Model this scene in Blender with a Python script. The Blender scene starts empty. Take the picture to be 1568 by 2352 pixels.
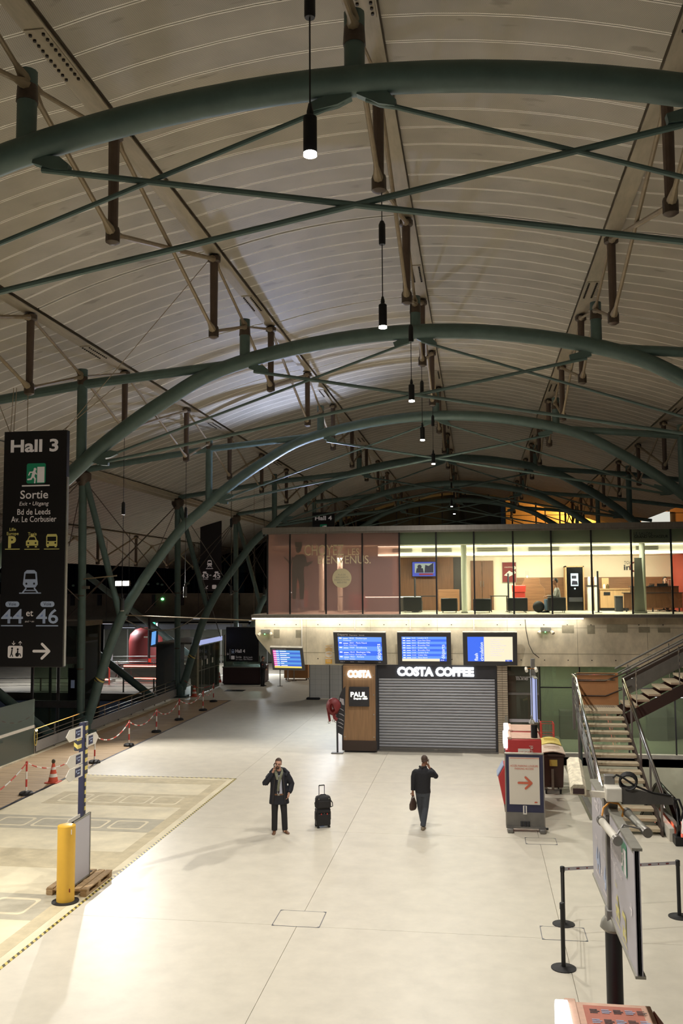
import bpy, bmesh, math, random
from mathutils import Vector, Matrix
random.seed(7)
S = bpy.context.scene
COL = S.collection
V = Vector
# ------------------------------------------------------------------ camera
CAM_F, CAM_H = 2100.0, 6.0
PSI, PITCH, ROLL = math.radians(8.374), math.radians(4.58), math.radians(0.3)
_f = V((-math.sin(PSI)*math.cos(PITCH), math.cos(PSI)*math.cos(PITCH), math.sin(PITCH)))
_r = V((math.cos(PSI), math.sin(PSI), 0)); _u = _r.cross(_f)
CR = _r*math.cos(ROLL) - _u*math.sin(ROLL); CU = _u*math.cos(ROLL) + _r*math.sin(ROLL); CF = _f
C0 = V((0, 0, CAM_H))
cd = bpy.data.cameras.new('camera'); cam = bpy.data.objects.new('camera', cd); COL.objects.link(cam)
cd.sensor_fit = 'HORIZONTAL'; cd.sensor_width = 24; cd.lens = CAM_F/1568*24; cd.clip_end = 500
cam.matrix_world = Matrix(((CR.x, CU.x, -CF.x, C0.x), (CR.y, CU.y, -CF.y, C0.y), (CR.z, CU.z, -CF.z, C0.z), (0, 0, 0, 1)))
S.camera = cam
def ray(x, y): return CF + CR*((x-784)/CAM_F) - CU*((y-1176)/CAM_F)
def G(x, y, z=0.0): d = ray(x, y); return C0 + d*((z-C0.z)/d.z)       # pixel -> point at height z
def PY(x, y, Y): d = ray(x, y); return C0 + d*(Y/d.y)                  # pixel -> point on the plane y = Y
def PX(x, y, X): d = ray(x, y); return C0 + d*(X/d.x)
# ------------------------------------------------------------------ world, exposure
S.view_settings.view_transform = 'Standard'; S.view_settings.look = 'None'
S.view_settings.exposure = 0.0; S.view_settings.gamma = 1.0; S.view_settings.use_curve_mapping = False
w = bpy.data.worlds.new('night'); S.world = w; w.use_nodes = True
w.node_tree.nodes['Background'].inputs[0].default_value = (0.020, 0.024, 0.034, 1)
w.node_tree.nodes['Background'].inputs[1].default_value = 0.35
WARM, NEUT, COOL = (1.0, .86, .66), (1.0, .962, .905), (.80, .88, 1.0)
def lamp(kind, name, loc, energy, color, parent=None, target=None, size=.3, angle=120, blend=.6, sy=None):
    d = bpy.data.lights.new(name, kind); d.energy = energy; d.color = color
    if kind == 'SPOT': d.spot_size = math.radians(angle); d.spot_blend = blend; d.shadow_soft_size = size
    elif kind == 'AREA':
        d.size = size
        if sy: d.shape = 'RECTANGLE'; d.size_y = sy
    else: d.shadow_soft_size = size
    o = bpy.data.objects.new(name, d); COL.objects.link(o)
    o.location = V(loc) - (wloc(parent) if parent else V((0, 0, 0))); o.parent = parent
    if target is not None: o.rotation_euler = (V(target)-V(loc)).to_track_quat('-Z', 'Y').to_euler()
    return o
# ------------------------------------------------------------------ materials
def lin(c):
    if isinstance(c, str): c = [int(c[i:i+2], 16)/255 for i in (0, 2, 4)]
    else: c = [x/255 for x in c]
    return tuple(((x+.055)/1.055)**2.4 if x > .04045 else x/12.92 for x in c)
MATS = {}
def M(name, col=(128, 128, 128), rough=.5, metal=0.0, spec=.5, noise=None, bump=None, emit=None, es=1.0, coat=0):
    m = bpy.data.materials.new(name); m.use_nodes = True; MATS[name] = m
    nt = m.node_tree; b = nt.nodes['Principled BSDF']; c = lin(col)
    b.inputs['Base Color'].default_value = (*c, 1); b.inputs['Roughness'].default_value = rough
    b.inputs['Metallic'].default_value = metal; b.inputs['Specular IOR Level'].default_value = spec
    if coat: b.inputs['Coat Weight'].default_value = coat
    if emit is not None:
        b.inputs['Emission Color'].default_value = (*(lin(emit) if max(emit) > 1 or isinstance(emit, str) else emit), 1); b.inputs['Emission Strength'].default_value = es
    if noise or bump:
        g = nt.nodes.new('ShaderNodeNewGeometry')
    if noise:
        sc, am = noise[0], noise[1]; stretch = noise[2] if len(noise) > 2 else (1, 1, 1)
        mp = nt.nodes.new('ShaderNodeMapping'); mp.inputs['Scale'].default_value = stretch
        n = nt.nodes.new('ShaderNodeTexNoise'); n.inputs['Scale'].default_value = sc; n.inputs['Detail'].default_value = 6; n.inputs['Roughness'].default_value = .62
        r = nt.nodes.new('ShaderNodeValToRGB'); r.color_ramp.elements[0].position = .3; r.color_ramp.elements[1].position = .7
        r.color_ramp.elements[0].color = (*[x*(1-am) for x in c], 1); r.color_ramp.elements[1].color = (*[min(1, x*(1+am)) for x in c], 1)
        nt.links.new(g.outputs['Position'], mp.inputs[0]); nt.links.new(mp.outputs[0], n.inputs['Vector']); nt.links.new(n.outputs['Fac'], r.inputs[0]); nt.links.new(r.outputs[0], b.inputs['Base Color'])
    if bump:
        n2 = nt.nodes.new('ShaderNodeTexNoise'); n2.inputs['Scale'].default_value = bump[0]; n2.inputs['Detail'].default_value = 5
        bp = nt.nodes.new('ShaderNodeBump'); bp.inputs['Strength'].default_value = bump[1]; bp.inputs['Distance'].default_value = .02
        nt.links.new(g.outputs['Position'], n2.inputs['Vector']); nt.links.new(n2.outputs['Fac'], bp.inputs['Height']); nt.links.new(bp.outputs[0], b.inputs['Normal'])
    return m
def GLASS(name, tint=(225, 235, 230), refl=1.0, body=0.0, bodycol=(200, 200, 200), rough=.02):
    m = bpy.data.materials.new(name); m.use_nodes = True; MATS[name] = m; nt = m.node_tree; nt.nodes.clear()
    o = nt.nodes.new('ShaderNodeOutputMaterial'); t = nt.nodes.new('ShaderNodeBsdfTransparent'); t.inputs[0].default_value = (*lin(tint), 1)
    gl = nt.nodes.new('ShaderNodeBsdfGlossy'); gl.inputs['Roughness'].default_value = rough; gl.inputs[0].default_value = (refl, refl, refl, 1)
    fr = nt.nodes.new('ShaderNodeFresnel'); fr.inputs[0].default_value = 1.45; mx = nt.nodes.new('ShaderNodeMixShader')
    nt.links.new(fr.outputs[0], mx.inputs[0]); src = t
    if body:
        df = nt.nodes.new('ShaderNodeBsdfDiffuse'); df.inputs[0].default_value = (*lin(bodycol), 1); m2 = nt.nodes.new('ShaderNodeMixShader'); m2.inputs[0].default_value = body
        nt.links.new(t.outputs[0], m2.inputs[1]); nt.links.new(df.outputs[0], m2.inputs[2]); src = m2
    nt.links.new(src.outputs[0], mx.inputs[1]); nt.links.new(gl.outputs[0], mx.inputs[2]); nt.links.new(mx.outputs[0], o.inputs[0])
    return m
def STRIPES(name, cols, period, axis=(1, 0, 0), rough=.5, duty=.5, emit=0):
    m = M(name, cols[0], rough); nt = m.node_tree; b = nt.nodes['Principled BSDF']
    g = nt.nodes.new('ShaderNodeNewGeometry'); d = nt.nodes.new('ShaderNodeVectorMath'); d.operation = 'DOT_PRODUCT'; d.inputs[1].default_value = axis
    a = nt.nodes.new('ShaderNodeMath'); a.operation = 'MULTIPLY'; a.inputs[1].default_value = 1/period
    fr = nt.nodes.new('ShaderNodeMath'); fr.operation = 'FRACT'; lt = nt.nodes.new('ShaderNodeMath'); lt.operation = 'LESS_THAN'; lt.inputs[1].default_value = duty
    mx = nt.nodes.new('ShaderNodeMix'); mx.data_type = 'RGBA'; mx.inputs['A'].default_value = (*lin(cols[0]), 1); mx.inputs['B'].default_value = (*lin(cols[1]), 1)
    nt.links.new(g.outputs['Position'], d.inputs[0]); nt.links.new(d.outputs['Value'], a.inputs[0]); nt.links.new(a.outputs[0], fr.inputs[0]); nt.links.new(fr.outputs[0], lt.inputs[0])
    nt.links.new(lt.outputs[0], mx.inputs['Factor']); nt.links.new(mx.outputs['Result'], b.inputs['Base Color'])
    return m
def LIT(name, col, es): return M(name, (0, 0, 0), .6, emit=col, es=es)
# the palette
M('terrazzo', (216, 208, 190), .42, spec=.4, noise=(2.2, .07), coat=.0)
M('terrazzo_joint', (120, 110, 92), .6)
M('screed', (224, 212, 180), .75, noise=(1.3, .14))
M('screed_patch', (202, 188, 154), .8, noise=(2.5, .16))
M('screed_grey', (184, 176, 154), .8, noise=(2.5, .14))
M('decking', (176, 150, 116), .6, noise=(3, .22, (.25, 3, 1)))
M('edge_metal', (110, 112, 122), .4, .7)
M('concrete', (206, 194, 166), .8, noise=(1.5, .30, (1, 1, .6)), bump=(5, .3))
M('concrete_patch', (143, 135, 112), .85, noise=(4, .2))
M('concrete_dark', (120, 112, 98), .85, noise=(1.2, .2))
M('arch_green', (88, 110, 106), .5, .0, noise=(3, .14))
M('post_brown', (92, 76, 66), .55, .0, noise=(5, .15))
M('rod_steel', (150, 134, 108), .5, .1, noise=(6, .15))
M('node_steel', (84, 72, 62), .5, .2, noise=(8, .25))
M('rib_steel', (174, 164, 144), .5, .0, noise=(9, .13, (1, .2, 1)))
M('bolt_dark', (60, 54, 48), .5, .3)
M('roof_deck', (44, 40, 35), .9)
M('black', (18, 18, 20), .5)
M('black_gloss', (14, 14, 16), .2)
M('charcoal', (46, 46, 50), .55, noise=(6, .15))
M('sign_black', (20, 19, 24), .45)
M('sign_grey', (112, 108, 112), .5)
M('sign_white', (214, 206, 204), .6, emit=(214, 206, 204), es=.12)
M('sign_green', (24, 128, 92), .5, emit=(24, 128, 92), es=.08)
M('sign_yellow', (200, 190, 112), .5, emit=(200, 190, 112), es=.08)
M('film_print', (196, 184, 148), .7)
M('porter_print', (96, 86, 78), .8)
M('concrete_green', (164, 164, 142), .8, noise=(1.2, .15))
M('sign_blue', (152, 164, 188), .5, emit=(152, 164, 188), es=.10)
M('white_paint', (226, 222, 212), .5)
M('off_white', (206, 200, 186), .6, noise=(7, .06))
M('dirty_white', (214, 204, 178), .6, noise=(16, .35))
M('steel', (170, 168, 164), .28, .9)
M('brushed', (150, 145, 138), .4, .8, noise=(12, .12, (1, 1, .2)))
M('chrome', (205, 203, 200), .12, 1.0)
M('grey_metal', (120, 117, 112), .5, .4, noise=(5, .12))
M('galv', (150, 147, 136), .5, .5, noise=(8, .12))
M('shutter_metal', (150, 151, 156), .42, .55, noise=(2, .08, (.2, 1, 1)))
M('navy', (44, 46, 74), .5)
M('red_paint', (186, 62, 60), .45, noise=(4, .06))
M('red_bright', (205, 66, 52), .5)
M('dusty_pink', (206, 168, 146), .8, noise=(6, .12))
M('red_dusty', (176, 108, 90), .75, noise=(5, .15))
M('dark_red', (112, 30, 28), .6)
M('orange_red', (196, 98, 72), .6)
M('poster_cream', (216, 208, 194), .5)
M('yellow_paint', (214, 168, 58), .45, noise=(2.5, .06))
M('rubber', (34, 32, 31), .7)
M('pallet_wood', (166, 138, 100), .8, noise=(4, .22, (4, 4, 14)))
M('oak', (150, 116, 82), .55, noise=(2.2, .2, (9, 9, .5)))
M('oak_light', (178, 140, 98), .55, noise=(3, .16, (9, 9, .4)))
M('walnut', (112, 76, 52), .5, noise=(3, .22, (9, 9, .5)))
M('walnut_h', (134, 94, 64), .5, noise=(3, .22, (.5, 9, 12)))
M('ply', (178, 126, 82), .65, noise=(2, .08))
M('beige_wall', (228, 212, 188), .7)
M('lounge_grey', (222, 222, 204), .7)
M('lounge_ceiling', (236, 226, 206), .8)
M('dark_panel', (58, 50, 46), .5)
M('red_wall', (196, 84, 68), .7)
M('leather', (40, 40, 42), .4)
M('skin', (206, 158, 134), .55)
M('skin_dark', (150, 104, 80), .55)
M('hair_brown', (74, 56, 46), .7)
M('hair_dark', (34, 28, 26), .6)
M('coat_navy', (26, 27, 36), .75, noise=(30, .2))
M('coat_trim', (52, 46, 44), .8)
M('coat_black', (30, 30, 35), .8, noise=(30, .15))
M('trousers', (34, 33, 35), .75, noise=(25, .15))
M('trousers_grey', (66, 70, 78), .8, noise=(25, .1))
M('jeans', (86, 104, 122), .8)
M('shirt', (176, 178, 192), .7)
M('scarf', (122, 124, 104), .9, noise=(60, .5))
M('tie', (50, 38, 42), .6)
M('shoe_brown', (112, 76, 50), .4)
M('shoe_tan', (136, 122, 102), .6)
M('bag_black', (30, 28, 29), .7, noise=(20, .2))
M('bag_red', (190, 56, 48), .5)
M('bag_blue', (70, 96, 160), .4)
M('cone_red', (206, 84, 58), .5)
M('white_band', (232, 226, 214), .5)
M('chain_red', (202, 76, 66), .5)
M('brick_tan', (172, 158, 138), .7, noise=(7, .12))
M('mortar', (96, 86, 74), .9)
M('bin_brown', (72, 52, 42), .55)
M('lid_yellow', (222, 200, 106), .5)
M('lid_pink', (212, 190, 170), .6)
M('kiosk_brown', (58, 34, 34), .5)
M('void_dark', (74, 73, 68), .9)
M('brown_frame', (60, 46, 38), .6)
M('tape_yellow', (206, 186, 92), .6)
M('tape_black', (70, 62, 42), .6)
M('grey_paint', (130, 126, 118), .55)
M('banner_grey', (160, 160, 146), .7)
M('outer_wall', (196, 150, 96), .85, noise=(.6, .12))
M('wifi_orange', (220, 168, 66), .6)
M('cable_orange', (206, 140, 50), .5)
M('screen_frame', (52, 52, 56), .45)
M('text_pale', (200, 196, 232), .5, emit=(200, 196, 232), es=.8)
LIT('led_white', (1.0, .95, .85), 12); LIT('lamp_small', (1.0, .93, .8), 2.5); LIT('led_cool', (.90, .95, 1.0), 6.5); LIT('lamp_face', (1.0, .95, .84), 60)
LIT('flood_face', (1.0, .97, .90), 45); LIT('led_red', (1.0, .14, .09), 16); LIT('led_green', (.15, 1.0, .25), 8)
LIT('cove_light', (1.0, .90, .74), 9); LIT('paul_light', (1.0, .98, .82), 4.0)
LIT('scr_blue', (60, 104, 226), 1.25); LIT('scr_blue_b', (96, 144, 242), 1.3); LIT('scr_deep', (48, 84, 210), 1.0); LIT('scr_cream', (252, 238, 204), 1.05)
LIT('scr_text', (236, 240, 255), 1.3); LIT('scr_magenta', (222, 56, 160), 1.0); LIT('scr_yellow', (244, 220, 110), 1.1); LIT('scr_cyan', (92, 160, 232), 1.0); LIT('scr_cyan_b', (64, 110, 214), 1.0)
LIT('scr_pale', (226, 226, 214), .9); LIT('tv_blue', (90, 100, 230), 1.1); LIT('tv_dark', (52, 46, 84), .8); LIT('tv_red', (190, 40, 60), 1.0); LIT('machine_white', (.93, .96, 1.0), 3.2)
LIT('panel_glow', (176, 186, 236), .85); LIT('pharmacy', (.1, .9, .5), 2.5); LIT('shop_light', (.86, .92, 1.0), 2.2); LIT('town_light', (1.0, .62, .3), 5); LIT('tree_glow', (120, 190, 190), .35)
GLASS('glass_clear', (222, 230, 224), .9); GLASS('glass_green', (178, 190, 174), .9, .16, (150, 156, 138)); GLASS('glass_dark', (130, 134, 124), .8, .3, (112, 112, 100))
GLASS('glass_film', (226, 208, 203), .9, .42, (184, 156, 149)); GLASS('glass_frost', (190, 204, 196), .8, .28, (150, 164, 152)); GLASS('glass_night', (70, 84, 92), .6, .3, (26, 32, 34))
STRIPES('hazard', ((206, 188, 104), (84, 76, 54)), .11, (.707, .707, 0)); STRIPES('hazard_v', ((214, 196, 108), (58, 58, 66)), .13, (.6, 0, .8))
STRIPES('redwhite_v', ((196, 62, 54), (236, 230, 220)), .44, (0, 0, 1)); STRIPES('redwhite_y', ((206, 84, 72), (236, 230, 220)), .62, (0, 1, 0))
STRIPES('ribbed', ((168, 165, 160), (120, 117, 112)), .05, (0, 0, 1), .45); STRIPES('belt', ((196, 192, 190), (160, 120, 116)), .23, (1, 0, 0), .6, .75)
# perforated roof cladding: uv in metres, v runs across the panel
def roof_mat():
    m = M('roof_panel', (168, 152, 128), .55, .0, spec=.35); nt = m.node_tree; b = nt.nodes['Principled BSDF']; L = nt.links.new
    uv = nt.nodes.new('ShaderNodeUVMap'); sx = nt.nodes.new('ShaderNodeSeparateXYZ'); L(uv.outputs[0], sx.inputs[0])
    def mth(op, a, bb=None):
        n = nt.nodes.new('ShaderNodeMath'); n.operation = op
        for i, k in enumerate((a, bb)):
            if k is None: continue
            if isinstance(k, (int, float)): n.inputs[i].default_value = k
            else: L(k, n.inputs[i])
        return n.outputs[0]
    hx = mth('SINE', mth('MULTIPLY', sx.outputs[0], 2*math.pi/.034)); hy = mth('SINE', mth('MULTIPLY', sx.outputs[1], 2*math.pi/.034))
    holes = mth('GREATER_THAN', mth('MULTIPLY', hx, hy), .12)
    edge = mth('LESS_THAN', mth('ABSOLUTE', mth('SUBTRACT', sx.outputs[1], .3275)), .302)
    holes = mth('MULTIPLY', holes, edge)
    g = nt.nodes.new('ShaderNodeNewGeometry'); n = nt.nodes.new('ShaderNodeTexNoise'); n.inputs['Scale'].default_value = 1.1; n.inputs['Detail'].default_value = 5; L(g.outputs['Position'], n.inputs['Vector'])
    n2 = nt.nodes.new('ShaderNodeTexNoise'); n2.inputs['Scale'].default_value = 2.3; n2.inputs['Detail'].default_value = 2
    mp = nt.nodes.new('ShaderNodeMapping'); mp.inputs['Scale'].default_value = (.6, 1.6, 1); L(g.outputs['Position'], mp.inputs[0]); L(mp.outputs[0], n2.inputs['Vector'])
    stain = nt.nodes.new('ShaderNodeMapRange'); stain.inputs[1].default_value = .66; stain.inputs[2].default_value = .74; L(n2.outputs['Fac'], stain.inputs[0])
    base = nt.nodes.new('ShaderNodeValToRGB'); base.color_ramp.elements[0].position = .3; base.color_ramp.elements[1].position = .7
    c = lin((194, 187, 173)); base.color_ramp.elements[0].color = (*[x*.86 for x in c], 1); base.color_ramp.elements[1].color = (*[x*1.06 for x in c], 1); L(n.outputs['Fac'], base.inputs[0])
    m1 = nt.nodes.new('ShaderNodeMix'); m1.data_type = 'RGBA'; m1.blend_type = 'MULTIPLY'; L(holes, m1.inputs['Factor']); L(base.outputs[0], m1.inputs['A']); m1.inputs['B'].default_value = (.55, .54, .52, 1)
    m2 = nt.nodes.new('ShaderNodeMix'); m2.data_type = 'RGBA'; m2.blend_type = 'MULTIPLY'; L(mth('MULTIPLY', stain.outputs[0], .45), m2.inputs['Factor']); L(m1.outputs['Result'], m2.inputs['A']); m2.inputs['B'].default_value = (.4, .36, .3, 1)
    m3 = nt.nodes.new('ShaderNodeMix'); m3.data_type = 'RGBA'; L(edge, m3.inputs['Factor']); m3.inputs['A'].default_value = (*lin((242, 237, 226)), 1); L(m2.outputs['Result'], m3.inputs['B'])
    L(m3.outputs['Result'], b.inputs['Base Color'])
roof_mat()
# ------------------------------------------------------------------ mesh builder
def wloc(o):
    p = V((0, 0, 0))
    while o is not None: p = p + o.location; o = o.parent
    return p
class MB:
    def __init__(s): s.v = []; s.f = []; s.m = []; s.cur = 0
    def add(s, vs, fs):
        k = len(s.v); s.v += [tuple(p) for p in vs]; s.f += [tuple(i+k for i in f) for f in fs]; s.m += [s.cur]*len(fs); return s
    def mat(s, i): s.cur = i; return s
    def bx(s, x0, x1, y0, y1, z0, z1):
        return s.add([(x0, y0, z0), (x1, y0, z0), (x1, y1, z0), (x0, y1, z0), (x0, y0, z1), (x1, y0, z1), (x1, y1, z1), (x0, y1, z1)],
                     [(0, 3, 2, 1), (4, 5, 6, 7), (0, 1, 5, 4), (1, 2, 6, 5), (2, 3, 7, 6), (3, 0, 4, 7)])
    def box(s, c, d, rz=0, taper=1.0, R=None):
        k = len(s.v); s.bx(-d[0]/2, d[0]/2, -d[1]/2, d[1]/2, -d[2]/2, d[2]/2)
        R = R or Matrix.Rotation(rz, 3, 'Z')
        for i in range(k, len(s.v)):
            p = V(s.v[i])
            if p.z < 0 and taper != 1: p.x *= taper; p.y *= taper
            s.v[i] = tuple(R @ p + V(c))
        return s
    def beam(s, p, q, w, h, up=(0, 0, 1)):
        p = V(p); q = V(q); d = (q-p).normalized(); sd = d.cross(V(up)).normalized(); u2 = sd.cross(d)
        c = [p+sd*a*w/2+u2*b*h/2 for a, b in ((-1, -1), (1, -1), (1, 1), (-1, 1))]; e = [x+(q-p) for x in c]
        return s.add(c+e, [(0, 1, 2, 3), (7, 6, 5, 4), (0, 4, 5, 1), (1, 5, 6, 2), (2, 6, 7, 3), (3, 7, 4, 0)])
    def path(s, pts, r, n=8, closed=False, cap=True, sq=(1, 1)):
        pts = [V(p) for p in pts]; N = len(pts); rs = r if isinstance(r, (list, tuple)) else [r]*N
        rings = []; nrm = None
        for i, p in enumerate(pts):
            a = pts[i-1] if i or closed else p; b = pts[(i+1) % N] if i < N-1 or closed else p
            d = (b-a).normalized()
            if nrm is None: nrm = d.orthogonal().normalized() if abs(d.z) > .9 else d.cross(V((0, 0, 1))).normalized()
            nrm = (nrm - d*nrm.dot(d)).normalized(); bn = d.cross(nrm)
            rings.append([p + nrm*(math.cos(t)*rs[i]*sq[0]) + bn*(math.sin(t)*rs[i]*sq[1]) for t in [2*math.pi*j/n for j in range(n)]])
        return s.loft(rings, cap and not closed, closed)
    def tube(s, p, q, r, r2=None, n=10): return s.path([p, q], [r, r if r2 is None else r2], n)
    def loft(s, rings, cap=True, closed=False):
        n = len(rings[0]); vs = [p for r in rings for p in r]; fs = []; N = len(rings)
        for i in range(N if closed else N-1):
            j = (i+1) % N
            for k in range(n): fs.append((i*n+k, i*n+(k+1) % n, j*n+(k+1) % n, j*n+k))
        if cap: fs.append(tuple(reversed(range(n)))); fs.append(tuple((N-1)*n+k for k in range(n)))
        return s.add(vs, fs)
    def lathe(s, prof, c=(0, 0, 0), n=16):
        c = V(c); return s.loft([[c+V((r*math.cos(2*math.pi*k/n), r*math.sin(2*math.pi*k/n), z)) for k in range(n)] for r, z in prof])
    def prism(s, poly, o, u, v, t):
        o = V(o); u = V(u); v = V(v); nn = u.cross(v).normalized()*t; n = len(poly)
        a = [o+u*x+v*y for x, y in poly]; vs = a+[p+nn for p in a]
        area = sum(poly[i][0]*poly[(i+1) % n][1]-poly[(i+1) % n][0]*poly[i][1] for i in range(n))
        fs = [tuple(reversed(range(n))), tuple(range(n, 2*n))]+[(i, (i+1) % n, n+(i+1) % n, n+i) for i in range(n)]
        if (area < 0) != (t < 0): fs = [tuple(reversed(f)) for f in fs]
        return s.add(vs, fs)
    def poly(s, pts): return s.add(pts, [tuple(range(len(pts)))])
    def ell(s, c, r, R=None, n=14, m=10):
        c = V(c); rings = []
        for i in range(m+1):
            a = -math.pi/2+math.pi*i/m; cr = max(math.cos(a), .02)
            ring = []
            for k in range(n):
                t = 2*math.pi*k/n; p = V((r[0]*cr*math.cos(t), r[1]*cr*math.sin(t), r[2]*math.sin(a)))
                ring.append((R @ p if R else p)+c)
            rings.append(ring)
        return s.loft(rings)
    def build(s, name, mat, parent=None, smooth=35, bevel=0, world=True, label=None, loc=None):
        me = bpy.data.meshes.new(name); vs = s.v
        if parent is None:
            if loc is None:
                xs = [p[0] for p in vs]; ys = [p[1] for p in vs]; zs = [p[2] for p in vs]; loc = ((min(xs)+max(xs))/2, (min(ys)+max(ys))/2, min(zs))
            off = V(loc) if world else V((0, 0, 0))
        else: off = wloc(parent) if world else V((0, 0, 0))
        me.from_pydata([(p[0]-off.x, p[1]-off.y, p[2]-off.z) for p in vs], [], s.f)
        for mm in (mat if isinstance(mat, (list, tuple)) else [mat]): me.materials.append(MATS[mm])
        if isinstance(mat, (list, tuple)): me.polygons.foreach_set('material_index', s.m)
        o = bpy.data.objects.new(name, me); COL.objects.link(o)
        if parent is None: o.location = loc
        else: o.parent = parent
        if smooth: me.shade_smooth(); me.set_sharp_from_angle(angle=math.radians(smooth))
        if bevel: b = o.modifiers.new('bevel', 'BEVEL'); b.width = bevel; b.segments = 2; b.limit_method = 'ANGLE'; b.angle_limit = .9
        if label: o['label'] = label
        return o
def thing(name, label, cat, loc=(0, 0, 0), group=None, rz=0):
    o = bpy.data.objects.new(name, None); COL.objects.link(o); o.location = loc; o.rotation_euler.z = rz; o.empty_display_size = .2
    o['label'] = label; o['category'] = cat
    if group: o['group'] = group
    return o
def tag(o, label, cat, group=None):
    o['label'] = label; o['category'] = cat
    if group: o['group'] = group
    return o
def struct(o): o['kind'] = 'structure'; return o
def sempty(name, loc=(0, 0, 0)):
    o = bpy.data.objects.new(name, None); COL.objects.link(o); o.location = loc; o['kind'] = 'structure'; return o
def dup(o, loc=None, label=None, parent=None, rz=None):
    c = o.copy(); COL.objects.link(c); c.parent = parent
    if loc is not None: c.location = loc
    if rz is not None: c.rotation_euler.z = rz
    if label: c['label'] = label
    for ch in o.children: dup(ch, parent=c)
    return c
B = MB
X_, Y_, Z_ = V((1, 0, 0)), V((0, 1, 0)), V((0, 0, 1))
def text(parent, s, o, h, mat, u=X_, v=Z_, align='L', width=None, bold=0.0, shear=0.0, lift=.004, name='lettering', world=True, space=1.0, depth=0.0, letters=False):
    if '\n' in s:
        for i_, ln in enumerate(s.split('\n')): text(parent, ln, V(o)-V(v).normalized()*(h*1.35*i_), h, mat, u, v, align, width, bold, shear, lift, name, world, space, depth)
        return None
    c = bpy.data.curves.new(name, 'FONT'); c.body = s; c.size = 1; c.resolution_u = 3; c.offset = bold; c.shear = shear; c.space_character = space; c.space_line = 1.0; c.extrude = depth
    t = bpy.data.objects.new('tmp', c); me = bpy.data.meshes.new_from_object(t)
    bpy.data.objects.remove(t); bpy.data.curves.remove(c)
    vs = [vv.co.copy() for vv in me.vertices]
    if not vs: return None
    x0 = min(p.x for p in vs); x1 = max(p.x for p in vs); k = h/.70; kx = width/(x1-x0) if width else k
    sh = {'L': -x0, 'C': -(x0+x1)/2, 'R': -x1}[align]
    u = V(u).normalized(); v = V(v).normalized(); n = u.cross(v); off = wloc(parent) if world else V((0, 0, 0)); o = V(o)
    for vv in me.vertices: p = vv.co; vv.co = o+u*((p.x+sh)*kx)+v*(p.y*k)+n*(lift+p.z*(1 if depth else 0))-off
    me.materials.clear(); me.materials.append(MATS[mat]); me.name = name
    if letters:
        nv = len(me.vertices); root = list(range(nv))
        def find(i):
            while root[i] != i: root[i] = root[root[i]]; i = root[i]
            return i
        for e in me.edges: root[find(e.vertices[0])] = find(e.vertices[1])
        # front, back and sides of one letter are separate shells: join shells whose extents along u nearly coincide
        gr = {}
        for i in range(nv): gr.setdefault(find(i), []).append(i)
        ext = sorted((min((me.vertices[i].co).dot(u) for i in ids), max((me.vertices[i].co).dot(u) for i in ids), ids) for ids in gr.values()); out = []
        for a_, b_, ids in ext:
            if out and min(b_, out[-1][1])-max(a_, out[-1][0]) > .5*min(b_-a_, out[-1][1]-out[-1][0]): out[-1][1] = max(b_, out[-1][1]); out[-1][2].extend(ids)
            else: out.append([a_, b_, list(ids)])
        for a_, b_, ids in out:
            mp = {j: k_ for k_, j in enumerate(ids)}; m2 = bpy.data.meshes.new('letter'); m2.from_pydata([me.vertices[j].co.copy() for j in ids], [], [tuple(mp[j] for j in p.vertices) for p in me.polygons if p.vertices[0] in mp]); m2.materials.append(MATS[mat])
            ob = bpy.data.objects.new('letter', m2); COL.objects.link(ob); ob.parent = parent
        return None
    ob = bpy.data.objects.new(name, me); COL.objects.link(ob); ob.parent = parent
    return ob
def rrect(w, h, r, n=4):
    out = []
    for cx, cy, a0 in ((w/2-r, h/2-r, 0), (-w/2+r, h/2-r, 90), (-w/2+r, -h/2+r, 180), (w/2-r, -h/2+r, 270)):
        for i in range(n+1): a = math.radians(a0+90*i/n); out.append((cx+r*math.cos(a), cy+r*math.sin(a)))
    return out
def circ(r, n=16, cx=0, cy=0): return [(cx+r*math.cos(2*math.pi*i/n), cy+r*math.sin(2*math.pi*i/n)) for i in range(n)]
def stroke(p, q, w):
    p = V((p[0], p[1])); q = V((q[0], q[1])); d = (q-p).normalized(); n = V((-d.y, d.x))*(w/2); out = []
    a0 = math.atan2(d.y, d.x)
    for base, st in ((q, a0-math.pi/2), (p, a0+math.pi/2)):
        for i in range(5): a = st+math.pi*i/4; out.append((base.x+math.cos(a)*w/2, base.y+math.sin(a)*w/2))
    return out
class Flat:                                   # flat print on a sign: polygons in the sign's own plane
    def __init__(s, o, u=X_, v=Z_, lift=.004): s.o = V(o); s.u = V(u).normalized(); s.v = V(v).normalized(); s.n = s.u.cross(s.v); s.lift = lift; s.k = 0; s.mb = MB()
    def p(s, poly, up=0):
        s.k += 1; s.mb.poly([s.o+s.u*x+s.v*y+s.n*(s.lift+up*.002+math.copysign(.00025, s.lift)*s.k) for x, y in poly]); return s
    def build(s, name, mat, parent, world=True): return s.mb.build(name, mat, parent, smooth=0, world=world)
def wires(parent, lst, r=.009):
    for a, b in lst: MB().tube(a, b, r, n=5).build('suspension_wire', 'rod_steel', parent)
def off(poly, dx, dy, k=1.0): return [(x*k+dx, y*k+dy) for x, y in poly]
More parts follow.
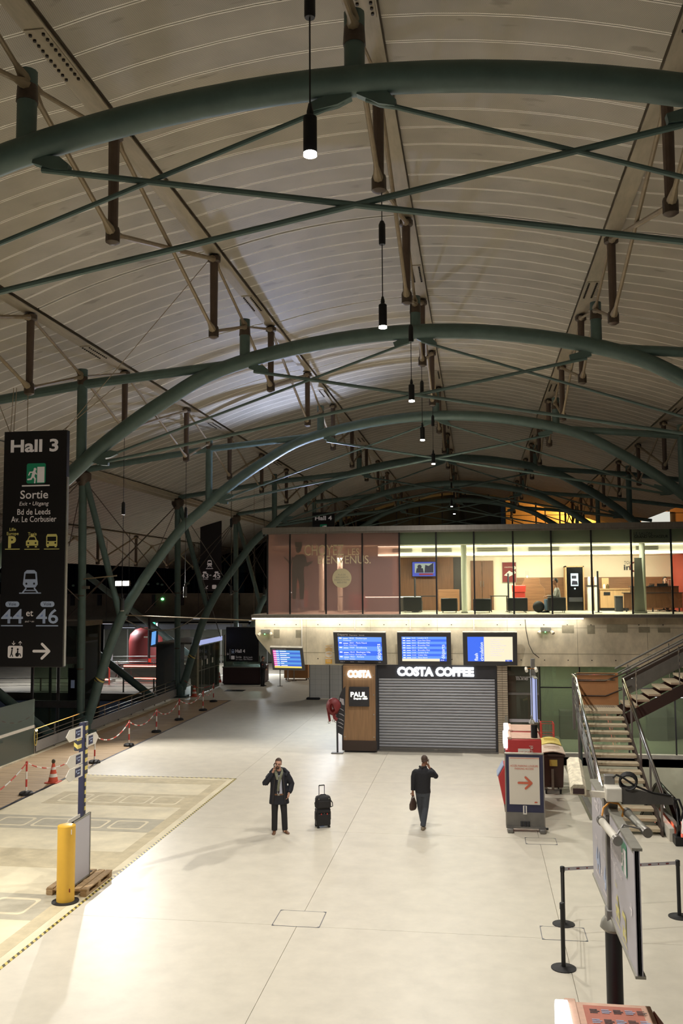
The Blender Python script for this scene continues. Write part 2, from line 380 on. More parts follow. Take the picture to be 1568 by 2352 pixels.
# ================================================================== FLOOR
fl = B().bx(-17.2, 2.75, -6, 62, -.4, -.03).bx(2.75, 9.4, -6, 24.5, -.4, -.03).bx(2.75, 9.4, 33.8, 62, -.4, -.03).build('floor', 'terrazzo_joint', loc=(0, 0, 0)); struct(fl)
XB = [-12.87, -7.56, -3.25, 1.35, 5.9, 9.3]; YB = [-5, 2, 9.2, 16.4, 22.6, 28.3, 33.75, 40.8, 47.3, 54.6, 61.8]
def slab(x0, x1, y0, y1): return B().bx(x0+.004, x1-.004, y0+.004, y1-.004, -.03, 0).build('floor_slab', 'terrazzo', fl, smooth=0)
for i in range(len(XB)-1):
    for j in range(len(YB)-1):
        if i == 0 and YB[j+1] <= 28.31: continue
        x0, x1, y0, y1 = XB[i], XB[i+1], YB[j], YB[j+1]
        if x1 > 2.75 and 22.5 < y0 < 33.7:
            if y0 < 23: slab(x0, x1, y0, 24.5)
            if x0 < 2.75: slab(x0, 2.75, max(y0, 24.5), y1)
            continue
        slab(x0, x1, y0, y1)
slab(-17.2, -12.87, 47.3, 54.6); slab(-17.2, -12.87, 54.6, 61.8)
B().bx(-12.83, -7.564, -5, 28.296, -.03, -.001).build('floor_screed', 'screed', fl, smooth=0)
def gy(y): return G(300, y).y
for y0, y1, x0, x1, mt, cells in ((1786, 1797, -12.5, -7.9, 'screed_patch', 0), (1822, 1851, -12.1, -8.0, 'screed_patch', 4), (1880, 1911, -12.6, -8.05, 'screed_grey', 4), (1958, 2001, -12.6, -8.0, 'screed_patch', 0), (2064, 2126, -12.6, -8.05, 'screed_grey', 4)):
    a, b = gy(y1), gy(y0); B().bx(x0, x1, a, b, -.003, .002).build('floor_patch', mt, fl, smooth=0)
    for k in range(cells):
        w_ = (x1-x0-.5)/cells; cx = x0+.25+w_*(k+.5)
        B().prism(rrect(w_*.86, (b-a)*.66, .12), (cx, (a+b)/2, .001), X_, Y_, .003).build('hatch_rim', 'screed', fl, smooth=0)
        B().prism(rrect(w_*.74, (b-a)*.5, .10), (cx, (a+b)/2, .002), X_, Y_, .004).build('hatch_infill', mt, fl, smooth=0)
B().bx(-8.05, -7.75, -4, 28, -.003, .0015).build('floor_patch', 'screed_patch', fl, smooth=0)
def tape(pts, label):
    o = B().bx(*pts).build('hazard_tape', 'hazard', smooth=0); tag(o, label, 'floor tape')
tape((-7.57, -7.51, 6, 28.3, 0, .004), 'yellow and black hazard tape running along the bare screed edge past the bollard')
tape((-12.6, -7.51, 28.27, 28.33, 0, .004), 'yellow and black hazard tape crossing the floor from timber deck to screed corner')
# access hatches set in the floor
for (x, y, w_, d_, lb) in ((-3.27, 16.75, .86, .78, 'square access hatch cover set in the pale floor in front of the suitcase'), (1.37, 16.65, .76, .62, 'pale access hatch cover under the two belt stanchions'), (1.38, 22.4, .72, .55, 'pale access hatch cover at the foot of the parking sign')):
    h = thing('floor_hatch', lb, 'hatch', (x, y, 0))
    m = B()
    for a, b, c_, d in ((-w_/2, w_/2, -d_/2, -d_/2+.012), (-w_/2, w_/2, d_/2-.012, d_/2), (-w_/2, -w_/2+.012, -d_/2, d_/2), (w_/2-.012, w_/2, -d_/2, d_/2)): m.bx(a, b, c_, d, 0, .004)
    m.build('frame', 'edge_metal', h, 0, world=False)
    B().bx(-w_/2+.012, w_/2-.012, -d_/2+.012, d_/2-.012, 0, .003).build('cover', 'terrazzo', h, 0, world=False)
    for sx in (-1, 1):
        for sy in (-1, 1): B().prism([(0, 0), (.06*-sx, 0), (0, .06*-sy)], (sx*w_/2, sy*d_/2, .003), X_, Y_, .003).build('corner_plate', 'edge_metal', h, 0, world=False)
gr = tag(B().bx(-14.4, -13.3, 51.3, 52.1, 0, .006).build('floor_grate', 'black', smooth=0), 'dark metal drain grate in the floor before the brown kiosk', 'grate')
# timber deck: real boards, too fine to tell apart
m = B(); y = 12.0
while y < 47.25:
    m.bx(-15.72, -12.93, y, y+.132, -.03, random.uniform(-.003, .001)); y += .14
dk = m.build('timber_deck', 'decking', fl, 0); dk['kind'] = 'stuff'
B().bx(-12.93, -12.865, 12, 47.3, -.03, .006).build('deck_edge_strip', 'edge_metal', fl, 0); B().bx(-15.72, -12.87, 47.24, 47.30, -.03, .006).build('deck_edge_strip', 'edge_metal', fl, 0)
B().bx(-16.35, -15.72, 12, 47.3, -.5, .012).build('deck_kerb', 'concrete', fl, 0)
# lower level under the void on the left
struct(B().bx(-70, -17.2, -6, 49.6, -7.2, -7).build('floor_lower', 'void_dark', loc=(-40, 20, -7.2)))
# ================================================================== ROOF
RX = [-28.0, -22.2, -16.4, -10.8, -6.13, -1.5, 3.13, 7.8, 13.4]; RZ = [7.5, 9.35, 10.95, 12.75, 13.95, 14.55, 13.85, 12.75, 10.95]; NS = 8
YE0, YE1, BAY = -8.0, 86.0, 6.15
def sect(i, t, dz=0.0, e=.2):
    x0, x1 = RX[i]+e, RX[i+1]-e; return (x0+(x1-x0)*t, RZ[i]+(RZ[i+1]-RZ[i])*t+.14*4*t*(1-t)+dz)
m = B(); prof = []
for i in range(NS):
    for k in range(6): prof.append(sect(i, k/6, .42, 0))
prof.append((13.4, 11.37)); n = len(prof)
m.add([(x, YE0, z) for x, z in prof]+[(x, YE1, z) for x, z in prof], [(k, k+1, n+k+1, n+k) for k in range(n-1)])
ceil = m.build('ceiling', 'roof_deck', loc=(0, 0, 0)); struct(ceil)
NSEG = 6; PWID = .655
def panel_mesh(i):
    me = bpy.data.meshes.new('roof_panel'); vs = []; fs = []; uvs = []
    for k in range(NSEG+1):
        x, z = sect(i, k/NSEG, .10); vs += [(x, 0, z), (x, PWID, z), (x, 0, z+.05), (x, PWID, z+.05)]
    for k in range(NSEG):
        a = 4*k; b = a+4
        fs += [(a, a+1, b+1, b), (a+2, a, b, b+2), (a+1, a+3, b+3, b+1)]
        u0, u1 = vs[a][0], vs[b][0]
        uvs += [(u0, 0), (u0, PWID), (u1, PWID), (u1, 0)]+[(u0, 0)]*4+[(u0, 0)]*4
    me.from_pydata(vs, [], fs); uvl = me.uv_layers.new(name='UVMap')
    for k, c in enumerate(uvs): uvl.data[k].uv = c
    me.materials.append(MATS['roof_panel']); return me, vs, fs, uvs
PM = [panel_mesh(i) for i in range(NS)]
rowsY = []
b_ = -4
while 14.65+b_*BAY < YE1-.5:
    for i in range(9): rowsY.append(14.65+b_*BAY+.035+i*.6755)
    b_ += 1
cand = []
for i in range(NS):
    for y in rowsY:
        x, z = sect(i, .5); d = V((x, y, z))-C0; zf = d.dot(CF)
        vis = False
        if zf > 4:
            for t in (0, .5, 1):
                x, z = sect(i, t); d = V((x, y, z))-C0; zf = d.dot(CF)
                if zf > 3 and -40 < 784+CAM_F*d.dot(CR)/zf < 1608 and -60 < 1176-CAM_F*d.dot(CU)/zf < 1300: vis = True
        cand.append((y+abs(x+1.5)*.3 if vis else 999, i, y))
cand.sort(); near = set((i, y) for dd, i, y in cand[:300])
for dd, i, y in cand[:300]:
    o = bpy.data.objects.new('roof_panel', PM[i][0]); COL.objects.link(o); o.parent = ceil; o.location = (0, y, 0)
def stuff_panels(name, lst, parent):
    me = bpy.data.meshes.new(name); vs = []; fs = []; uvs = []
    for i, y in lst:
        k = len(vs); pv, pf, pu = PM[i][1:]
        vs += [(p[0], p[1]+y, p[2]) for p in pv]; fs += [tuple(q+k for q in f) for f in pf]; uvs += pu
    me.from_pydata(vs, [], fs); l = me.uv_layers.new(name='UVMap'); l.data.foreach_set('uv', [c for p in uvs for c in p]); me.materials.append(MATS['roof_panel'])
    o = bpy.data.objects.new(name, me); COL.objects.link(o); o.parent = parent; o['kind'] = 'stuff'; return o
stuff_panels('roof_panels_beyond', [(i, y) for dd, i, y in cand[300:] if (i, y) not in near], ceil)
# ------------------------------------------------------------------ arches
ARCH_Y = [11.6, 23.85, 36.1, 48.4, 60.7, 73.0]
AP = [(0, 12.7), (2.65, 12.5), (5.3, 11.9), (7, 11.02), (8.5, 10.02), (9.6, 9.1), (10.8, 7.95), (13, 4.7), (14.4, .45)]
def catmull(P, n=5):
    out = []; P = [V((p[0], p[1])) for p in P]; Q = [P[0]*2-P[1]]+P+[P[-1]*2-P[-2]]
    for i in range(1, len(Q)-2):
        for k in range(n):
            t = k/n; a, b, c, d = Q[i-1:i+3]
            out.append(.5*((2*b)+(c-a)*t+(2*a-5*b+4*c-d)*t*t+(3*b-a-3*c+d)*t**3))
    return out+[P[-1]]
full = [(-x, z) for x, z in reversed(AP)]+AP[1:]
CURVE = catmull(full)
def make_arch(y):
    r = thing('roof_arch', 'green tubular steel arch spanning the hall below the roof panels', 'arch', (-1.5, y, 0), 'roof arches of the hall')
    T = lambda x, z: (x, 0, z)
    B().path([T(p.x, p.y) for p in CURVE], .2, 16).build('arch_tube', 'arch_green', r, world=False)
    for sx in (-1, 1):
        m = B().bx(sx*14.45-.35, sx*14.45+.35, -.3, .3, 0, .12).bx(sx*14.45-.12, sx*14.45+.12, -.24, .24, .12, .75); m.build('foot_plate', 'arch_green', r, world=False)
        B().tube((sx*14.42, -.34, .5), (sx*14.42, .34, .5), .14, n=14).build('hinge_pin', 'arch_green', r, world=False)
        qa = min(CURVE, key=lambda q: abs(q.y-2.2)+(0 if q.x*sx > 0 else 99)); qb = min(CURVE, key=lambda q: abs(q.y-2.9)+(0 if q.x*sx > 0 and q.y > qa.y+.2 else 99)); dv = (qb-qa).normalized()*.08; B().tube((qa.x-dv.x, 0, qa.y-dv.y), (qa.x+dv.x, 0, qa.y+dv.y), .206, n=16).build('warning_band', 'hazard_v', r, world=False)
    for x, z0, z1 in ((-9.3, 9.25, 12.05), (-4.65, 11.95, 13.25), (0, 12.6, 13.65), (4.65, 11.95, 13.25), (9.3, 9.25, 12.05)):
        B().tube(T(x, z0), T(x, z1), .14, n=12).build('post', 'arch_green', r, world=False)
        B().tube(T(x, z1-.45), T(x, z1-.05), .155, .13, n=12).build('post_node', 'node_steel', r, world=False)
    for sx in (-1, 1):
        B().path([T(sx*14.9, 10.85), T(sx*9.3, 11.62), T(sx*5.2, 12.0)], .13, 10).build('transverse_tube', 'arch_green', r, world=False)
        B().tube(T(sx*.15, 12.43), T(sx*8.58, 9.57), .035, n=8).build('tie_rod', 'arch_green', r, world=False)
        B().tube(T(sx*4.4, 11.80), T(-sx*8.83, 9.39), .045, n=8).build('tie_rod', 'arch_green', r, world=False)
        for x, z, a in ((sx*.3, 12.42, -.33*sx), (sx*4.25, 11.85, .2*sx), (sx*8.5, 9.6, -.33*sx), (sx*8.75, 9.42, .18*sx)):
            c, s_ = math.cos(a), math.sin(a)
            B().prism([(q[0]*c-q[1]*s_, q[0]*s_+q[1]*c) for q in ((-.28, .1), (.1, .12), (.26, .03), (.26, -.05), (.05, -.07), (-.28, -.02))], (x, .06, z), X_, Z_, .12).build('tie_lug', 'arch_green', r, world=False)
    return r
a0 = make_arch(ARCH_Y[0])
a0['label'] = 'nearest and widest green tubular arch, crossed by the largest pendant lamp'
for y, lb in zip(ARCH_Y[1:], ('green tubular arch passing behind the tall Hall 3 sign', 'green tubular arch landing on the timber deck beside the direction post', 'green tubular arch landing by the glass door at the end of the timber deck', 'dark slender green arch just above the lounge roof, landing behind the kiosk', 'farthest green arch, just inside the end glazing')): dup(a0, (-1.5, y, 0), lb)
# ------------------------------------------------------------------ longitudinal ribs with strut trusses
BRN = [14.65+BAY*k for k in range(-1, 12)]
GT = {-22.2: 8.9, -10.8: 12.0, -6.13: 13.2, -1.5: 13.6, 3.13: 13.2, 7.8: 12.0}
for xi in (1, 3, 4, 5, 6, 7):
    X, Z = RX[xi], RZ[xi]
    r = thing('roof_rib', ['', 'grey steel rib with slender struts low over the dark lower concourse', '', 'grey steel rib with brown struts on the outer left, over the hanging hall sign', 'grey steel rib with brown struts between crown and outer left rib', 'grey steel crown rib carrying the lit pendant lamps', 'grey steel rib with brown struts right of the crown rib', 'grey steel rib with brown struts on the outer right over the glass lounge'][xi], 'roof beam', (X, 0, Z), 'roof ribs')
    B().bx(X-.18, X+.18, YE0, YE1, Z, Z+.03).bx(X-.012, X+.012, YE0, YE1, Z+.03, Z+.3).bx(X-.18, X+.18, YE0, YE1, Z+.3, Z+.33).build('beam', 'rib_steel', r, 0)
    for y in ARCH_Y[:4]:
        B().bx(X-.15, X+.15, y+.1, y+1.5, Z-.02, Z).build('splice_plate', 'rib_steel', r, 0)
        m = B()
        for k in range(10):
            for sx in (-1, 1): m.tube((X+sx*.1, y+.2+k*.13, Z-.05), (X+sx*.1, y+.2+k*.13, Z-.02), .026, n=6)
        m.build('bolts', 'bolt_dark', r, 0)['kind'] = 'stuff'
    tops = {}
    for k, y in enumerate(BRN):
        B().tube((X, y, Z-.02), (X, y, Z-2.02), .10, .085, n=10).build('strut', 'post_brown', r)
        B().lathe([(.05, 0), (.16, -.05), (.16, -.16), (.09, -.2)], (X, y, Z), 10).build('strut_head', 'node_steel', r)
        B().lathe([(.11, 0), (.125, -.05), (.125, -.26), (.06, -.3)], (X, y, Z-1.76), 10).build('strut_shoe', 'node_steel', r)
    def rod(p, q, rr=.042):
        p, q = V(p), V(q); d = (q-p).normalized()
        B().path([p, p+d*.14, p+d*.4, q-d*.4, q-d*.14, q], [.07, .085, rr, rr, .085, .07], 8).build('rod', 'rod_steel', r)
    for k in range(len(BRN)-1):
        y0, y1 = BRN[k], BRN[k+1]; zt, zb = Z-.1, Z-1.88
        ga = [a for a in ARCH_Y if y0 < a < y1]
        if ga:
            g = (X, ga[0], GT[X]-.15)
            for yy in (y0, y1): rod((X, yy, zb), g); rod((X, yy, zt), g, .036)
        else: rod((X, y0, zb), (X, y1, zt), .05); rod((X, y0, zt), (X, y1, zb))
# valley beams above the column heads
for sx, nm in ((-16.4, 'grey valley beam over the row of green columns beside the railing'),):
    o = B().bx(sx-.22, sx+.22, YE0, YE1, 10.8, 10.95).bx(sx-.3, sx+.3, YE0, YE1, 10.95, 11.0).bx(sx-.06, sx+.06, YE0, YE1, 10.65, 10.8).build('valley_beam', 'rib_steel', smooth=0, loc=(sx, 0, 10.65)); tag(o, nm, 'roof beam')
# ------------------------------------------------------------------ columns on the left
def make_column(y):
    r = thing('steel_column', 'green round steel column with a leaning strut beside the deck railing', 'column', (-16.15, y, 0), 'green columns along the deck')
    B().tube((-.02, 0, 0), (-.1, 0, 10.45), .165, n=14).build('shaft', 'arch_green', r, world=False)
    B().bx(-.3, .3, -.3, .3, 0, .1).build('base_plate', 'arch_green', r, world=False)
    B().lathe([(.17, 10.2), (.34, 10.5), (.34, 10.72), (.2, 10.85)], (-.1, 0, 0), 12).build('head', 'node_steel', r, world=False)
    B().tube((.05, 0, 10.35), (1.62, 0, 4.75), .13, n=12).build('leaning_strut', 'arch_green', r, world=False)
    for z in (2.6, 5.6): B().tube((-.03-z*.0075, 0, z), (-.03-z*.0075, 0, z+.05), .172, n=14).build('collar', 'node_steel', r, world=False)
    for q in ((-.1, 12.2, 5.4), (-.1, -12.2, 5.4), (-6.5, 0, 4.2), (-3.5, 6.1, 8.0)): B().tube((-.1, 0, 10.5), q, .022, n=6).build('brace_rod', 'node_steel', r, world=False)
    return r
c0 = make_column(36.1)
c0['label'] = 'green round steel column standing on the deck behind the direction post, flood light on its strut'
for y, lb in ((23.85, 'green round steel column with leaning strut behind the tall Hall 3 sign'), (48.4, 'green round steel column with leaning strut at the end of the deck railing'), (60.7, 'green round steel column with leaning strut behind the kiosk panel'), (73.0, 'farthest green round steel column with leaning strut beyond the kiosk')): dup(c0, (-16.15, y, 0), lb)
def make_lean(y):
    r = thing('leaning_strut', 'dark green inclined steel tube rising away beyond the deck railing', 'strut', (-17.55, y, -.05), 'inclined tubes beyond the railing')
    B().tube((0, 0, 0), (-9.4, 0, 6.85), .2, n=14).build('tube', 'arch_green', r, world=False)
    B().lathe([(.3, -.1), (.3, .05), (.16, .15)], (0, 0, 0), 12).build('foot', 'arch_green', r, world=False)
    return r
l0 = make_lean(36.1)
l0['label'] = 'dark green inclined steel tube ending at the railing behind the glass screen'
for y, lb in ((48.4, 'dark green inclined steel tube crossing behind the deck arch, down to the railing'), (60.7, 'dark green inclined steel tube behind the glass door canopy')): dup(l0, (-17.55, y, -.05), lb)
# ------------------------------------------------------------------ pendant lamps
def pendant(px, py, y, lit, label, group, ztop, energy=1280):
    p = PY(px, py, y) if px is not None else V(py)
    r = thing('pendant_lamp', label, 'lamp', tuple(p), group)
    B().lathe([(.062, 0.0), (.068, .01), (.068, .36), (.05, .375), (.02, .38)], (0, 0, 0), 16).build('lamp_body', 'black', r, world=False)
    B().lathe([(.03, .37), (.035, .42), (.018, .5)], (0, 0, 0), 8).build('cable_grip', 'black', r, world=False)
    B().lathe([(.064, .004), (.066, -.025), (.04, -.032)], (0, 0, 0), 16).build('lamp_glass', 'lamp_face' if lit else 'galv', r, world=False)
    zt = ztop-p.z; B().tube((0, 0, .48), (0, 0, zt), .009, n=5).build('cable', 'black', r, world=False)
    zb = min(zt-.5, 1.38 if lit else 2.95)
    B().lathe([(.05, zb), (.056, zb+.02), (.056, zb+.34), (.03, zb+.4)], (0, 0, 0), 12).build('ballast', 'black', r, world=False)
    if lit: lamp('SPOT', 'lamp_light', (p.x, p.y, p.z-.07), energy, NEUT, r, (p.x, p.y, 0), size=.07, angle=150, blend=.5)
    return r
for px, py, y, lb in ((712, 352, 8.45, 'largest lit black cylinder pendant, overlapping the first green arch'), (879, 750, 14.65, 'lit black cylinder pendant on a twisted cable just before the second arch crown'), (945, 920, 20.8, 'lit black cylinder pendant between the second and third arch crowns'), (970, 1010, 26.95, 'lit black cylinder pendant just under the third arch crown'), (995, 1065, 33.1, 'lit black cylinder pendant overlapping the fourth arch crown'), (1037, 1163, 57.7, 'tiny far lit pendant, upper of the close pair above the lounge roof'), (1043, 1180, 63.85, 'tiny far lit pendant, lower of the close pair above the lounge roof')):
    pendant(px, py, y, True, lb, 'lit pendant lamps under the crown rib', RZ[5]-2.02)
pendant(None, (-1.5, 2.3, 10.2), 0, True, 'assumed lit black cylinder pendant lamp, out of view over the viewing gallery', 'lit pendant lamps under the crown rib', RZ[5]-.02)  # unseen lamp, assumed as the lit row carried on behind the camera
pendant(None, (-10.8, 14.65, 5.6), 0, True, 'assumed lit black cylinder pendant lamp, out of view, hanging low beside the timber deck', 'assumed pendant lamps over the deck', RZ[3]-2.02, 1500)  # out-of-frame lamp assumed for the warm pool of light on the screed
for px, py, y, lb in ((280, 1402, 26.95, 'unlit black cylinder pendant just below the flood light'), (425, 1370, 33.1, 'unlit black cylinder pendant beside the column at the deck end'), (530, 1365, 39.25, 'unlit black cylinder pendant just right of the hanging Hall 4 sign'), (606, 1366, 45.4, 'unlit black cylinder pendant by the left edge of the lounge glass')):
    pendant(px, py, y, False, lb, 'unlit pendant lamps over the deck edge', RZ[3]-2.02)
# flood light on the leaning strut
p = PY(280, 1340, 35.75); r = thing('flood_light', 'glaring twin flood light fixed to the leaning strut of a green column', 'flood light', tuple(p))
for sx in (-1, 1):
    B().box((sx*.16, .1, 0), (.28, .16, .22)).build('housing', 'grey_metal', r, world=False, bevel=.01); B().box((sx*.16, .012, 0), (.24, .02, .18)).build('lens', 'flood_face', r, world=False)
B().beam((-.3, .2, 0), (.3, .2, 0), .04, .04).tube((0, .2, 0), (-.35, .42, -.1), .03).build('bracket', 'grey_metal', r, world=False)
lamp('SPOT', 'flood_beam', (p.x, p.y-.05, p.z), 2900, NEUT, r, (-8.5, 26.0, 0), size=.12, angle=104, blend=.6)
# assumed cool up-light, unseen behind the lounge roof edge, tinting the vault blue
r = thing('assumed_uplight', 'assumed small cool up-light, out of sight on the lounge roof, tinting the vault blue', 'spotlight', (-7.0, 39.0, 8.17))
B().lathe([(.16, 0), (.16, .03), (.05, .05), (.05, .08), (.13, .1), (.15, .24), (.12, .25)], (0, 0, 0), 14).build('body', 'black', r, world=False); B().lathe([(.11, .252), (.10, .262)], (0, 0, 0), 14).build('lens', 'led_cool', r, world=False)
lamp('SPOT', 'assumed_uplight_beam', (-7.0, 39.0, 8.47), 2300, (.58, .68, 1.0), r, (-7.6, 33.0, 14), size=.1, angle=110, blend=.9)
# ================================================================== LOUNGE BUILDING
YF = 33.64; YB_ = 39.2; LX1 = 8.75
def pz(y, Y=YF): return PY(1000, y, Y).z
A = [PY(586, 1421, YF), PY(586, 1456, YF), PY(591, 1467, YF), PY(640, 1528, YF)]
poly = [(A[0].x, 4.8), (A[1].x, A[1].z), (A[2].x, A[2].z), (A[3].x, 3.07), (LX1, 3.07), (LX1, 4.8)]
wl = struct(B().prism(poly, (0, YF, 0), X_, Z_, -.5).build('wall_lounge_base', 'concrete', loc=(0, YF, 3.07), bevel=.015))
m = B()
for z in (4.44, 3.52): m.bx(-7.9 if z > 4 else -7.5, LX1, YF-.003, YF+.01, z-.008, z+.008)
for x in (-6.3, -3.9, -1.45, 1.05, 3.5, 5.9): m.bx(x-.006, x+.006, YF-.003, YF+.01, 3.07, 4.8)
m.build('board_joints', 'concrete_patch', wl, 0)
m = B()
for x in [-7.5+.82*k for k in range(20)]:
    for z in (4.55, 3.3): m.tube((x, YF+.02, z), (x, YF-.004, z), .022, n=8)
m.build('tie_holes', 'bolt_dark', wl, 0)
for a, b, c, d in ((1393, 1434, 1441, 1453), (1466, 1440, 1492, 1453), (1510, 1441, 1539, 1453), (1290, 1436, 1318, 1454), (1348, 1436, 1366, 1456), (628, 1446, 642, 1465), (679, 1447, 692, 1465)):
    p, q = PY(a, b, YF), PY(c, d, YF); B().bx(p.x, q.x, YF-.006, YF+.02, q.z, p.z).build('concrete_patch', 'concrete_patch', wl, 0)
for px in (693, 815, 942, 1088):
    x = PY(px, 1440, YF).x; B().tube((x, YF-.03, 4.8), (x, YF-.03, 4.2 if px > 700 else 3.75), .025, n=8).build('conduit', 'off_white', wl)
B().path([PY(x, y, YF-.03) for x, y in ((1205, 1420), (1208, 1450), (1214, 1480), (1224, 1500), (1238, 1511))], .012, 5).build('cable', 'black', wl)
# slab edge, soffit, interior shell
sl = struct(B().bx(-8.3, LX1, YF-.28, YB_+.4, 4.80, 4.93).build('floor_lounge', 'terrazzo', loc=(0, YF, 4.8)))
B().bx(-8.32, LX1, YF-.31, YF-.28, 4.82, 4.93).build('edge_trim', 'brushed', sl, 0)
x1 = PY(1337, 1420, YF).x
B().bx(-8.3, x1, YF-.27, YF-.21, 4.762, 4.80).build('led_strip', 'led_white', sl, 0)
lamp('AREA', 'strip_glow', ((x1-8.3)/2, YF-.24, 4.75), 45, NEUT, sl, ((x1-8.3)/2, YF+.1, 3.2), size=x1+8.3, sy=.05)
cu = struct(B().bx(-7.2, LX1, YF+.5, 41.8, 3.07, 3.2).build('ceiling_under_lounge', 'concrete', loc=(0, 38, 3.07)))
for x, y in ((-6.2, 35.6), (-6.2, 38.2), (-6.2, 40.8), (3.0, 36.0), (6.0, 36.0)):  # downlights added to brighten the floor and the glazed room below
    B().lathe([(.16, 0), (.16, -.02), (.02, -.025)], (x, y, 3.07), 14).build('added_downlight', 'led_cool', cu); lamp('AREA', 'added_downlight_beam', (x, y, 3.02), 75 if x < 0 else 90, COOL if x < 0 else NEUT, cu, (x, y, 0), size=.25)
cl = struct(B().bx(-7.9, LX1, YF-.02, YB_+.4, 7.97, 8.16).build('ceiling_lounge', 'lounge_ceiling', loc=(0, 36, 7.97)))
B().bx(-7.95, LX1, YF-.16, YF-.02, 7.99, 8.17).bx(-7.93, LX1, YF-.13, YF-.02, 7.925, 7.985).build('roof_fascia', 'brushed', cl, 0)
B().bx(-7.5, 8.2, YF+.12, YF+1.3, 7.48, 7.5).bx(-7.5, 8.2, YF+.12, YF+.15, 7.5, 7.96).build('front_soffit', 'lounge_grey', cl, 0)
cx0 = PY(868, 1260, 36.5).x
B().bx(cx0, 8.3, 36.5, YB_, 7.16, 7.97).build('bulkhead', 'lounge_ceiling', cl, 0)
B().bx(cx0, 8.3, 36.42, 36.5, 7.53, 7.575).bx(cx0, 8.3, 36.40, 36.5, 7.155, 7.225).build('cove_light', 'cove_light', cl, 0)
for a, b in ((968, 1037), (1095, 1165), (1213, 1284), (1330, 1402), (1460, 1512), (900, 946)):
    x0, x1 = PY(a, 1260, 36.45).x, PY(b, 1260, 36.45).x; m = B()
    for k in range(4): m.bx(x0, x1, 36.46, 36.5, 7.29+k*.05, 7.305+k*.05)
    m.build('air_grille', 'banner_grey', cl, 0)
for x in (-5.5, -2.0, 1.5, 5.0): lamp('AREA', 'ceiling_light', (x, 36.2, 7.1), 180, (1, .90, .77), cl, (x, 36.4, 4.9), size=1.6, sy=.5)
for x in (-5.5, -2.0, 1.5, 5.0): lamp('AREA', 'front_fill', (x, 34.5, 7.46), 60, (1, .9, .76), cl, (x, 34.9, 4.9), size=1.6, sy=.3)  # extra row added to brighten the lounge just behind the glass
lamp('AREA', 'wall_wash', (3.0, 37.2, 7.1), 230, (1, .90, .77), cl, (3.0, 39.5, 6.0), size=8, sy=.3)
wb = struct(B().bx(-7.9, LX1, YB_, YB_+.2, 4.93, 7.97).build('wall_lounge_back', 'beige_wall', loc=(0, YB_, 4.93)))
def px_box(parent, name, x0, y0, x1, y1, Y, depth, mat, **k):
    a, b = PY(x0, y0, Y), PY(x1, y1, Y); return B().bx(a.x, b.x, Y, Y+depth, b.z, a.z).build(name, mat, parent, 0, **k)
B().bx(1.6, 8.4, YB_-.04, YB_, 4.93, 6.28).build('wood_dado', 'walnut_h', wb, 0)
a, b = PY(900, 1280, 38.9).x, PY(1040, 1280, 38.9).x
B().bx(a, b, 38.9, YB_, 4.93, 7.2).build('wood_panelling', 'walnut', wb, 0); B().bx(-7.5, a, 38.95, YB_, 4.93, 7.2).build('dark_panelling', 'dark_panel', wb, 0)
B().bx(b, PY(1060, 1280, 38.95).x, 38.95, YB_, 4.93, 7.2).build('dark_recess', 'dark_panel', wb, 0)
struct(B().bx(7.9, 8.05, 35.6, YB_, 4.93, 7.16).build('wall_lounge_right', 'red_wall', loc=(7.95, 37, 4.93)))
# glass front
MUL = [-7.77, -6.91, -5.55, -4.18, -2.81, -1.46, -.09, 1.31, 2.66, 4.06, 5.44, 6.80, 8.16]
wn = sempty('window_1', (0, YF, 4.93))
for i in range(len(MUL)-1):
    B().bx(MUL[i]+.02, MUL[i+1]-.02, YF, YF+.012, 4.93, 7.95).build('pane', 'glass_film' if i < 4 else 'glass_clear', wn, 0)
for x in MUL: B().bx(x-.028, x+.028, YF-.02, YF+.06, 4.93, 7.95).build('mullion', 'black', wn, 0)
B().bx(-7.785, -7.773, YF+.07, YB_-.1, 4.93, 7.95).build('pane', 'glass_film', wn, 0)
# graphics on the pink film
fY = YF-.012
text(wn, 'CHOYEZ', PY(699, 1276, fY), .40, 'film_print', width=PY(789, 1276, fY).x-PY(699, 1276, fY).x); text(wn, 'LES', PY(799, 1275, fY), .25, 'film_print', width=.42)
text(wn, 'BIENVENUS.', PY(730, 1295, fY), .30, 'film_print', width=PY(851, 1295, fY).x-PY(730, 1295, fY).x)
c = PY(785, 1328, fY); F = Flat((c.x, fY, c.z)); F.p(circ(.36, 28)); F.build('print_disc', 'film_print', wn)
for k, s_ in enumerate(('PLUS DE', '8000 AGENTS', 'DEDIES A VOTRE', 'BIEN-ETRE')): text(wn, s_, (c.x, fY-.004, c.z+.10-.095*k), .055, 'grey_paint', align='C')
# printed porter figure on the film (generic silhouette)
def pf(*pts): return [(PY(x, y, fY).x, PY(x, y, fY).z) for x, y in pts]
F = Flat((0, fY, 0))
F.p(pf((671, 1296), (674, 1281), (680, 1274), (698, 1273), (703, 1280), (705, 1300), (698, 1302), (697, 1314), (670, 1314)))
F.p(pf((674, 1281), (668, 1301), (660, 1290), (652, 1281), (651, 1277), (662, 1287), (667, 1292), (671, 1279))); F.p(pf((702, 1279), (705, 1292), (712, 1290), (720, 1287), (716, 1294), (705, 1301), (700, 1296)))
F.p(pf((670, 1314), (697, 1314), (699, 1345), (697, 1376), (689, 1376), (686, 1340), (683, 1326), (681, 1345), (679, 1376), (672, 1376), (671, 1345)))
F.p(pf((677, 1245), (693, 1245), (694, 1255), (692, 1258), (678, 1257))); F.p(pf((678, 1258), (692, 1258), (691, 1266), (685, 1271), (680, 1268)))
F.build('print_porter', 'porter_print', wn)
for px in (1459, 1545):
    pass
a, b = PY(1452, 1216, YF), PY(1542, 1245, YF)
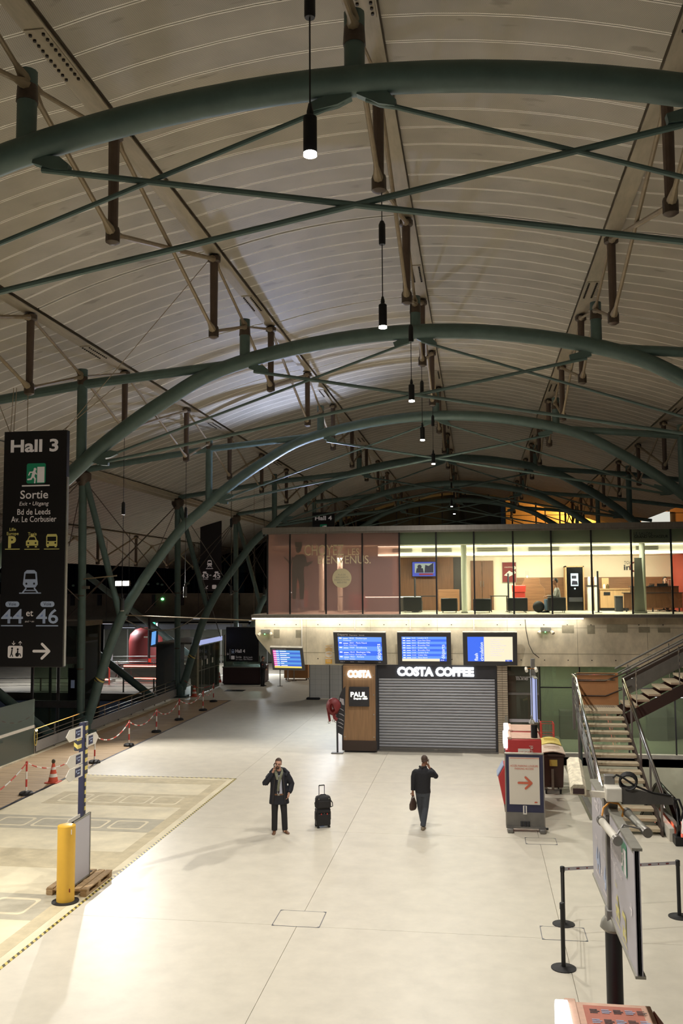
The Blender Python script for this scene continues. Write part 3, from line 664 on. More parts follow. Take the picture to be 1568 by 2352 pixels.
B().bx(a.x+.02, b.x-.02, YF+.02, YF+.03, b.z, a.z).build('lounge_panel', 'off_white', wn, 0)
text(wn, 'LE SALON', PY(1455, 1229, YF-.004), .10, 'charcoal'); text(wn, 'GRAND VOYAGEUR', PY(1456, 1236, YF-.004), .10, 'black', bold=.012, width=PY(1534, 1236, YF).x-PY(1456, 1236, YF).x)
# ---- things in the lounge
ZL = 4.93
def floor_box(name, label, cat, x0, x1, ytop, Y, d, mat, **k):
    a, b = PY(x0, ytop, Y), PY(x1, ytop, Y); o = B().bx(a.x, b.x, Y, Y+d, ZL, a.z).build(name, mat, bevel=.01); return tag(o, label, cat)
for i, (px, Y) in enumerate(((1066.5, 35.0), (1478, 35.0), (738, 36), (781, 36.2))):
    p = PY(px, 1400, Y); r = thing('round_column', ('pale round column in the lounge before the double doors', 'pale round column in the lounge beside the grey banner', 'pale round column behind the pink film near the printed porter', 'pale round column behind the pink film and the printed disc')[i], 'column', (p.x, Y, ZL))
    B().tube((0, 0, 0), (0, 0, 3.03), .105, n=16).build('shaft', 'lounge_grey', r, world=False); B().tube((0, 0, 0), (0, 0, .05), .125, n=16).build('skirting', 'galv', r, world=False)
# television
a, b = PY(945.5, 1290, 38.6), PY(1003, 1324.5, 38.6); r = thing('television', 'wall television showing a news panel, on the walnut lounge wall', 'television', ((a.x+b.x)/2, 38.6, b.z))
B().bx(a.x, b.x, 38.6, 38.68, b.z, a.z).build('frame', 'black', r, bevel=.008); W, H = b.x-a.x, a.z-b.z
F = Flat((a.x, 38.6, b.z)); F.p([(.02, .02), (W-.02, .02), (W-.02, H-.02), (.02, H-.02)]); F.build('screen', 'tv_blue', r)
F = Flat((a.x, 38.598, b.z)); F.p([(.12, .16), (W-.12, .16), (W-.12, H-.08), (.12, H-.08)]); F.build('picture', 'scr_pale', r)
F = Flat((a.x, 38.596, b.z)); F.p(off(circ(.09, 12), .32, .42)); F.p([(.16, .17), (.5, .17), (.46, .36), (.2, .36)]); F.p([(.52, .17), (W-.14, .17), (W-.14, .5), (.9, .58), (.7, .45), (.56, .5)]); F.build('picture_shapes', 'tv_dark', r)
F = Flat((a.x, 38.594, b.z)); F.p([(.3, .07), (W-.16, .07), (W-.16, .14), (.3, .14)]); F.build('caption_bar', 'tv_red', r)
# double doors
a, b = PY(1080, 1288, 39.1), PY(1134, 1396, 39.1); r = thing('double_door', 'walnut double doors in the lounge back wall', 'door', ((a.x+b.x)/2, 39.1, ZL)); mx = (a.x+b.x)/2
for q in ((a.x, mx-.01), (mx+.01, b.x)): B().bx(q[0], q[1], 39.08, 39.18, ZL, a.z).build('door_leaf', 'walnut', r, bevel=.006)
for sx in (-.06, .06): B().tube((mx+sx, 39.04, 5.9), (mx+sx, 39.04, 6.15), .012, n=6).build('door_handle', 'steel', r)
# poster
a, b = PY(1152, 1291, 39.1), PY(1186, 1338, 39.1); r = thing('poster', 'framed red poster on the cream lounge wall', 'poster', ((a.x+b.x)/2, 39.1, b.z))
B().bx(a.x, b.x, 39.12, 39.19, b.z, a.z).build('frame', 'galv', r, bevel=.005); B().bx(a.x+.02, b.x-.02, 39.11, 39.12, b.z+.02, a.z-.02).build('print', 'dark_red', r, 0)
F = Flat((a.x, 39.108, b.z)); F.p([(.08, .3), (.3, .5), (.42, .42), (.52, .5), (.58, .4), (.3, .25)]); F.p(off(circ(.08, 12), .5, .62)); F.build('print_shapes', 'off_white', r); text(r, "L'ALLEMAGNE", (a.x+.1, 39.105, a.z-.24), .05, 'off_white')
# dark square armchairs
def armchair(x0, x1, ytop, Y, label, mat='leather'):
    a, b = PY(x0, ytop, Y), PY(x1, ytop, Y); W = b.x-a.x; h = max(.5, a.z-ZL); r = thing('armchair', label, 'armchair', ((a.x+b.x)/2, Y, ZL), 'lounge armchairs')
    B().box((0, .04, h*.56), (W, .16, h*.88)).build('backrest', mat, r, bevel=.03, world=False)
    for sx in (-1, 1): B().box((sx*(W/2-.06), .38, h*.45), (.12, .62, h*.55)).build('armrest', mat, r, bevel=.03, world=False)
    B().box((0, .4, .3), (W-.22, .6, .2)).build('seat', mat, r, bevel=.03, world=False)
    for sx in (-1, 1):
        for yy in (.02, .66): B().tube((sx*(W/2-.06), yy, 0), (sx*(W/2-.06), yy, .14), .018, n=6).build('leg', 'steel', r, world=False)
armchair(1012, 1050, 1374, 35.2, 'black square armchair before the low walnut cabinet'); armchair(1086, 1127, 1375, 35.2, 'black square armchair before the double doors'); armchair(1165, 1211, 1373, 35.2, 'black square armchair before the framed red poster')
armchair(1257, 1299, 1372, 35.2, 'black square armchair with a seated man, beside the coffee machine'); armchair(925, 968, 1371, 35.6, 'black square armchair below the television'); armchair(800, 838, 1366, 36.2, 'dark armchair behind the pink film below the printed disc', 'dark_red')
# red high-back chair
a = PY(1176, 1344, 36.45); b = PY(1207, 1372, 36.45); r = thing('tub_chair', 'bright red high tub chair beside the walnut block', 'chair', ((a.x+b.x)/2, 36.45, ZL)); W = b.x-a.x
B().prism([(-W/2, .75), (W/2, .75), (W/2+.02, a.z-ZL), (-W/2-.02, a.z-ZL)], (0, 0, 0), X_, Z_, -.12).build('backrest', 'red_bright', r, world=False, bevel=.03)
B().box((0, .3, .62), (W*.94, .56, .28)).build('seat', 'red_bright', r, world=False, bevel=.04)
for sx in (-1, 1):
    for yy in (.06, .5): B().tube((sx*W*.38, yy, 0), (sx*W*.42, yy, .52), .018, n=6).build('leg', 'black', r, world=False)
# low cabinet, stepped block
floor_box('low_cabinet', 'low walnut cabinet behind a black armchair, beside the pale column', 'cabinet', 1006, 1054, 1354, 37.4, .6, 'walnut_h')
q = [PY(x, y, 37.2) for x, y in ((1197, 1402), (1197, 1345), (1205, 1328), (1238, 1328), (1240, 1342), (1251, 1352), (1251, 1402))]
o = B().prism([(p.x, max(p.z, ZL)) for p in q], (0, 37.2, 0), X_, Z_, -.7).build('display_block', 'walnut_h', bevel=.01); tag(o, 'stepped walnut block beside the red tub chair', 'block')
r = thing('glass_lantern', 'small glass lantern standing on the stepped walnut block', 'lantern', (PY(1211, 1327, 37.4).x, 37.5, PY(1211, 1328, 37.4).z))
for sx in (-.05, 0, .05): B().tube((sx, 0, 0), (sx, 0, .3), .006, n=5).build('rod', 'steel', r, world=False)
B().ell((0, 0, .05), (.05, .05, .06)).build('bulb', 'off_white', r, world=False)
# coffee machine
a, b = PY(1297, 1300, 38.3), PY(1343, 1405, 38.3); r = thing('coffee_machine', 'tall black coffee vending machine framed in wood', 'vending machine', ((a.x+b.x)/2, 38.3, ZL)); W = b.x-a.x
B().bx(a.x, a.x+.05, 38.25, 39.0, ZL, a.z).bx(b.x-.05, b.x, 38.25, 39.0, ZL, a.z).bx(a.x, b.x, 38.25, 39.0, a.z-.05, a.z).build('wood_frame', 'oak_light', r, 0)
B().bx(a.x+.06, b.x-.06, 38.3, 38.95, ZL, a.z-.06).build('cabinet', 'black_gloss', r, bevel=.01)
p, q = PY(1310, 1317, 38.28), PY(1328, 1346, 38.28); B().bx(p.x, q.x, 38.28, 38.3, q.z, p.z).build('screen', 'shop_light', r, 0); F = Flat((p.x, 38.278, q.z)); F.p([(.03, .05), (.28, .05), (.25, .2), (.06, .22)]); F.p([(.04, .3), (.22, .3), (.22, .42), (.04, .42)]); F.build('screen_image', 'tv_dark', r)
p = PY(1320, 1352, 38.27); B().tube((p.x, 38.3, p.z), (p.x, 38.27, p.z), .035, n=12).build('button', 'shop_light', r); p, q = PY(1306, 1372, 38.29), PY(1338, 1382, 38.29); B().bx(p.x, q.x, 38.27, 38.3, q.z, p.z).build('tray', 'charcoal', r, 0)
# water fountains
for i, px in enumerate((1354, 1369)):
    p = PY(px, 1400, 37.8); r = thing('water_fountain', 'slim pale water fountain between coffee machine and oak counter', 'water fountain', (p.x, 37.8, ZL), 'water fountains in the lounge')
    B().box((0, 0, .48), (.15, .25, .96)).build('body', 'off_white', r, world=False, bevel=.015); B().box((0, 0, .99), (.2, .3, .05)).build('tray', 'charcoal', r, world=False); B().lathe([(.05, 1.02), (.06, 1.05), (.06, 1.3), (.03, 1.36)], (0, 0, 0), 10).build('cup_tube', 'off_white', r, world=False)
# oak counter, bin, desk
a, b = PY(1378, 1352, 37.6), PY(1446, 1352, 37.6); r = thing('counter', 'light oak counter with a dark slot beside the water fountains', 'counter', ((a.x+b.x)/2, 37.6, ZL))
B().bx(a.x, b.x, 37.6, 38.3, ZL+.12, a.z-.04).build('front', 'oak_light', r, 0); B().bx(a.x-.02, b.x+.02, 37.56, 38.34, a.z-.04, a.z).build('worktop', 'oak_light', r, 0); B().bx(a.x+.05, b.x-.05, 37.66, 38.2, ZL, ZL+.12).build('plinth', 'charcoal', r, 0)
p, q = PY(1386, 1360, 37.58), PY(1401, 1367, 37.58); B().bx(p.x, q.x, 37.58, 37.6, q.z, p.z).build('slot', 'black', r, 0)
tag(B().bx(*(lambda a, b: (a.x, b.x, 37.8, 38.0, a.z-.002, a.z+.42))(PY(1382, 1352, 37.8), PY(1398, 1352, 37.8))).build('cardboard_box', 'oak_light', bevel=.01), 'pale cardboard box standing on the light oak counter', 'box')
for k, px in enumerate((1387, 1395)):
    p = PY(px, 1350, 37.7); tag(B().lathe([(.05, -.02), (.055, .1), (.03, .13), (.03, .16)], (p.x, 37.7, PY(1378, 1352, 37.6).z+.02), 10).build('jar', 'glass_clear' if k else 'off_white'), ('white lidded jar on the light oak counter', 'clear glass jar on the light oak counter')[k], 'jar', 'jars on the oak counter')
a, b = PY(1413, 1368, 36.6), PY(1430, 1368, 36.6); r = thing('litter_bin', 'black rectangular litter bin before the light oak counter', 'bin', ((a.x+b.x)/2, 36.6, ZL)); B().bx(a.x, b.x, 36.6, 36.95, ZL, a.z-.03).build('body', 'charcoal', r, bevel=.01); B().bx(a.x-.01, b.x+.01, 36.58, 36.97, a.z-.03, a.z).build('lid', 'galv', r, 0)
a, b = PY(1432, 1363, 36.2), PY(1566, 1363, 36.2); c2, d2 = PY(1447, 1348, 36.5), PY(1558, 1348, 36.5); r = thing('reception_desk', 'long walnut reception desk with a raised shelf, woman seated behind', 'desk', ((a.x+b.x)/2, 36.2, ZL))
B().bx(a.x, b.x, 36.2, 36.25, ZL+.15, a.z).build('front_panel', 'walnut', r, 0); B().bx(a.x-.02, b.x+.05, 36.15, 36.6, a.z, a.z+.03).build('ledge', 'charcoal', r, 0)
B().bx(c2.x, d2.x, 36.5, 36.56, a.z+.03, c2.z).build('raised_panel', 'walnut', r, 0); B().bx(c2.x, d2.x, 36.46, 37.0, c2.z, c2.z+.025).build('worktop', 'charcoal', r, 0)
for x in (a.x+.1, (a.x+b.x)/2, b.x-.1): B().tube((x, 36.3, ZL), (x, 36.3, ZL+.16), .03, n=6).build('leg', 'charcoal', r)
zt = c2.z+.025
tag(B().prism([(-.2, 0), (.2, 0), (.2, .1), (-.2, .1)], (PY(1521, 1345, 36.7).x, 36.7, zt), X_, Z_, -.03).build('monitor', 'black', bevel=.005), 'low black monitor on the reception desk before the woman', 'monitor')
r = thing('desk_phone', 'dark desk phone on the reception desk beside the monitor', 'phone', (PY(1496, 1345, 36.7).x, 36.7, zt)); B().prism([(-.1, 0), (.1, 0), (.1, .06), (-.1, .03)], (0, 0, 0), X_, Z_, -.14).build('base', 'charcoal', r, world=False); B().box((0, -.06, .08), (.2, .05, .03)).build('handset', 'black', r, world=False, bevel=.01)
r = thing('leaflet_holder', 'white leaflet holder with pink leaflets at the end of the reception desk', 'leaflet holder', (PY(1541, 1345, 36.7).x, 36.7, zt)); B().box((0, .05, .13), (.2, .02, .26)).build('back', 'off_white', r, world=False)
for k in range(3): B().box((-.065+.065*k, .03, .13), (.055, .015, .22)).build('leaflet', 'red_dusty', r, world=False)
# roll-up banner, wall logo, hand gel post
a, b = PY(1456, 1282, 34.6), PY(1474, 1282, 34.6); r = thing('rollup_banner', 'grey roll-up banner seen from behind, leaning by the pale column', 'banner', ((a.x+b.x)/2, 34.6, ZL)); B().add([(a.x-.06, 34.6, ZL+.05), (b.x+.08, 34.75, ZL+.05), (b.x, 34.7, a.z), (a.x, 34.6, a.z)], [(0, 1, 2, 3)]).build('sheet', 'banner_grey', r, 0); B().bx(a.x-.08, b.x+.1, 34.55, 34.8, ZL, ZL+.06).build('base', 'galv', r, bevel=.01); B().tube((a.x, 34.62, a.z), (b.x, 34.7, a.z), .012, n=6).build('top_rail', 'charcoal', r)
text(wb, 'TGV', PY(1433, 1296, YB_-.01), .13, 'charcoal', width=.26); text(wb, 'in', PY(1432, 1309, YB_-.01), .22, 'charcoal', bold=.03, width=.28)
p = PY(1458, 1302, YB_-.02); m = B(); m.path([(p.x+.19*math.cos(t*.3927), YB_-.015, p.z+.19*math.sin(t*.3927)) for t in range(16)], .03, 6, closed=True); m.build('wall_logo_ring', 'dark_red', wb)
for i, (px, Y) in enumerate(((953, 36.4), (1168, 36.5), (1374, 35.4))):
    p = PY(px, 1400, Y); h = (1.35, 1.5, 1.55)[i]; r = thing('belt_post', ('slim dark post in the lounge below the television', 'slim dark post in the lounge beside the red tub chair', 'slim dark post in the lounge before the oak counter')[i], 'post', (p.x, Y, ZL), 'dark posts in the lounge'); B().tube((0, 0, 0), (0, 0, h), .035, n=8).build('pole', 'charcoal', r, world=False); B().lathe([(.14, 0), (.14, .015), (.03, .03)], (0, 0, 0), 14).build('base', 'charcoal', r, world=False)
# bar tables
for i, (px, Y) in enumerate(((985, 36.6), (1146, 36.3), (790, 35.6))):
    p = PY(px, 1400, Y); r = thing('side_table', ('slim dark table under the television', 'slim dark table between black armchairs before the doors', 'slim dark table behind the pink film')[i], 'table', (p.x, Y, ZL), 'lounge tables'); B().box((0, 0, .62), (.7, .5, .03)).build('table_top', 'charcoal', r, world=False)
    for sx in (-1, 1):
        for sy in (-1, 1): B().tube((sx*.3, sy*.2, 0), (sx*.3, sy*.2, .61), .015, n=6).build('leg', 'black', r, world=False)
# bags
tag(B().ell((PY(1237, 1395, 35.4).x, 35.5, ZL+.22), (.22, .16, .22)).build('rucksack', 'bag_black'), 'black rucksack on the lounge floor by the seated man', 'bag')
# bar counter behind film with light
o = tag(B().bx(PY(838, 1372, 36.9).x, PY(966, 1372, 36.9).x, 36.9, 37.4, ZL, ZL+.62).build('bar_counter', 'dark_panel', bevel=.02), 'dark bar counter with a bright edge behind the pink film', 'counter'); 
B().bx(PY(838, 1372, 36.86).x, PY(966, 1372, 36.86).x, 36.86, 36.9, ZL+.57, ZL+.60).build('edge_light', 'cove_light', o, 0)
# ================================================================== DISPLAY SCREENS
def screen(tl, tr, br, bl, label, yt=33.0, yb=33.42):
    a, b, c, d = PY(*tl, yt), PY(*tr, yt), PY(*br, yb), PY(*bl, yb); u = ((b-a)+(c-d)).normalized(); v = ((a-d)+(b-c)).normalized(); n = u.cross(v)
    W = ((b-a).length+(c-d).length)/2; H = ((a-d).length+(b-c).length)/2; o = (a+b+c+d)/4-u*W/2-v*H/2
    r = thing('departure_screen', label, 'screen', tuple(o), 'hanging information screens')
    B().prism([(0, 0), (W, 0), (W, H), (0, H)], o, u, v, -.1).build('case', 'screen_frame', r, bevel=.008)
    B().prism([(0, H-.012), (W, H-.012), (W, H+.012), (0, H+.012)], o, u, v, -.12).build('top_lip', 'galv', r, 0)
    c_ = o+u*W/2+v*H*.8-n*.1; B().tube(c_, (c_.x, YF, c_.z+.15), .03, n=8).build('wall_arm', 'galv', r)
    return r, o, u, v, W, H
def sflat(r, o, u, v, mat, rects, name='screen_field', up=0):
    F = Flat(o, u, v, .003+up*.002)
    for x0, y0, x1, y1 in rects: F.p([(x0, y0), (x1, y0), (x1, y1), (x0, y1)])
    return F.build(name, mat, r)
def at(o, u, v, x, y): return o+u*x+v*y
# screen 1
r, o, u, v, W, H = screen((764, 1453), (886, 1453), (888, 1527), (770, 1524), "screen headed Départs, above the Costa totem")
sx, sy = .155*W/1.9, .15; x0, x1, y0, y1 = .16, W-.16, .16, H-.17
rows = [('18h50', 'Dunkerque', 'Dunkerque'), ('18h51', 'Paris Nord', 'Arras • Paris Nord'), ('19h09', 'Strasbourg', ''), ('19h15', 'Boulogne Ville', 'Calais Frethun • Boulogne Ville'), ('19h21', 'Amiens', 'Arras • Amiens')]
hh = (y1-y0)/5
sflat(r, o, u, v, 'scr_blue_b', [(x0, y1-hh*(k+1), x1, y1-hh*k) for k in (0, 2, 4)]); sflat(r, o, u, v, 'scr_blue', [(x0, y1-hh*(k+1), x1, y1-hh*k) for k in (1, 3)])
for k, (t, d, vi) in enumerate(rows):
    yb = y1-hh*k-.075
    text(r, t, at(o, u, v, x0+.42, yb), .052, 'scr_text', u, v, lift=.008); text(r, d, at(o, u, v, x0+.66, yb), .062, 'scr_text', u, v, lift=.008)
    if vi: text(r, vi, at(o, u, v, x0+.2, yb-.085), .045, 'scr_text', u, v, lift=.008)
    sflat(r, o, u, v, 'scr_text', [(x0+.04, yb, x0+.14, yb+.045), (x0+.19, yb-.005, x0+.37, yb+.02)], 'train_icon', 2)
text(r, 'départs', at(o, u, v, x1-.06, y0+.02), .15, 'scr_blue_b' if 0 else 'scr_text', v, -u, lift=.006)
text(r, 'Départs', at(o, u, v, .16, H-.12), .075, 'sign_white', u, v, space=1.1); text(r, 'Departures   Vertrek', at(o, u, v, .58, H-.12), .045, 'sign_white', u, v, shear=.2)
for s_, x in (('train n°', .2), ('heure', .58), ('destination', .86), ('voie', 1.62)): text(r, s_, at(o, u, v, x*W/1.94, .075), .04, 'sign_white', u, v)
# screen 2
r, o, u, v, W, H = screen((911, 1453), (1035, 1453), (1036, 1528), (914, 1527), "screen listing London and Bruxelles trains, over the coffee sign")
y1 = H-.16; x1 = W-.16; rows = [('19h35', 'London St P.'), ('20h02', 'Lyon Part Dieu'), ('20h03', 'Bruxelles Midi'), ('20h09', 'Bruxelles Midi'), ('20h15', 'Calais Ville'), ('20h30', 'Bruxelles Midi'), ('21h00', 'London St P.'), ('21h45', 'Calais Ville'), ('21h53', 'Paris Nord')]
y0 = .25; hh = (y1-y0)/9
sflat(r, o, u, v, 'scr_blue_b', [(x0, y1-hh*(k+1), x1, y1-hh*k) for k in range(0, 9, 2)]); sflat(r, o, u, v, 'scr_blue', [(x0, y1-hh*(k+1), x1, y1-hh*k) for k in range(1, 9, 2)])
for k, (t, d) in enumerate(rows):
    yb = y1-hh*k-.07; text(r, t, at(o, u, v, x0+.36, yb), .042, 'scr_text', u, v, lift=.008); text(r, d, at(o, u, v, x0+.58, yb), .052, 'scr_text', u, v, lift=.008); sflat(r, o, u, v, 'scr_text', [(x0+.04, yb, x0+.13, yb+.035), (x0+.17, yb, x0+.32, yb+.025)], 'train_icon', 2)
text(r, 'départs', at(o, u, v, x1-.07, y0), .13, 'scr_text', v, -u, lift=.006); sflat(r, o, u, v, 'scr_cream', [(x0, .15, x1-.25, .25)]); sflat(r, o, u, v, 'scr_deep', [(x1-.25, .15, x1, .25)]); text(r, '18:36', at(o, u, v, x1-.22, .175), .045, 'scr_text', u, v, lift=.008)
# screen 3
r, o, u, v, W, H = screen((1062, 1453), (1187, 1453), (1188, 1529), (1064, 1528), "screen with blue flash circulation notice, over the brick pier")
sflat(r, o, u, v, 'scr_blue', [(x0, .16, .74, H-.16)]); sflat(r, o, u, v, 'scr_cream', [(.74, .16, W-.16, H-.16)])
text(r, 'flash', at(o, u, v, .52, .18), .12, 'scr_text', v, -u, lift=.008, bold=.01); text(r, 'circulation', at(o, u, v, .71, .18), .12, 'scr_text', v, -u, lift=.008, bold=.01)
for k, s_ in enumerate(("En raison d'un défaut", "d'alimentation", 'électrique entre', 'Marne-la-Vallée-Chessy', 'et Massy-TGV,', 'le trafic est perturbé', 'uniquement pour les', 'intersecteurs', 'Nord/Sud-Ouest')): text(r, s_, at(o, u, v, .97, H-.27-.077*k), .04, 'text_pale', u, v, lift=.008)
sflat(r, o, u, v, 'scr_deep', [(W-.42, .16, W-.18, .22)], up=1); text(r, '18:36', at(o, u, v, W-.38, .172), .035, 'scr_text', u, v, lift=.01)
# screen 4 (small, regional trains)
r, o, u, v, W, H = screen((619.5, 1487), (694, 1489), (700, 1540), (626, 1539), 'smaller tilted screen with magenta column, at the chamfered concrete end', 33.0, 33.4)
x0, x1, y0, y1 = .09, W-.1, .17, H-.1; hh = (y1-y0)/8
sflat(r, o, u, v, 'scr_cyan', [(x0, y1-hh*(k+1), x1, y1-hh*k) for k in range(0, 8, 2)]); sflat(r, o, u, v, 'scr_cyan_b', [(x0, y1-hh*(k+1), x1, y1-hh*k) for k in range(1, 8, 2)]); sflat(r, o, u, v, 'scr_magenta', [(x0, y0, x0+.12, y1)], up=1); sflat(r, o, u, v, 'scr_yellow', [(x0, y0-.07, x1, y0)])
sflat(r, o, u, v, 'scr_text', [(x0+.02, y1-hh*(k+.7), x0+.22, y1-hh*(k+.35)) for k in range(8)]+[(x0+.26, y1-hh*(k+.7), x0+(.5 if k < 5 else .38)+.12*(k % 2), y1-hh*(k+.35)) for k in range(8)], 'train_rows', 2)
text(r, 'Départs Gare Grandes Lignes', at(o, u, v, x0, H-.065), .03, 'sign_white', u, v)
# ================================================================== COFFEE SHOP FRONT
sf = struct(B().bx(-3.7, 1.03, YF+.12, 38, 0, 3.07).build('wall_shop', 'charcoal', loc=(-1.3, 36, 0)))
sg = thing('shop_sign', 'dark sign board with glowing Costa Coffee letters above the shutter', 'sign', (-1.5, YF-.02, 2.62))
B().bx(-3.72, .64, YF-.06, YF+.12, 2.62, 3.10).build('board', 'charcoal', sg, bevel=.01)
p, q = PY(912, 1551, YF-.1), PY(1088, 1551, YF-.1)
text(sg, 'COSTA COFFEE', (p.x, YF-.06, p.z), .285, 'led_cool', width=q.x-p.x, bold=.055, depth=.012, lift=.03, letters=True)
sh = thing('roller_shutter', 'closed grey metal roller shutter of the coffee shop', 'shutter', (-1.5, YF, 0))
zs = .14
s0 = None
for k in range(24):
    z = zs+.1035*k
    if s0 is None:
        s0 = B().prism([(0, 0), (.034, .014), (.04, .05), (.03, .084), (.004, .094), (.004, .103)], (-3.6, YF, z), (0, -1, 0), Z_, -4.2).build('shutter_slat', 'shutter_metal', sh, 25)
    else: o = s0.copy(); COL.objects.link(o); o.parent = sh; o.location = (0, 0, .1035*k)
B().bx(-3.6, .6, YF-.04, YF+.03, .02, .14).build('bottom_rail', 'grey_metal', sh, 0); B().bx(-1.62, -1.5, YF-.05, YF-.04, .06, .10).build('lock', 'galv', sh, 0)
for x in (-3.64, .6): B().bx(x-.03, x+.04, YF-.06, YF+.06, 0, 2.64).build('side_rail', 'charcoal', sh, 0)
B().bx(-3.66, .66, YF-.16, YF+.12, 0, .05).build('threshold', 'grey_metal', sh, 0)
wp = struct(B().bx(.65, 1.03, YF, YF+.3, 0, 3.1).build('wall_pier', 'mortar', loc=(.84, YF, 0)))
bm_ = None
for c_ in range(2):
    for k in range(35):
        x0, z0 = .66+c_*.185, .3+k*.08
        if bm_ is None: bm_ = B().bx(.66, .835, YF-.022, YF, .3, .365).build('brick', 'brick_tan', wp, 0)
        else: o = bm_.copy(); COL.objects.link(o); o.parent = wp; o.location = (c_*.185, random.uniform(-.004, .004), k*.08)
B().bx(.66, 1.02, YF-.025, YF, 0, .29).build('pier_base', 'brick_tan', wp, 0)
o = B().bx(.90, 1.0, YF-.06, YF-.02, 1.02, 1.32).build('entry_keypad', 'galv', bevel=.008); tag(o, 'small grey metal keypad on the tan brick pier', 'keypad')
# totem
a, b = PY(787, 1722, 33.2), PY(864, 1722, 33.2); tx0, tx1 = a.x+.02, b.x-.02; r = thing('shop_totem', 'wooden shop totem with glowing Costa and Paul signs beside the shutter', 'totem', ((tx0+tx1)/2, 33.2, 0))
B().bx(tx0, tx1, 33.22, 33.66, .12, 3.09).build('body', 'oak', r, bevel=.004); B().bx(tx0-.05, tx0, 33.24, 33.68, .08, 3.09).bx(tx1, tx1+.05, 33.24, 33.68, .08, 3.09).build('edge_frame', 'charcoal', r, 0)
B().bx(tx0-.03, tx1+.03, 33.19, 33.68, .06, .42).build('plinth', 'brown_frame', r, 0); B().bx(tx0+.04, tx1-.04, 33.24, 33.66, 0, .06).build('base', 'black', r, 0)
m = B()
for z in (.55, 1.35, 2.05, 2.75):
    for x in (tx0+.06, tx1-.06): m.tube((x, 33.22, z), (x, 33.19, z), .022, n=8)
m.build('fixing_studs', 'steel', r)
p, q = PY(798, 1555, 33.2), PY(852, 1555, 33.2); text(r, 'COSTA', (p.x, 33.22, p.z), .23, 'led_cool', width=q.x-p.x, bold=.055, depth=.012, lift=.03, letters=True)
a, b = PY(801, 1578, 33.1), PY(847, 1623, 33.1); B().bx(a.x, b.x, 33.12, 33.22, b.z, a.z).build('paul_board', 'charcoal', r, bevel=.006)
W = b.x-a.x; px0 = a.x+.05; zz = b.z+.34
text(r, 'PAUL', (px0+.01, 33.115, zz), .17, 'paul_light', width=W-.14, bold=.02); text(r, 'Depuis 1889', (b.x-.05, 33.115, zz-.09), .06, 'paul_light', align='R', bold=.015, width=.5)
# feather flag
p = PY(775, 1718, 32.9); r = thing('feather_flag', 'black feather flag on a flat foot leaning by the wooden totem', 'flag', (p.x, 32.9, 0))
fp = [PY(x, y, 32.9) for x, y in ((793, 1576), (785, 1585), (779, 1600), (776, 1620), (774, 1650), (774, 1682), (788, 1690), (791, 1660), (792, 1620), (793, 1590))]
B().prism([(q.x, q.z) for q in fp], (0, 32.9, 0), X_, Z_, -.02).build('flag', 'charcoal', r, 0); B().tube((p.x, 32.9, .04), (p.x-.02, 32.9, 1.75), .035, n=8).build('pole', 'charcoal', r); B().bx(p.x-.22, p.x+.2, 32.8, 33.0, 0, .04).build('foot', 'grey_metal', r, bevel=.006)
m = Flat((0, 32.88, 0)); 
for (x, y, dx) in ((783, 1628, 5), (784, 1640, 5), (783, 1652, 5), (782, 1660, 4), (781, 1668, 5)):
    q = PY(x, y, 32.88); m.p([(q.x-.09, q.z+.03), (q.x+.02, q.z), (q.x+.1, q.z-.06), (q.x+.09, q.z-.075), (q.x, q.z-.02), (q.x-.09, q.z+.015)])
q = PY(784, 1612, 32.88); m.p([(q.x-.06, q.z+.14), (q.x+.08, q.z+.1), (q.x+.1, q.z-.12), (q.x+.02, q.z-.1), (q.x-.02, q.z), (q.x-.07, q.z+.02)]); m.build('chalk_lettering', 'sign_grey', r)
# red strap roll
p = PY(764, 1632, 32.75); r = thing('strap_roll', 'rolled dark red strap bundle with buckles hanging by the feather flag', 'strap', (p.x, 32.75, p.z-.4))
for k, (rr, rad) in enumerate(((.17, .1), (.1, .08))): B().path([(p.x+(rr-.02)*math.cos(t*.3927)*1.1, 32.75+.02*k, p.z+.12+rr*1.35*math.sin(t*.3927)) for t in range(16)], rad, 8, closed=True, sq=(1.6, .6)).build('strap_coil', 'dark_red', r)
B().path([(p.x-.18, 32.72, p.z+.1), (p.x-.14, 32.72, p.z-.15), (p.x-.1, 32.72, p.z-.38)], .05, 8, sq=(1, .4)).path([(p.x+.02, 32.7, p.z-.02), (p.x+.08, 32.7, p.z-.26), (p.x+.16, 32.72, p.z-.32)], .07, 8, sq=(1, .5)).build('strap_tail', 'dark_red', r)
m = B()
for dx, dz in ((-.13, -.42), (.02, -.36), (.1, -.38)): m.path([(p.x+dx+.035*math.cos(t*.785), 32.71, p.z+dz+.035*math.sin(t*.785)) for t in range(8)], .012, 6, closed=True)
m.build('buckles', 'chrome', r); B().tube((p.x+.05, 32.75, p.z+.1), (PY(775, 1630, 32.9).x, 32.9, p.z+.1), .02).build('hook', 'charcoal', r)
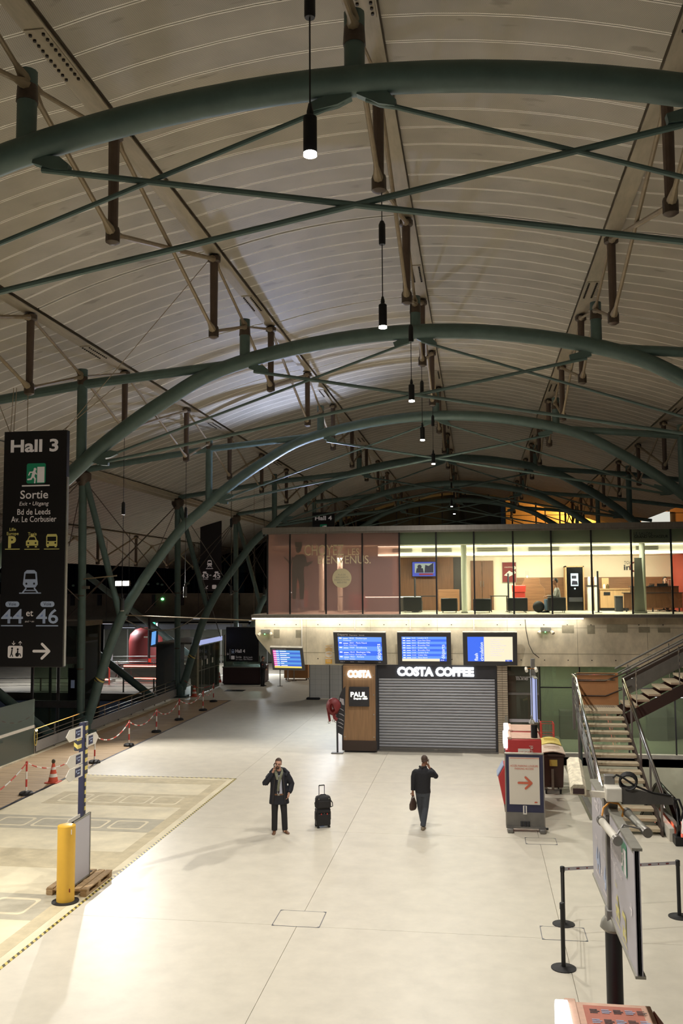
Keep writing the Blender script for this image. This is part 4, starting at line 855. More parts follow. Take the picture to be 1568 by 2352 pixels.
# wifi sign
a, b = PY(747.5, 1483, YF), PY(763, 1524, YF); r = thing('wifi_sign', 'narrow orange and cream WIFI sign on the concrete wall', 'sign', ((a.x+b.x)/2, YF, b.z)); W, H = b.x-a.x, a.z-b.z
B().bx(a.x, b.x, YF-.03, YF, b.z, a.z).build('board', 'poster_cream', r, 0); o = V((a.x, YF-.03, b.z))
def wp_(P): F_ = Flat(o); F_.p(P); F_.build('arc', 'wifi_orange', r)
wp_([(0, 0), (W, 0), (W, .16), (0, .16)]); wp_([(0, H-.02), (W, H-.02), (W, H), (0, H)])
for k in range(3):
    y = H-.06-k*.05; wp_([(0, y-.03), (W/2, y+.01), (W, y-.03), (W, y-.055), (W/2, y-.015), (0, y-.055)])
wp_([(0, .26), (W/2, .215), (W, .26), (W, .235), (W/2, .19), (0, .235)]); text(r, 'WIFI', (a.x+W/2, YF-.033, b.z+.33), .07, 'wifi_orange', align='C', bold=.01); text(r, 'GRATUIT\nILLIMITE', (a.x+W/2, YF-.035, b.z+.1), .03, 'poster_cream', align='C')
# emergency light units
for i, (px, py) in enumerate(((609, 1452), (1253, 1447))):
    p = PY(px, py, YF-.1); r = thing('emergency_light', ('grey twin-head emergency light at the chamfered end of the concrete wall', 'grey twin-head emergency light above the stair side of the concrete wall')[i], 'emergency light', (p.x, YF-.1, p.z-.12), 'emergency lights')
    B().box((0, .05, .14), (.36, .1, .17)).build('housing', 'galv', r, world=False, bevel=.01); B().box((-.02, -.005, .05), (.03, .02, .03)).build('indicator', 'led_green', r, world=False)
    for sx in (-1, 1): B().tube((sx*.2, .03, .08), (sx*.26, -.06, .0), .05, .06, n=10).build('lamp_head', 'dirty_white', r, world=False)
# ================================================================== LEFT SIDE: DECK FURNITURE
def rx(y): return -15.8-(y-31.5)*.0205
r = thing('deck_railing', 'polished steel railing with ribbed lower panel along the timber deck', 'railing', (rx(40), 40, 0))
def ry(y, z, d=0): return (rx(y)+d, y, z)
B().path([ry(31.35, .90), ry(40, .92), ry(48.0, .95)], .026, 8).build('handrail', 'chrome', r)
for z in (.70, .54): B().path([ry(31.35, z), ry(48.0, z+.03)], .014, 6).build('mid_rail', 'steel', r)
k = 31.5
while k < 48.1:
    B().box(ry(k, .46, -.05), (.03, .09, .92)).build('post', 'grey_metal', r); B().tube(ry(k, .90), ry(k, .80, -.05), .012, n=5).build('bracket', 'steel', r); k += 1.65
for k in range(9):
    y0 = 31.5+k*1.85; B().add([ry(y0, .09, .01), ry(y0+1.83, .09, .01), ry(y0+1.83, .46, .01), ry(y0, .46, .01), ry(y0, .09, -.02), ry(y0+1.83, .09, -.02), ry(y0+1.83, .46, -.02), ry(y0, .46, -.02)], [(0, 3, 2, 1), (4, 5, 6, 7), (0, 1, 5, 4), (2, 3, 7, 6)]).build('kick_panel', 'ribbed', r, 0)
r = thing('glass_screen', 'tall frosted glass screen at the near end of the deck railing', 'screen', (-15.75, 27, 0))
for y0, y1 in ((22.0, 24.9), (25.0, 28.1), (28.2, 31.25)): B().bx(-15.76, -15.745, y0, y1, .06, 2.0).build('glass_pane', 'glass_frost', r, 0)
for y in (24.95, 28.15, 31.28): B().bx(-15.80, -15.73, y-.03, y+.03, 0, 1.05).build('clamp_post', 'steel', r, 0)
B().bx(-15.79, -15.735, 22, 31.25, .98, 1.08).build('safety_band', 'off_white', r, 0); B().bx(-15.85, -15.68, 22, 31.3, 0, .06).build('shoe_rail', 'concrete', r, 0)
r = thing('work_lamp', 'small bright work lamp with a yellow cable loop on the glass screen end', 'lamp', (-15.7, 31.35, .75)); B().ell((0, 0, .12), (.04, .04, .05)).build('bulb', 'lamp_small', r, world=False)
B().path([(.02, -.1+.1*math.cos(t*.4), -.1+.3*math.sin(t*.4)) for t in range(16)], .014, 5, closed=True).build('cable_loop', 'lid_yellow', r, world=False)
# chain posts
CP = [G(60, 1825), G(217, 1752), G(296, 1713), G(359, 1682), G(411, 1654), G(466, 1632), G(490, 1612)]
def chain_post(p, lb):
    r = thing('chain_post', lb, 'barrier post', (p.x, p.y, 0), 'red and white chain posts')
    B().lathe([(.21, 0), (.21, .05), (.15, .09), (.04, .10)], (0, 0, 0), 8).build('base', 'rubber', r, world=False); B().tube((0, 0, .08), (0, 0, .90), .028, n=8).build('pole', 'redwhite_v', r, world=False); B().lathe([(.034, .88), (.036, .93), (.02, .95)], (0, 0, 0), 8).build('cap', 'chain_red', r, world=False)
for p, lb in zip(CP, ('red and white chain post beside the traffic cone on the deck, nearest the glass screen', 'red and white chain post on the deck just behind the direction post', 'red and white chain post second after the direction post', 'red and white chain post third after the direction post', 'red and white chain post third from the deck end', 'red and white chain post second from the deck end', 'red and white chain post at the far deck corner')): chain_post(p, lb)
r = thing('barrier_chain', 'sagging red and white plastic chain strung between the deck posts', 'chain', (CP[3].x, CP[3].y, .4))
pts = [V((-13.0, 20.6, .9))]+[p+V((0, 0, .9)) for p in CP]+[V((-15.7, 48.2, .9))]
for a, b in zip(pts[:-1], pts[1:]):
    L = (b-a).length; n = max(10, int(L/.11)); sag = .36*L/3.4 if L > 2 else .3; m = B()
    sag = min(sag, .55)
    q = [a.lerp(b, t/n)-V((0, 0, sag*4*(t/n)*(1-t/n))) for t in range(n+1)]
    for i in range(n):
        d = (q[i+1]-q[i]).normalized()*.02; m.path([q[i]-d, q[i+1]+d], .021 if i % 2 else .016, 5)
    m.build('chain_span', 'redwhite_y', r)
def cone(p, lb, h=.6):
    r = thing('traffic_cone', lb, 'cone', (p.x, p.y, 0), 'traffic cones')
    m = B().bx(-.2, .2, -.2, .2, 0, .03); m.build('base', 'cone_red', r, world=False, bevel=.01)
    R = lambda z: .15-(z-.03)/(h-.03)*.115
    for i, (z0, z1) in enumerate(((.03, .17), (.17, .27), (.27, .39), (.39, .47), (.47, h))): B().lathe([(R(z0), z0), (R(z1), z1)], (0, 0, 0), 14).build('cone_band', 'white_band' if i % 2 else 'cone_red', r, world=False)
    return r
r = cone(G(122, 1797), 'red and white traffic cone with tape on top, on the deck under the chain'); B().lathe([(.04, .58), (.06, .62), (.05, .68), (.02, .7)], (0, 0, 0), 8).build('tape_wrap', 'tape_black', r, world=False)
cone(G(446, 1600), 'red and white traffic cone before the glass sliding doors'); cone(G(503, 1567), 'red and white traffic cone beside the brown kiosk', .62)
# yellow bollard
p = G(150, 2071); r = thing('bollard', 'tall yellow cylinder bollard on a round dark plate beside the pallet', 'bollard', (p.x, p.y, 0))
zt = PY(153, 1895, p.y).z; B().lathe([(.255, 0), (.255, .018), (.2, .025)], (0, 0, 0), 24).build('base_plate', 'rubber', r, world=False)
B().lathe([(.168, .02), (.168, zt-.005), (.16, zt)], (0, 0, 0), 28).build('tube', 'yellow_paint', r, world=False); B().box((.13, -.115, .25), (.06, .01, .06), -.8).build('sticker', 'dark_red', r, world=False); B().box((.14, -.1, zt-.1), (.05, .01, .09), -.8).build('sticker', 'off_white', r, world=False)
# pallet
r = thing('pallet', 'wooden pallet carrying boards and the direction post', 'pallet', (-8.0, 17.96, 0))
for x in (-.34, -.16, .02, .2, .36): B().box((x, 0, .135), (.13, 1.25, .022)).build('deck_board', 'pallet_wood', r, world=False)
for y in (-.56, 0, .56):
    B().box((0, y, .112), (.84, .12, .022)).build('stringer_board', 'pallet_wood', r, world=False)
    for x in (-.35, 0, .35): B().box((x, y, .06), (.13, .13, .085)).build('block', 'pallet_wood', r, world=False)
for x in (-.35, 0, .35): B().box((x, 0, .011), (.11, 1.25, .02)).build('bottom_board', 'pallet_wood', r, world=False)
# boards leaning on the pallet
def pxz(x, y, X): p = PX(x, y, X); return (p.y, p.z)
Xb = -7.92
a = pxz(167, 1889, Xb); b = pxz(207, 1864, Xb); zt_ = (a[1]+b[1])/2
r = thing('blank_board', 'large blank grey framed board standing upright on the pallet', 'board', (Xb, 17.9, .146)); y0, y1 = max(17.3, a[0]-.02), b[0]
B().bx(Xb-.015, Xb+.01, y0, y1, .146, zt_).build('panel', 'sign_grey', r, 0); m = B()
for q in ((y0, y0+.03, .146, zt_), (y1-.03, y1, .146, zt_), (y0, y1, .146, .18), (y0, y1, zt_-.03, zt_)): m.bx(Xb-.02, Xb+.02, *q)
m.build('frame', 'galv', r, 0); MATS['sign_grey'].node_tree.nodes['Principled BSDF'].inputs['Base Color'].default_value = (*lin((176, 172, 176)), 1)
tag(B().bx(Xb-.12, Xb-.1, y0+.05, y1-.25, .146, zt_+.02).build('blank_board', 'off_white', bevel=.004), 'second pale board standing behind the blank framed board', 'board')
# direction post
Xp = -8.12; yb = 18.35; pt = PX(187, 1661, Xp); yp = pt.y; yp = PX(187, 1875, Xp).y
r = thing('direction_post', 'tall dark post with white arrow blades and hazard striped edge on the pallet', 'signpost', (Xp, yp, .146)); ztop = PX(187, 1661, Xp).z
B().bx(Xp-.055, Xp+.055, yp-.06, yp+.06, .16, ztop).build('post', 'navy', r, bevel=.004); B().bx(Xp+.056, Xp+.062, yp+.0, yp+.06, .9, ztop).build('hazard_edge', 'hazard_v', r, 0); B().bx(Xp-.17, Xp+.17, yp-.2, yp+.2, .146, .16).build('foot_plate', 'rubber', r, 0)
def blade(tipx, endx, yc, pointing, h=.24):
    Y0 = PX(tipx, yc, Xp).y; Y1 = PX(endx, yc, Xp).y; z = PX((tipx+endx)/2, yc, Xp).z
    if pointing < 0: P = [(Y0, z), (Y0+.16, z+h/2), (Y1, z+h/2), (Y1, z-h/2), (Y0+.16, z-h/2)]; ta, tb = Y0+.42, Y1-.1
    else: P = [(Y1, z), (Y1-.14, z+h/2), (Y0, z+h/2), (Y0, z-h/2), (Y1-.14, z-h/2)]; ta, tb = Y0+.1, Y1-.3
    s = 1
    bl = B().prism(P, (Xp+.07, 0, 0), Y_, Z_, .012).build('arrow_blade', 'off_white', r, 0); f = B().bx(Xp+.083, Xp+.086, ta, tb, z-h*.36, z+h*.36).build('blade_label', 'navy', bl, 0)
    F = Flat((Xp+.086, ta, z-h*.36), Y_, Z_); L = tb-ta; F.p([(L*.35, .11), (L*.9, .11), (L*.9, .13), (L*.35, .13)]); F.p([(L*.35, .05), (L*.75, .05), (L*.75, .075), (L*.35, .075)]); F.p([(L*.08, .09), (L*.24, .09), (L*.24, .14), (L*.08, .14)]); F.build('blade_print', 'wifi_orange' if 0 else 'sign_blue', bl)
blade(143, 181, 1687, -1); blade(190, 218, 1697, 1); blade(144, 181, 1747, -1); blade(142, 181, 1777, -1)
for (x0, x1, yc) in ((191, 196, 1673), (190, 195, 1733), (190, 195, 1765), (172, 181, 1710)):
    Y0, Y1 = PX(x0, yc, Xp).y, PX(x1, yc, Xp).y; z = PX(x0, yc, Xp).z; B().bx(Xp-.02, Xp+.06, Y0, Y1, z-.13, z+.13).build('hazard_tab', 'hazard_v', r, 0)
# ================================================================== HANGING SIGNS
def pict_exit(F1, F2, cx, cy, s):     # green field, white door, runner
    F1.p(off(rrect(1, 1, .1), cx, cy, s)); F2.p(off([(.06, -.46), (.44, -.46), (.44, .32), (.06, .32)], cx, cy, s))
    F2.p(off(circ(.075, 12), cx-.06*s, cy+.2*s, s))
    for a, b, w_ in (((-.1, .08), (-.16, -.14), .16), ((-.12, .06), (-.32, .06), .06), ((-.32, .06), (-.38, -.08), .06), ((-.08, .08), (.02, -.04), .06), ((-.14, -.14), (-.04, -.28), .09), ((-.04, -.28), (-.06, -.46), .08), ((-.18, -.14), (-.26, -.28), .09), ((-.26, -.28), (-.42, -.3), .08)): F2.p(off(stroke(a, b, w_), cx, cy, s))
def arrow(F, cx, cy, s, ang=0):
    c, q = math.cos(ang), math.sin(ang); R = lambda p: (p[0]*c-p[1]*q+cx, p[0]*q+p[1]*c+cy)
    for a, b in (((-.5, 0), (.45, 0)), ((.02, .42), (.47, 0)), ((.02, -.42), (.47, 0))): F.p(stroke(R((a[0]*s, a[1]*s)), R((b[0]*s, b[1]*s)), .16*s))
def pict_train(F, H_, cx, cy, s):
    F.p(off([(-.5, -.3), (-.42, .45), (-.25, .6), (.25, .6), (.42, .45), (.5, -.3), (.35, -.5), (-.35, -.5)], cx, cy, s)); H_.p(off([(-.36, .02), (-.32, .38), (.32, .38), (.36, .02)], cx, cy, s)); H_.p(off(circ(.07, 8), cx-.26*s, cy-.26*s, s)); H_.p(off(circ(.07, 8), cx+.26*s, cy-.26*s, s))
    for sx in (-1, 1): F.p(off(stroke((sx*.28, -.55), (sx*.5, -.82), .09), cx, cy, s))
    F.p(off(stroke((-.36, -.68), (.36, -.68), .06), cx, cy, s))
def car(F, H_, cx, cy, s, bus=False):
    if bus: F.p(off([(-.45, -.4), (.45, -.4), (.45, .35), (.36, .52), (-.36, .52), (-.45, .35)], cx, cy, s)); H_.p(off([(-.36, -.02), (.36, -.02), (.36, .32), (-.36, .32)], cx, cy, s))
    else: F.p(off([(-.5, -.35), (.5, -.35), (.5, .0), (.38, .08), (.25, .38), (.12, .38), (.12, .5), (-.12, .5), (-.12, .38), (-.25, .38), (-.38, .08), (-.5, 0)], cx, cy, s)); H_.p(off([(-.3, .08), (.3, .08), (.2, .3), (-.2, .3)], cx, cy, s))
    for sx in (-1, 1): H_.p(off(circ(.08, 8), cx+sx*.3*s, cy-.16*s, s)); F.p(off([(-.08, -.5), (.08, -.5), (.08, -.38), (-.08, -.38)], cx+sx*.32*s, cy, s))
    F.p(off([(-.62, -.66), (.62, -.66), (.62, -.6), (-.62, -.6)], cx, cy, s))
Yh = 20.7; a, b = PY(8, 992, Yh), PY(151, 992, Yh); bt = PY(143, 1533, Yh).z; W, H = 1.62, a.z-bt; hx = (a.x+b.x)/2+.03
r = thing('hanging_sign', 'tall black hanging sign reading Hall 3, Sortie, Voie 44 et 46', 'sign', (hx, Yh, bt), 'hanging hall signs')
B().bx(hx-W/2, hx+W/2, Yh, Yh+.16, bt, bt+H).build('panel', 'sign_black', r, bevel=.01); B().bx(hx+W/2-.002, hx+W/2+.02, Yh+.02, Yh+.12, bt+.03, bt+H*.8).build('edge_tube', 'galv', r, 0)
o = V((hx-W/2, Yh, bt)); px2 = lambda y: (1533-y)/541*H
def T_(s_, x, y, h, mat='sign_white', **k): text(r, s_, o+V((x, 0, px2(y))), h, mat, **k)
mm = W/145
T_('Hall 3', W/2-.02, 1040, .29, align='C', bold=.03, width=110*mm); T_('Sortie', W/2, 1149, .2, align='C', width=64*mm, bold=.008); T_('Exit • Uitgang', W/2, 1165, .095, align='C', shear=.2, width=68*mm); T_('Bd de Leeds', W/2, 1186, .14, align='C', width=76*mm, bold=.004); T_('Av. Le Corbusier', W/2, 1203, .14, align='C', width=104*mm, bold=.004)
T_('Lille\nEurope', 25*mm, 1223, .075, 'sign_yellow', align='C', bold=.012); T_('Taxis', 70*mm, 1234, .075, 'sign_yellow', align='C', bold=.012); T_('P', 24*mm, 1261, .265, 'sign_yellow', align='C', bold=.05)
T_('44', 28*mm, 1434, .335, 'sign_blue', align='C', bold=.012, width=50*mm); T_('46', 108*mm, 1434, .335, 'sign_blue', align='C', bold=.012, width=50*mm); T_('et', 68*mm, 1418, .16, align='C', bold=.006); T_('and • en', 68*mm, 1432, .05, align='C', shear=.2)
def FP(nm, mat, fn, lift=.004, rr=None, oo=None):
    F_ = Flat(oo or o, lift=lift); fn(F_); F_.build(nm, mat, rr or r)
def bar(F_, x0, x1, ya, yb): F_.p([(x0, ya), (x1, ya), (x1, yb), (x0, yb)])
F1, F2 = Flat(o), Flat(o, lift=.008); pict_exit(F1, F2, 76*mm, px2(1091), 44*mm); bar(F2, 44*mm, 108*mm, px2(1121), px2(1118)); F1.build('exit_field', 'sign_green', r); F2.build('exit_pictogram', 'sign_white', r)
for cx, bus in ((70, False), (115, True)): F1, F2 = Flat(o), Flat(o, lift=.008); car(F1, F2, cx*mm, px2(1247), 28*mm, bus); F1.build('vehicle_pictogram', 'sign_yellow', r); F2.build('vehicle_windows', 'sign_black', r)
FP('parking_underline', 'sign_yellow', lambda F_: bar(F_, 8*mm, 42*mm, px2(1266), px2(1264)))
F1, F2 = Flat(o), Flat(o, lift=.008); pict_train(F1, F2, 68*mm, px2(1335), 34*mm); bar(F1, 43*mm, 93*mm, px2(1367), px2(1364.5)); F1.build('train_pictogram', 'sign_blue', r); F2.build('train_windows', 'sign_black', r)
for cx in (28, 108):
    FP('track_label', 'sign_blue', lambda F_: F_.p(off(rrect(32*mm, 12*mm, 6*mm), cx*mm, px2(1391)))); FP('track_underline', 'sign_blue', lambda F_: bar(F_, (cx-25)*mm, (cx+25)*mm, px2(1441), px2(1438.5)))
    text(r, 'Voie', o+V((cx*mm, 0, px2(1394))), .075, 'sign_black', align='C', lift=.008)
FP('lift_pictogram', 'sign_white', lambda F_: F_.p(off(rrect(34*mm, 26*mm, 4*mm), 37*mm, px2(1499)))); FP('arrow', 'sign_white', lambda F_: arrow(F_, 97*mm, px2(1497), 36*mm))
for cx, ang in ((33, -math.pi/2), (48, math.pi/2)): FP('lift_arrow', 'sign_white', lambda F_: arrow(F_, cx*mm, px2(1479), 8*mm, ang))
def liftfig(F_):
    F_.p(off(circ(2.4*mm, 8), 30*mm, px2(1491))); F_.p(off(circ(2.4*mm, 8), 43*mm, px2(1493)))
    for a_, b_2, w_ in (((30, 1495), (29, 1502), 3), ((29, 1502), (26, 1509), 2), ((29, 1502), (32, 1509), 2), ((43, 1497), (43, 1503), 3), ((43, 1503), (48, 1503), 2), ((48, 1503), (50, 1508), 2)): F_.p(stroke((a_[0]*mm, px2(a_[1])), (b_2[0]*mm, px2(b_2[1])), w_*mm))
    F_.p(off(circ(4.4*mm, 14), 42*mm, px2(1505)))
FP('lift_figures', 'sign_black', liftfig, .010)
wires(r, [((hx+dx, Yh+.08, bt+H), (hx+dx+(.05 if dx < 0 else 1.2), Yh+.08+(.3 if dx > 0 else 0), bt+H+1.1)) for dx in (-W/2+.12, -W/2+.2, W/2-.15)]+[((-10.8, Yh+.05, bt+H), (-10.8, Yh+.05, RZ[3]-2.02)), ((hx-W/2+.1, Yh+.08, bt+H), (-12.3, Yh+.1, 12.2)), ((hx+W/2-.1, Yh+.08, bt+H), (-6.2, Yh+.1, 13.9))])
# Hall 4 hanging signs
Yh = 63.9; a, b = PY(460, 1180, Yh), PY(508, 1180, Yh); bt = PY(505, 1358, Yh).z; W, H = b.x-a.x, a.z-bt
r = thing('hanging_sign', 'distant tall black hanging sign reading Hall 4, 43 et 45, left of the lounge', 'sign', ((a.x+b.x)/2, Yh, bt), 'hanging hall signs'); B().bx(a.x, b.x, Yh, Yh+.15, bt, a.z).build('panel', 'sign_black', r, bevel=.01); o = V((a.x, Yh, bt)); mm = W/48; px2 = lambda y: (1358-y)/178*H
text(r, 'Hall 4', o+V((W/2, 0, px2(1196))), .28, 'sign_white', align='C', bold=.03, width=36*mm); text(r, '43', o+V((11*mm, 0, px2(1328))), .34, 'sign_white', align='C', bold=.012, width=17*mm); text(r, '45', o+V((38*mm, 0, px2(1328))), .34, 'sign_white', align='C', bold=.012, width=17*mm); text(r, 'et', o+V((24*mm, 0, px2(1323))), .14, 'sign_white', align='C')
F1, F2 = Flat(o), Flat(o, lift=.01); pict_train(F1, F2, 22*mm, px2(1294), 11*mm); bar(F1, 14*mm, 30*mm, px2(1307), px2(1305.5)); F1.build('train_pictogram', 'sign_white', r); F2.build('train_windows', 'sign_black', r)
FP('arrow', 'sign_white', lambda F_: arrow(F_, 15*mm, px2(1349), 9*mm, -2.3)); FP('lift_pictogram', 'sign_white', lambda F_: F_.p(off(rrect(10*mm, 9*mm, 2*mm), 33*mm, px2(1348))))
for cx in (11, 38): FP('track_underline', 'sign_white', lambda F_: bar(F_, (cx-8)*mm, (cx+8)*mm, px2(1331), px2(1330))); FP('track_label', 'sign_white', lambda F_: F_.p(off(rrect(9*mm, 4*mm, 2*mm), cx*mm, px2(1315))))
wires(r, [((a.x+dx, Yh+.07, a.z), (a.x+dx, Yh+.07, 11.3)) for dx in (.15, W-.15)], .01)
Yh = 57.7; a, b = PY(717, 1177, Yh), PY(768, 1177, Yh); bt = a.z-4.6; W, H = b.x-a.x, 4.6
r = thing('hanging_sign', 'distant black hanging sign reading Hall 4 rising behind the lounge roof', 'sign', ((a.x+b.x)/2, Yh, bt), 'hanging hall signs'); B().bx(a.x, b.x, Yh, Yh+.15, bt, a.z).build('panel', 'sign_black', r, bevel=.01); o = V((a.x, Yh, bt)); mm = W/50
text(r, 'Hall 4', o+V((W/2, 0, H-.5)), .26, 'sign_white', align='C', bold=.03, width=38*mm); F1, F2 = Flat(o), Flat(o, lift=.01); pict_exit(F1, F2, W/2, H-1.0, .45); F1.build('exit_pictogram', 'sign_green', r); F2.build('white_print', 'sign_white', r); 
wires(r, [((a.x+dx, Yh+.07, a.z), (a.x+dx, Yh+.07, 13.45)) for dx in (.15, W-.15)], .01)
# ================================================================== KIOSK, DOORS, HOARDING
a = G(512, 1571); b = G(597, 1573); yk = 54.75; x0, x1 = PY(511, 1571, yk).x, PY(598, 1571, yk).x
r = thing('kiosk', 'dark brown information kiosk with a glass upper screen', 'kiosk', ((x0+x1)/2, yk, 0)); B().bx(x0, x1, yk, yk+2.2, .06, 1.05).build('counter_body', 'kiosk_brown', r, bevel=.01); B().bx(x0+.05, x1-.05, yk+.05, yk+2.1, 0, .06).build('plinth', 'black', r, 0); B().bx(x0+.05, x1-.05, yk+.1, yk+.12, 1.05, 1.75).build('glass_screen', 'glass_frost', r, 0); B().bx(x0-.02, x1+.02, yk-.05, yk+.5, 1.03, 1.08).build('worktop', 'galv', r, 0)
B().bx(x0, x0+.1, yk+.2, yk+2, 1.05, 3.0).build('back_wall', 'galv', r, 0)
yk2 = 53.6; a, b = PY(519, 1441, yk2), PY(593.5, 1520, yk2); W, H = b.x-a.x, a.z-b.z; r = thing('hall_panel', 'large dark panel sign reading Hall 4, Sortie, above the kiosk', 'sign', ((a.x+b.x)/2, yk2, b.z)); B().bx(a.x, b.x, yk2, yk2+.12, b.z, a.z).build('panel', 'sign_black', r, bevel=.01); B().bx(a.x, b.x, yk2-.01, yk2+.13, a.z, a.z+.03).build('top_rail', 'galv', r, 0); o = V((a.x, yk2, b.z)); mm = W/75
text(r, 'Hall 4', o+V((22*mm, 0, 20*mm)), .2, 'sign_white', bold=.02, width=22*mm); text(r, 'Sortie', o+V((23*mm, 0, 8*mm)), .13, 'sign_white', width=13*mm); text(r, 'Bd de Leeds\nParc Matisse', o+V((41*mm, 0, 8.5*mm)), .09, 'sign_white', width=20*mm); text(r, 'Exit • Uitgang', o+V((23*mm, 0, 4*mm)), .05, 'sign_white', shear=.2, width=15*mm)
F1, F2, F3 = Flat(o), Flat(o, lift=.01), Flat(o); pict_train(F1, F2, 16*mm, 23*mm, 6.5*mm); F1.build('train_print', 'sign_blue', r); F2.build('dark_print', 'sign_black', r); FP('arrow', 'sign_white', lambda F_: arrow(F_, 4.5*mm, 17*mm, 5*mm, -math.pi/2)); FP('divider', 'sign_white', lambda F_: bar(F_, 9*mm, 9.6*mm, 6*mm, 28*mm)); FP('exit_pictogram', 'sign_white', lambda F_: F_.p(off(rrect(8*mm, 8*mm, 1*mm), 16*mm, 9*mm)))
for x in (a.x+.3, b.x-.3): B().tube((x, yk2+.06, a.z), (x, yk2+.06, 12.4), .012, n=5).build('hanger', 'rod_steel', r)
# glass sliding doors with canopy
Xd = -15.35; r = thing('sliding_doors', 'glass sliding doors with a white lit canopy at the end of the deck', 'door', (Xd, 51.2, 0))
for k in range(4):
    y0 = 49.5+k*1.05; B().bx(Xd-.01, Xd+.01, y0+.03, y0+1.02, .04, 2.65).build('door_leaf', 'glass_green', r, 0); B().bx(Xd-.02, Xd+.02, y0, y0+.035, 0, 2.7).bx(Xd-.02, Xd+.02, y0, y0+1.05, 1.28, 1.31).build('leaf_frame', 'galv', r, 0)
    if k < 3: B().bx(Xd+.021, Xd+.025, y0+.45, y0+.7, 1.55, 1.85).build('notice', 'off_white', r, 0)
B().bx(Xd-.3, Xd+.05, 49.1, 49.45, 0, 2.75).build('jamb', 'galv', r, 0); B().bx(Xd-2.2, Xd+.02, 49.0, 54.0, 2.8, 2.9).build('canopy', 'grey_metal', r, 0); B().bx(Xd+.02, Xd+.06, 49.2, 54.1, 2.72, 2.98).build('canopy_fascia', 'panel_glow', r, 0)
B().bx(Xd-2.3, Xd-2.25, 49.1, 53.9, 0, 2.8).build('side_wall', 'void_dark', r, 0)
B().tube((Xd+.1, 53.6, 2.95), (Xd-1.4, 53.6, 7.5), .03, n=6).build('canopy_stay', 'grey_metal', r)
r = thing('glass_balustrade', 'clear glass balustrade panel between deck column and sliding doors', 'balustrade', (-15.5, 48.9, 0)); B().add([(-16.3, 48.75, .05), (-15.0, 48.95, .05), (-15.0, 48.95, 2.0), (-16.3, 48.75, 2.0)], [(0, 1, 2, 3)]).build('glass_pane', 'glass_clear', r, 0); B().tube((-15.0, 48.95, 0), (-15.0, 48.95, 2.05), .025, n=8).build('post', 'galv', r); B().tube((-16.3, 48.75, 0), (-16.3, 48.75, 2.05), .025, n=8).build('post', 'galv', r)
# hoarding
yq = 48.2; x0, x1 = PY(711, 1600, yq).x, -6.7; r = thing('hoarding', 'white sheeted construction hoarding beside the wooden totem', 'hoarding', ((x0+x1)/2, yq, 0)); B().bx(x0, x1, yq, yq+.03, .06, 2.6).build('sheet', 'white_paint', r, 0)
for x in (x0, (x0+x1)/2, x1): B().tube((x, yq-.03, 0), (x, yq-.03, 2.65), .022, n=8).build('fence_post', 'galv', r)
m = B()
for k in range(9): m.bx(x0, x1, yq-.006, yq, .2+.28*k, .204+.28*k)
for k in range(7): x = x0+(x1-x0)*k/7; m.bx(x, x+.004, yq-.006, yq, .06, 2.6)
m.build('mesh_wires', 'galv', r, 0); B().bx(x0-.15, x0+.55, yq-.2, yq+.2, 0, .1).build('foot_block', 'rubber', r, bevel=.02)
# wooden trolley counter
yq = 57.6; a, b = PY(652, 1523, yq), PY(707, 1558, yq); r = thing('trolley_counter', 'light wooden counter on castors far behind the tilted screen', 'counter', ((a.x+b.x)/2, yq, 0)); B().bx(a.x, b.x, yq, yq+.8, .14, 1.25).build('body', 'ply', r, bevel=.02); B().bx(a.x-.03, b.x+.03, yq-.03, yq+.83, 1.25, 1.29).build('top', 'oak_light', r, 0)
for x in (a.x+.12, b.x-.12):
    for y in (yq+.1, yq+.7): B().tube((x-.03, y, .07), (x+.03, y, .07), .07, n=10).build('castor', 'charcoal', r)
for i, (px, py, h) in enumerate(((643, 1576, 1.0), (661, 1566, 1.0), (675, 1564, 1.0), (613, 1565, 1.0))):
    p = G(px, py); r = thing('queue_post', ('steel queue post under the tilted screen, nearest the kiosk side', 'steel queue post beside the wooden trolley counter', 'steel queue post before the middle of the wooden trolley counter', 'steel queue post behind the guard by the kiosk')[i], 'post', (p.x, p.y, 0), 'steel queue posts'); B().lathe([(.17, 0), (.17, .02), (.03, .03)], (0, 0, 0), 14).build('base', 'steel', r, world=False); B().tube((0, 0, .02), (0, 0, h), .03, n=8).build('pole', 'steel', r, world=False); B().tube((0, 0, h-.06), (0, 0, h+.01), .036, n=8).build('head', 'charcoal', r, world=False)
# ================================================================== FAR BACKGROUND
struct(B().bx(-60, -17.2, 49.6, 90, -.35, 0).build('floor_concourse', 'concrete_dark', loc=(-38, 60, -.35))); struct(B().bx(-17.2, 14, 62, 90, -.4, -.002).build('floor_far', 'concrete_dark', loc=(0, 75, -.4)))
r = thing('walkway_railing', 'curved steel railing of the dark walkway beyond the void', 'railing', (-24, 50.3, 0)); pts = [V((-33, 47.5, .75)), V((-29, 49.2, .75)), V((-26, 50.1, .75)), V((-20, 50.3, .75)), V((-18.1, 50.3, .77))]
for dz in (0, -.25, -.42): B().path([p+V((0, 0, dz)) for p in pts], .022 if dz == 0 else .012, 6).build('rail', 'steel', r)
for x in (-30, -27.5, -25, -22.5, -20, -18.2): B().bx(x-.03, x+.03, 50.25 if x > -26 else 49.5, 50.35 if x > -26 else 49.6, 0, .75).build('post', 'grey_metal', r, 0)
B().path([p+V((0, .05, -1.0)) for p in pts], .24, 6, sq=(.25, 1.3)).build('fascia', 'grey_metal', r)
wbk = struct(B().bx(-60, -12.6, 74, 74.4, 3.05, 5.4).build('wall_beam_far', 'concrete_dark', loc=(-35, 74, 3.05)))
for k in range(14): x = -46+k*2.4; B().bx(x-.15, x+.15, 73.75, 74, 4.4, 5.3).build('bracket', 'charcoal', wbk, 0)
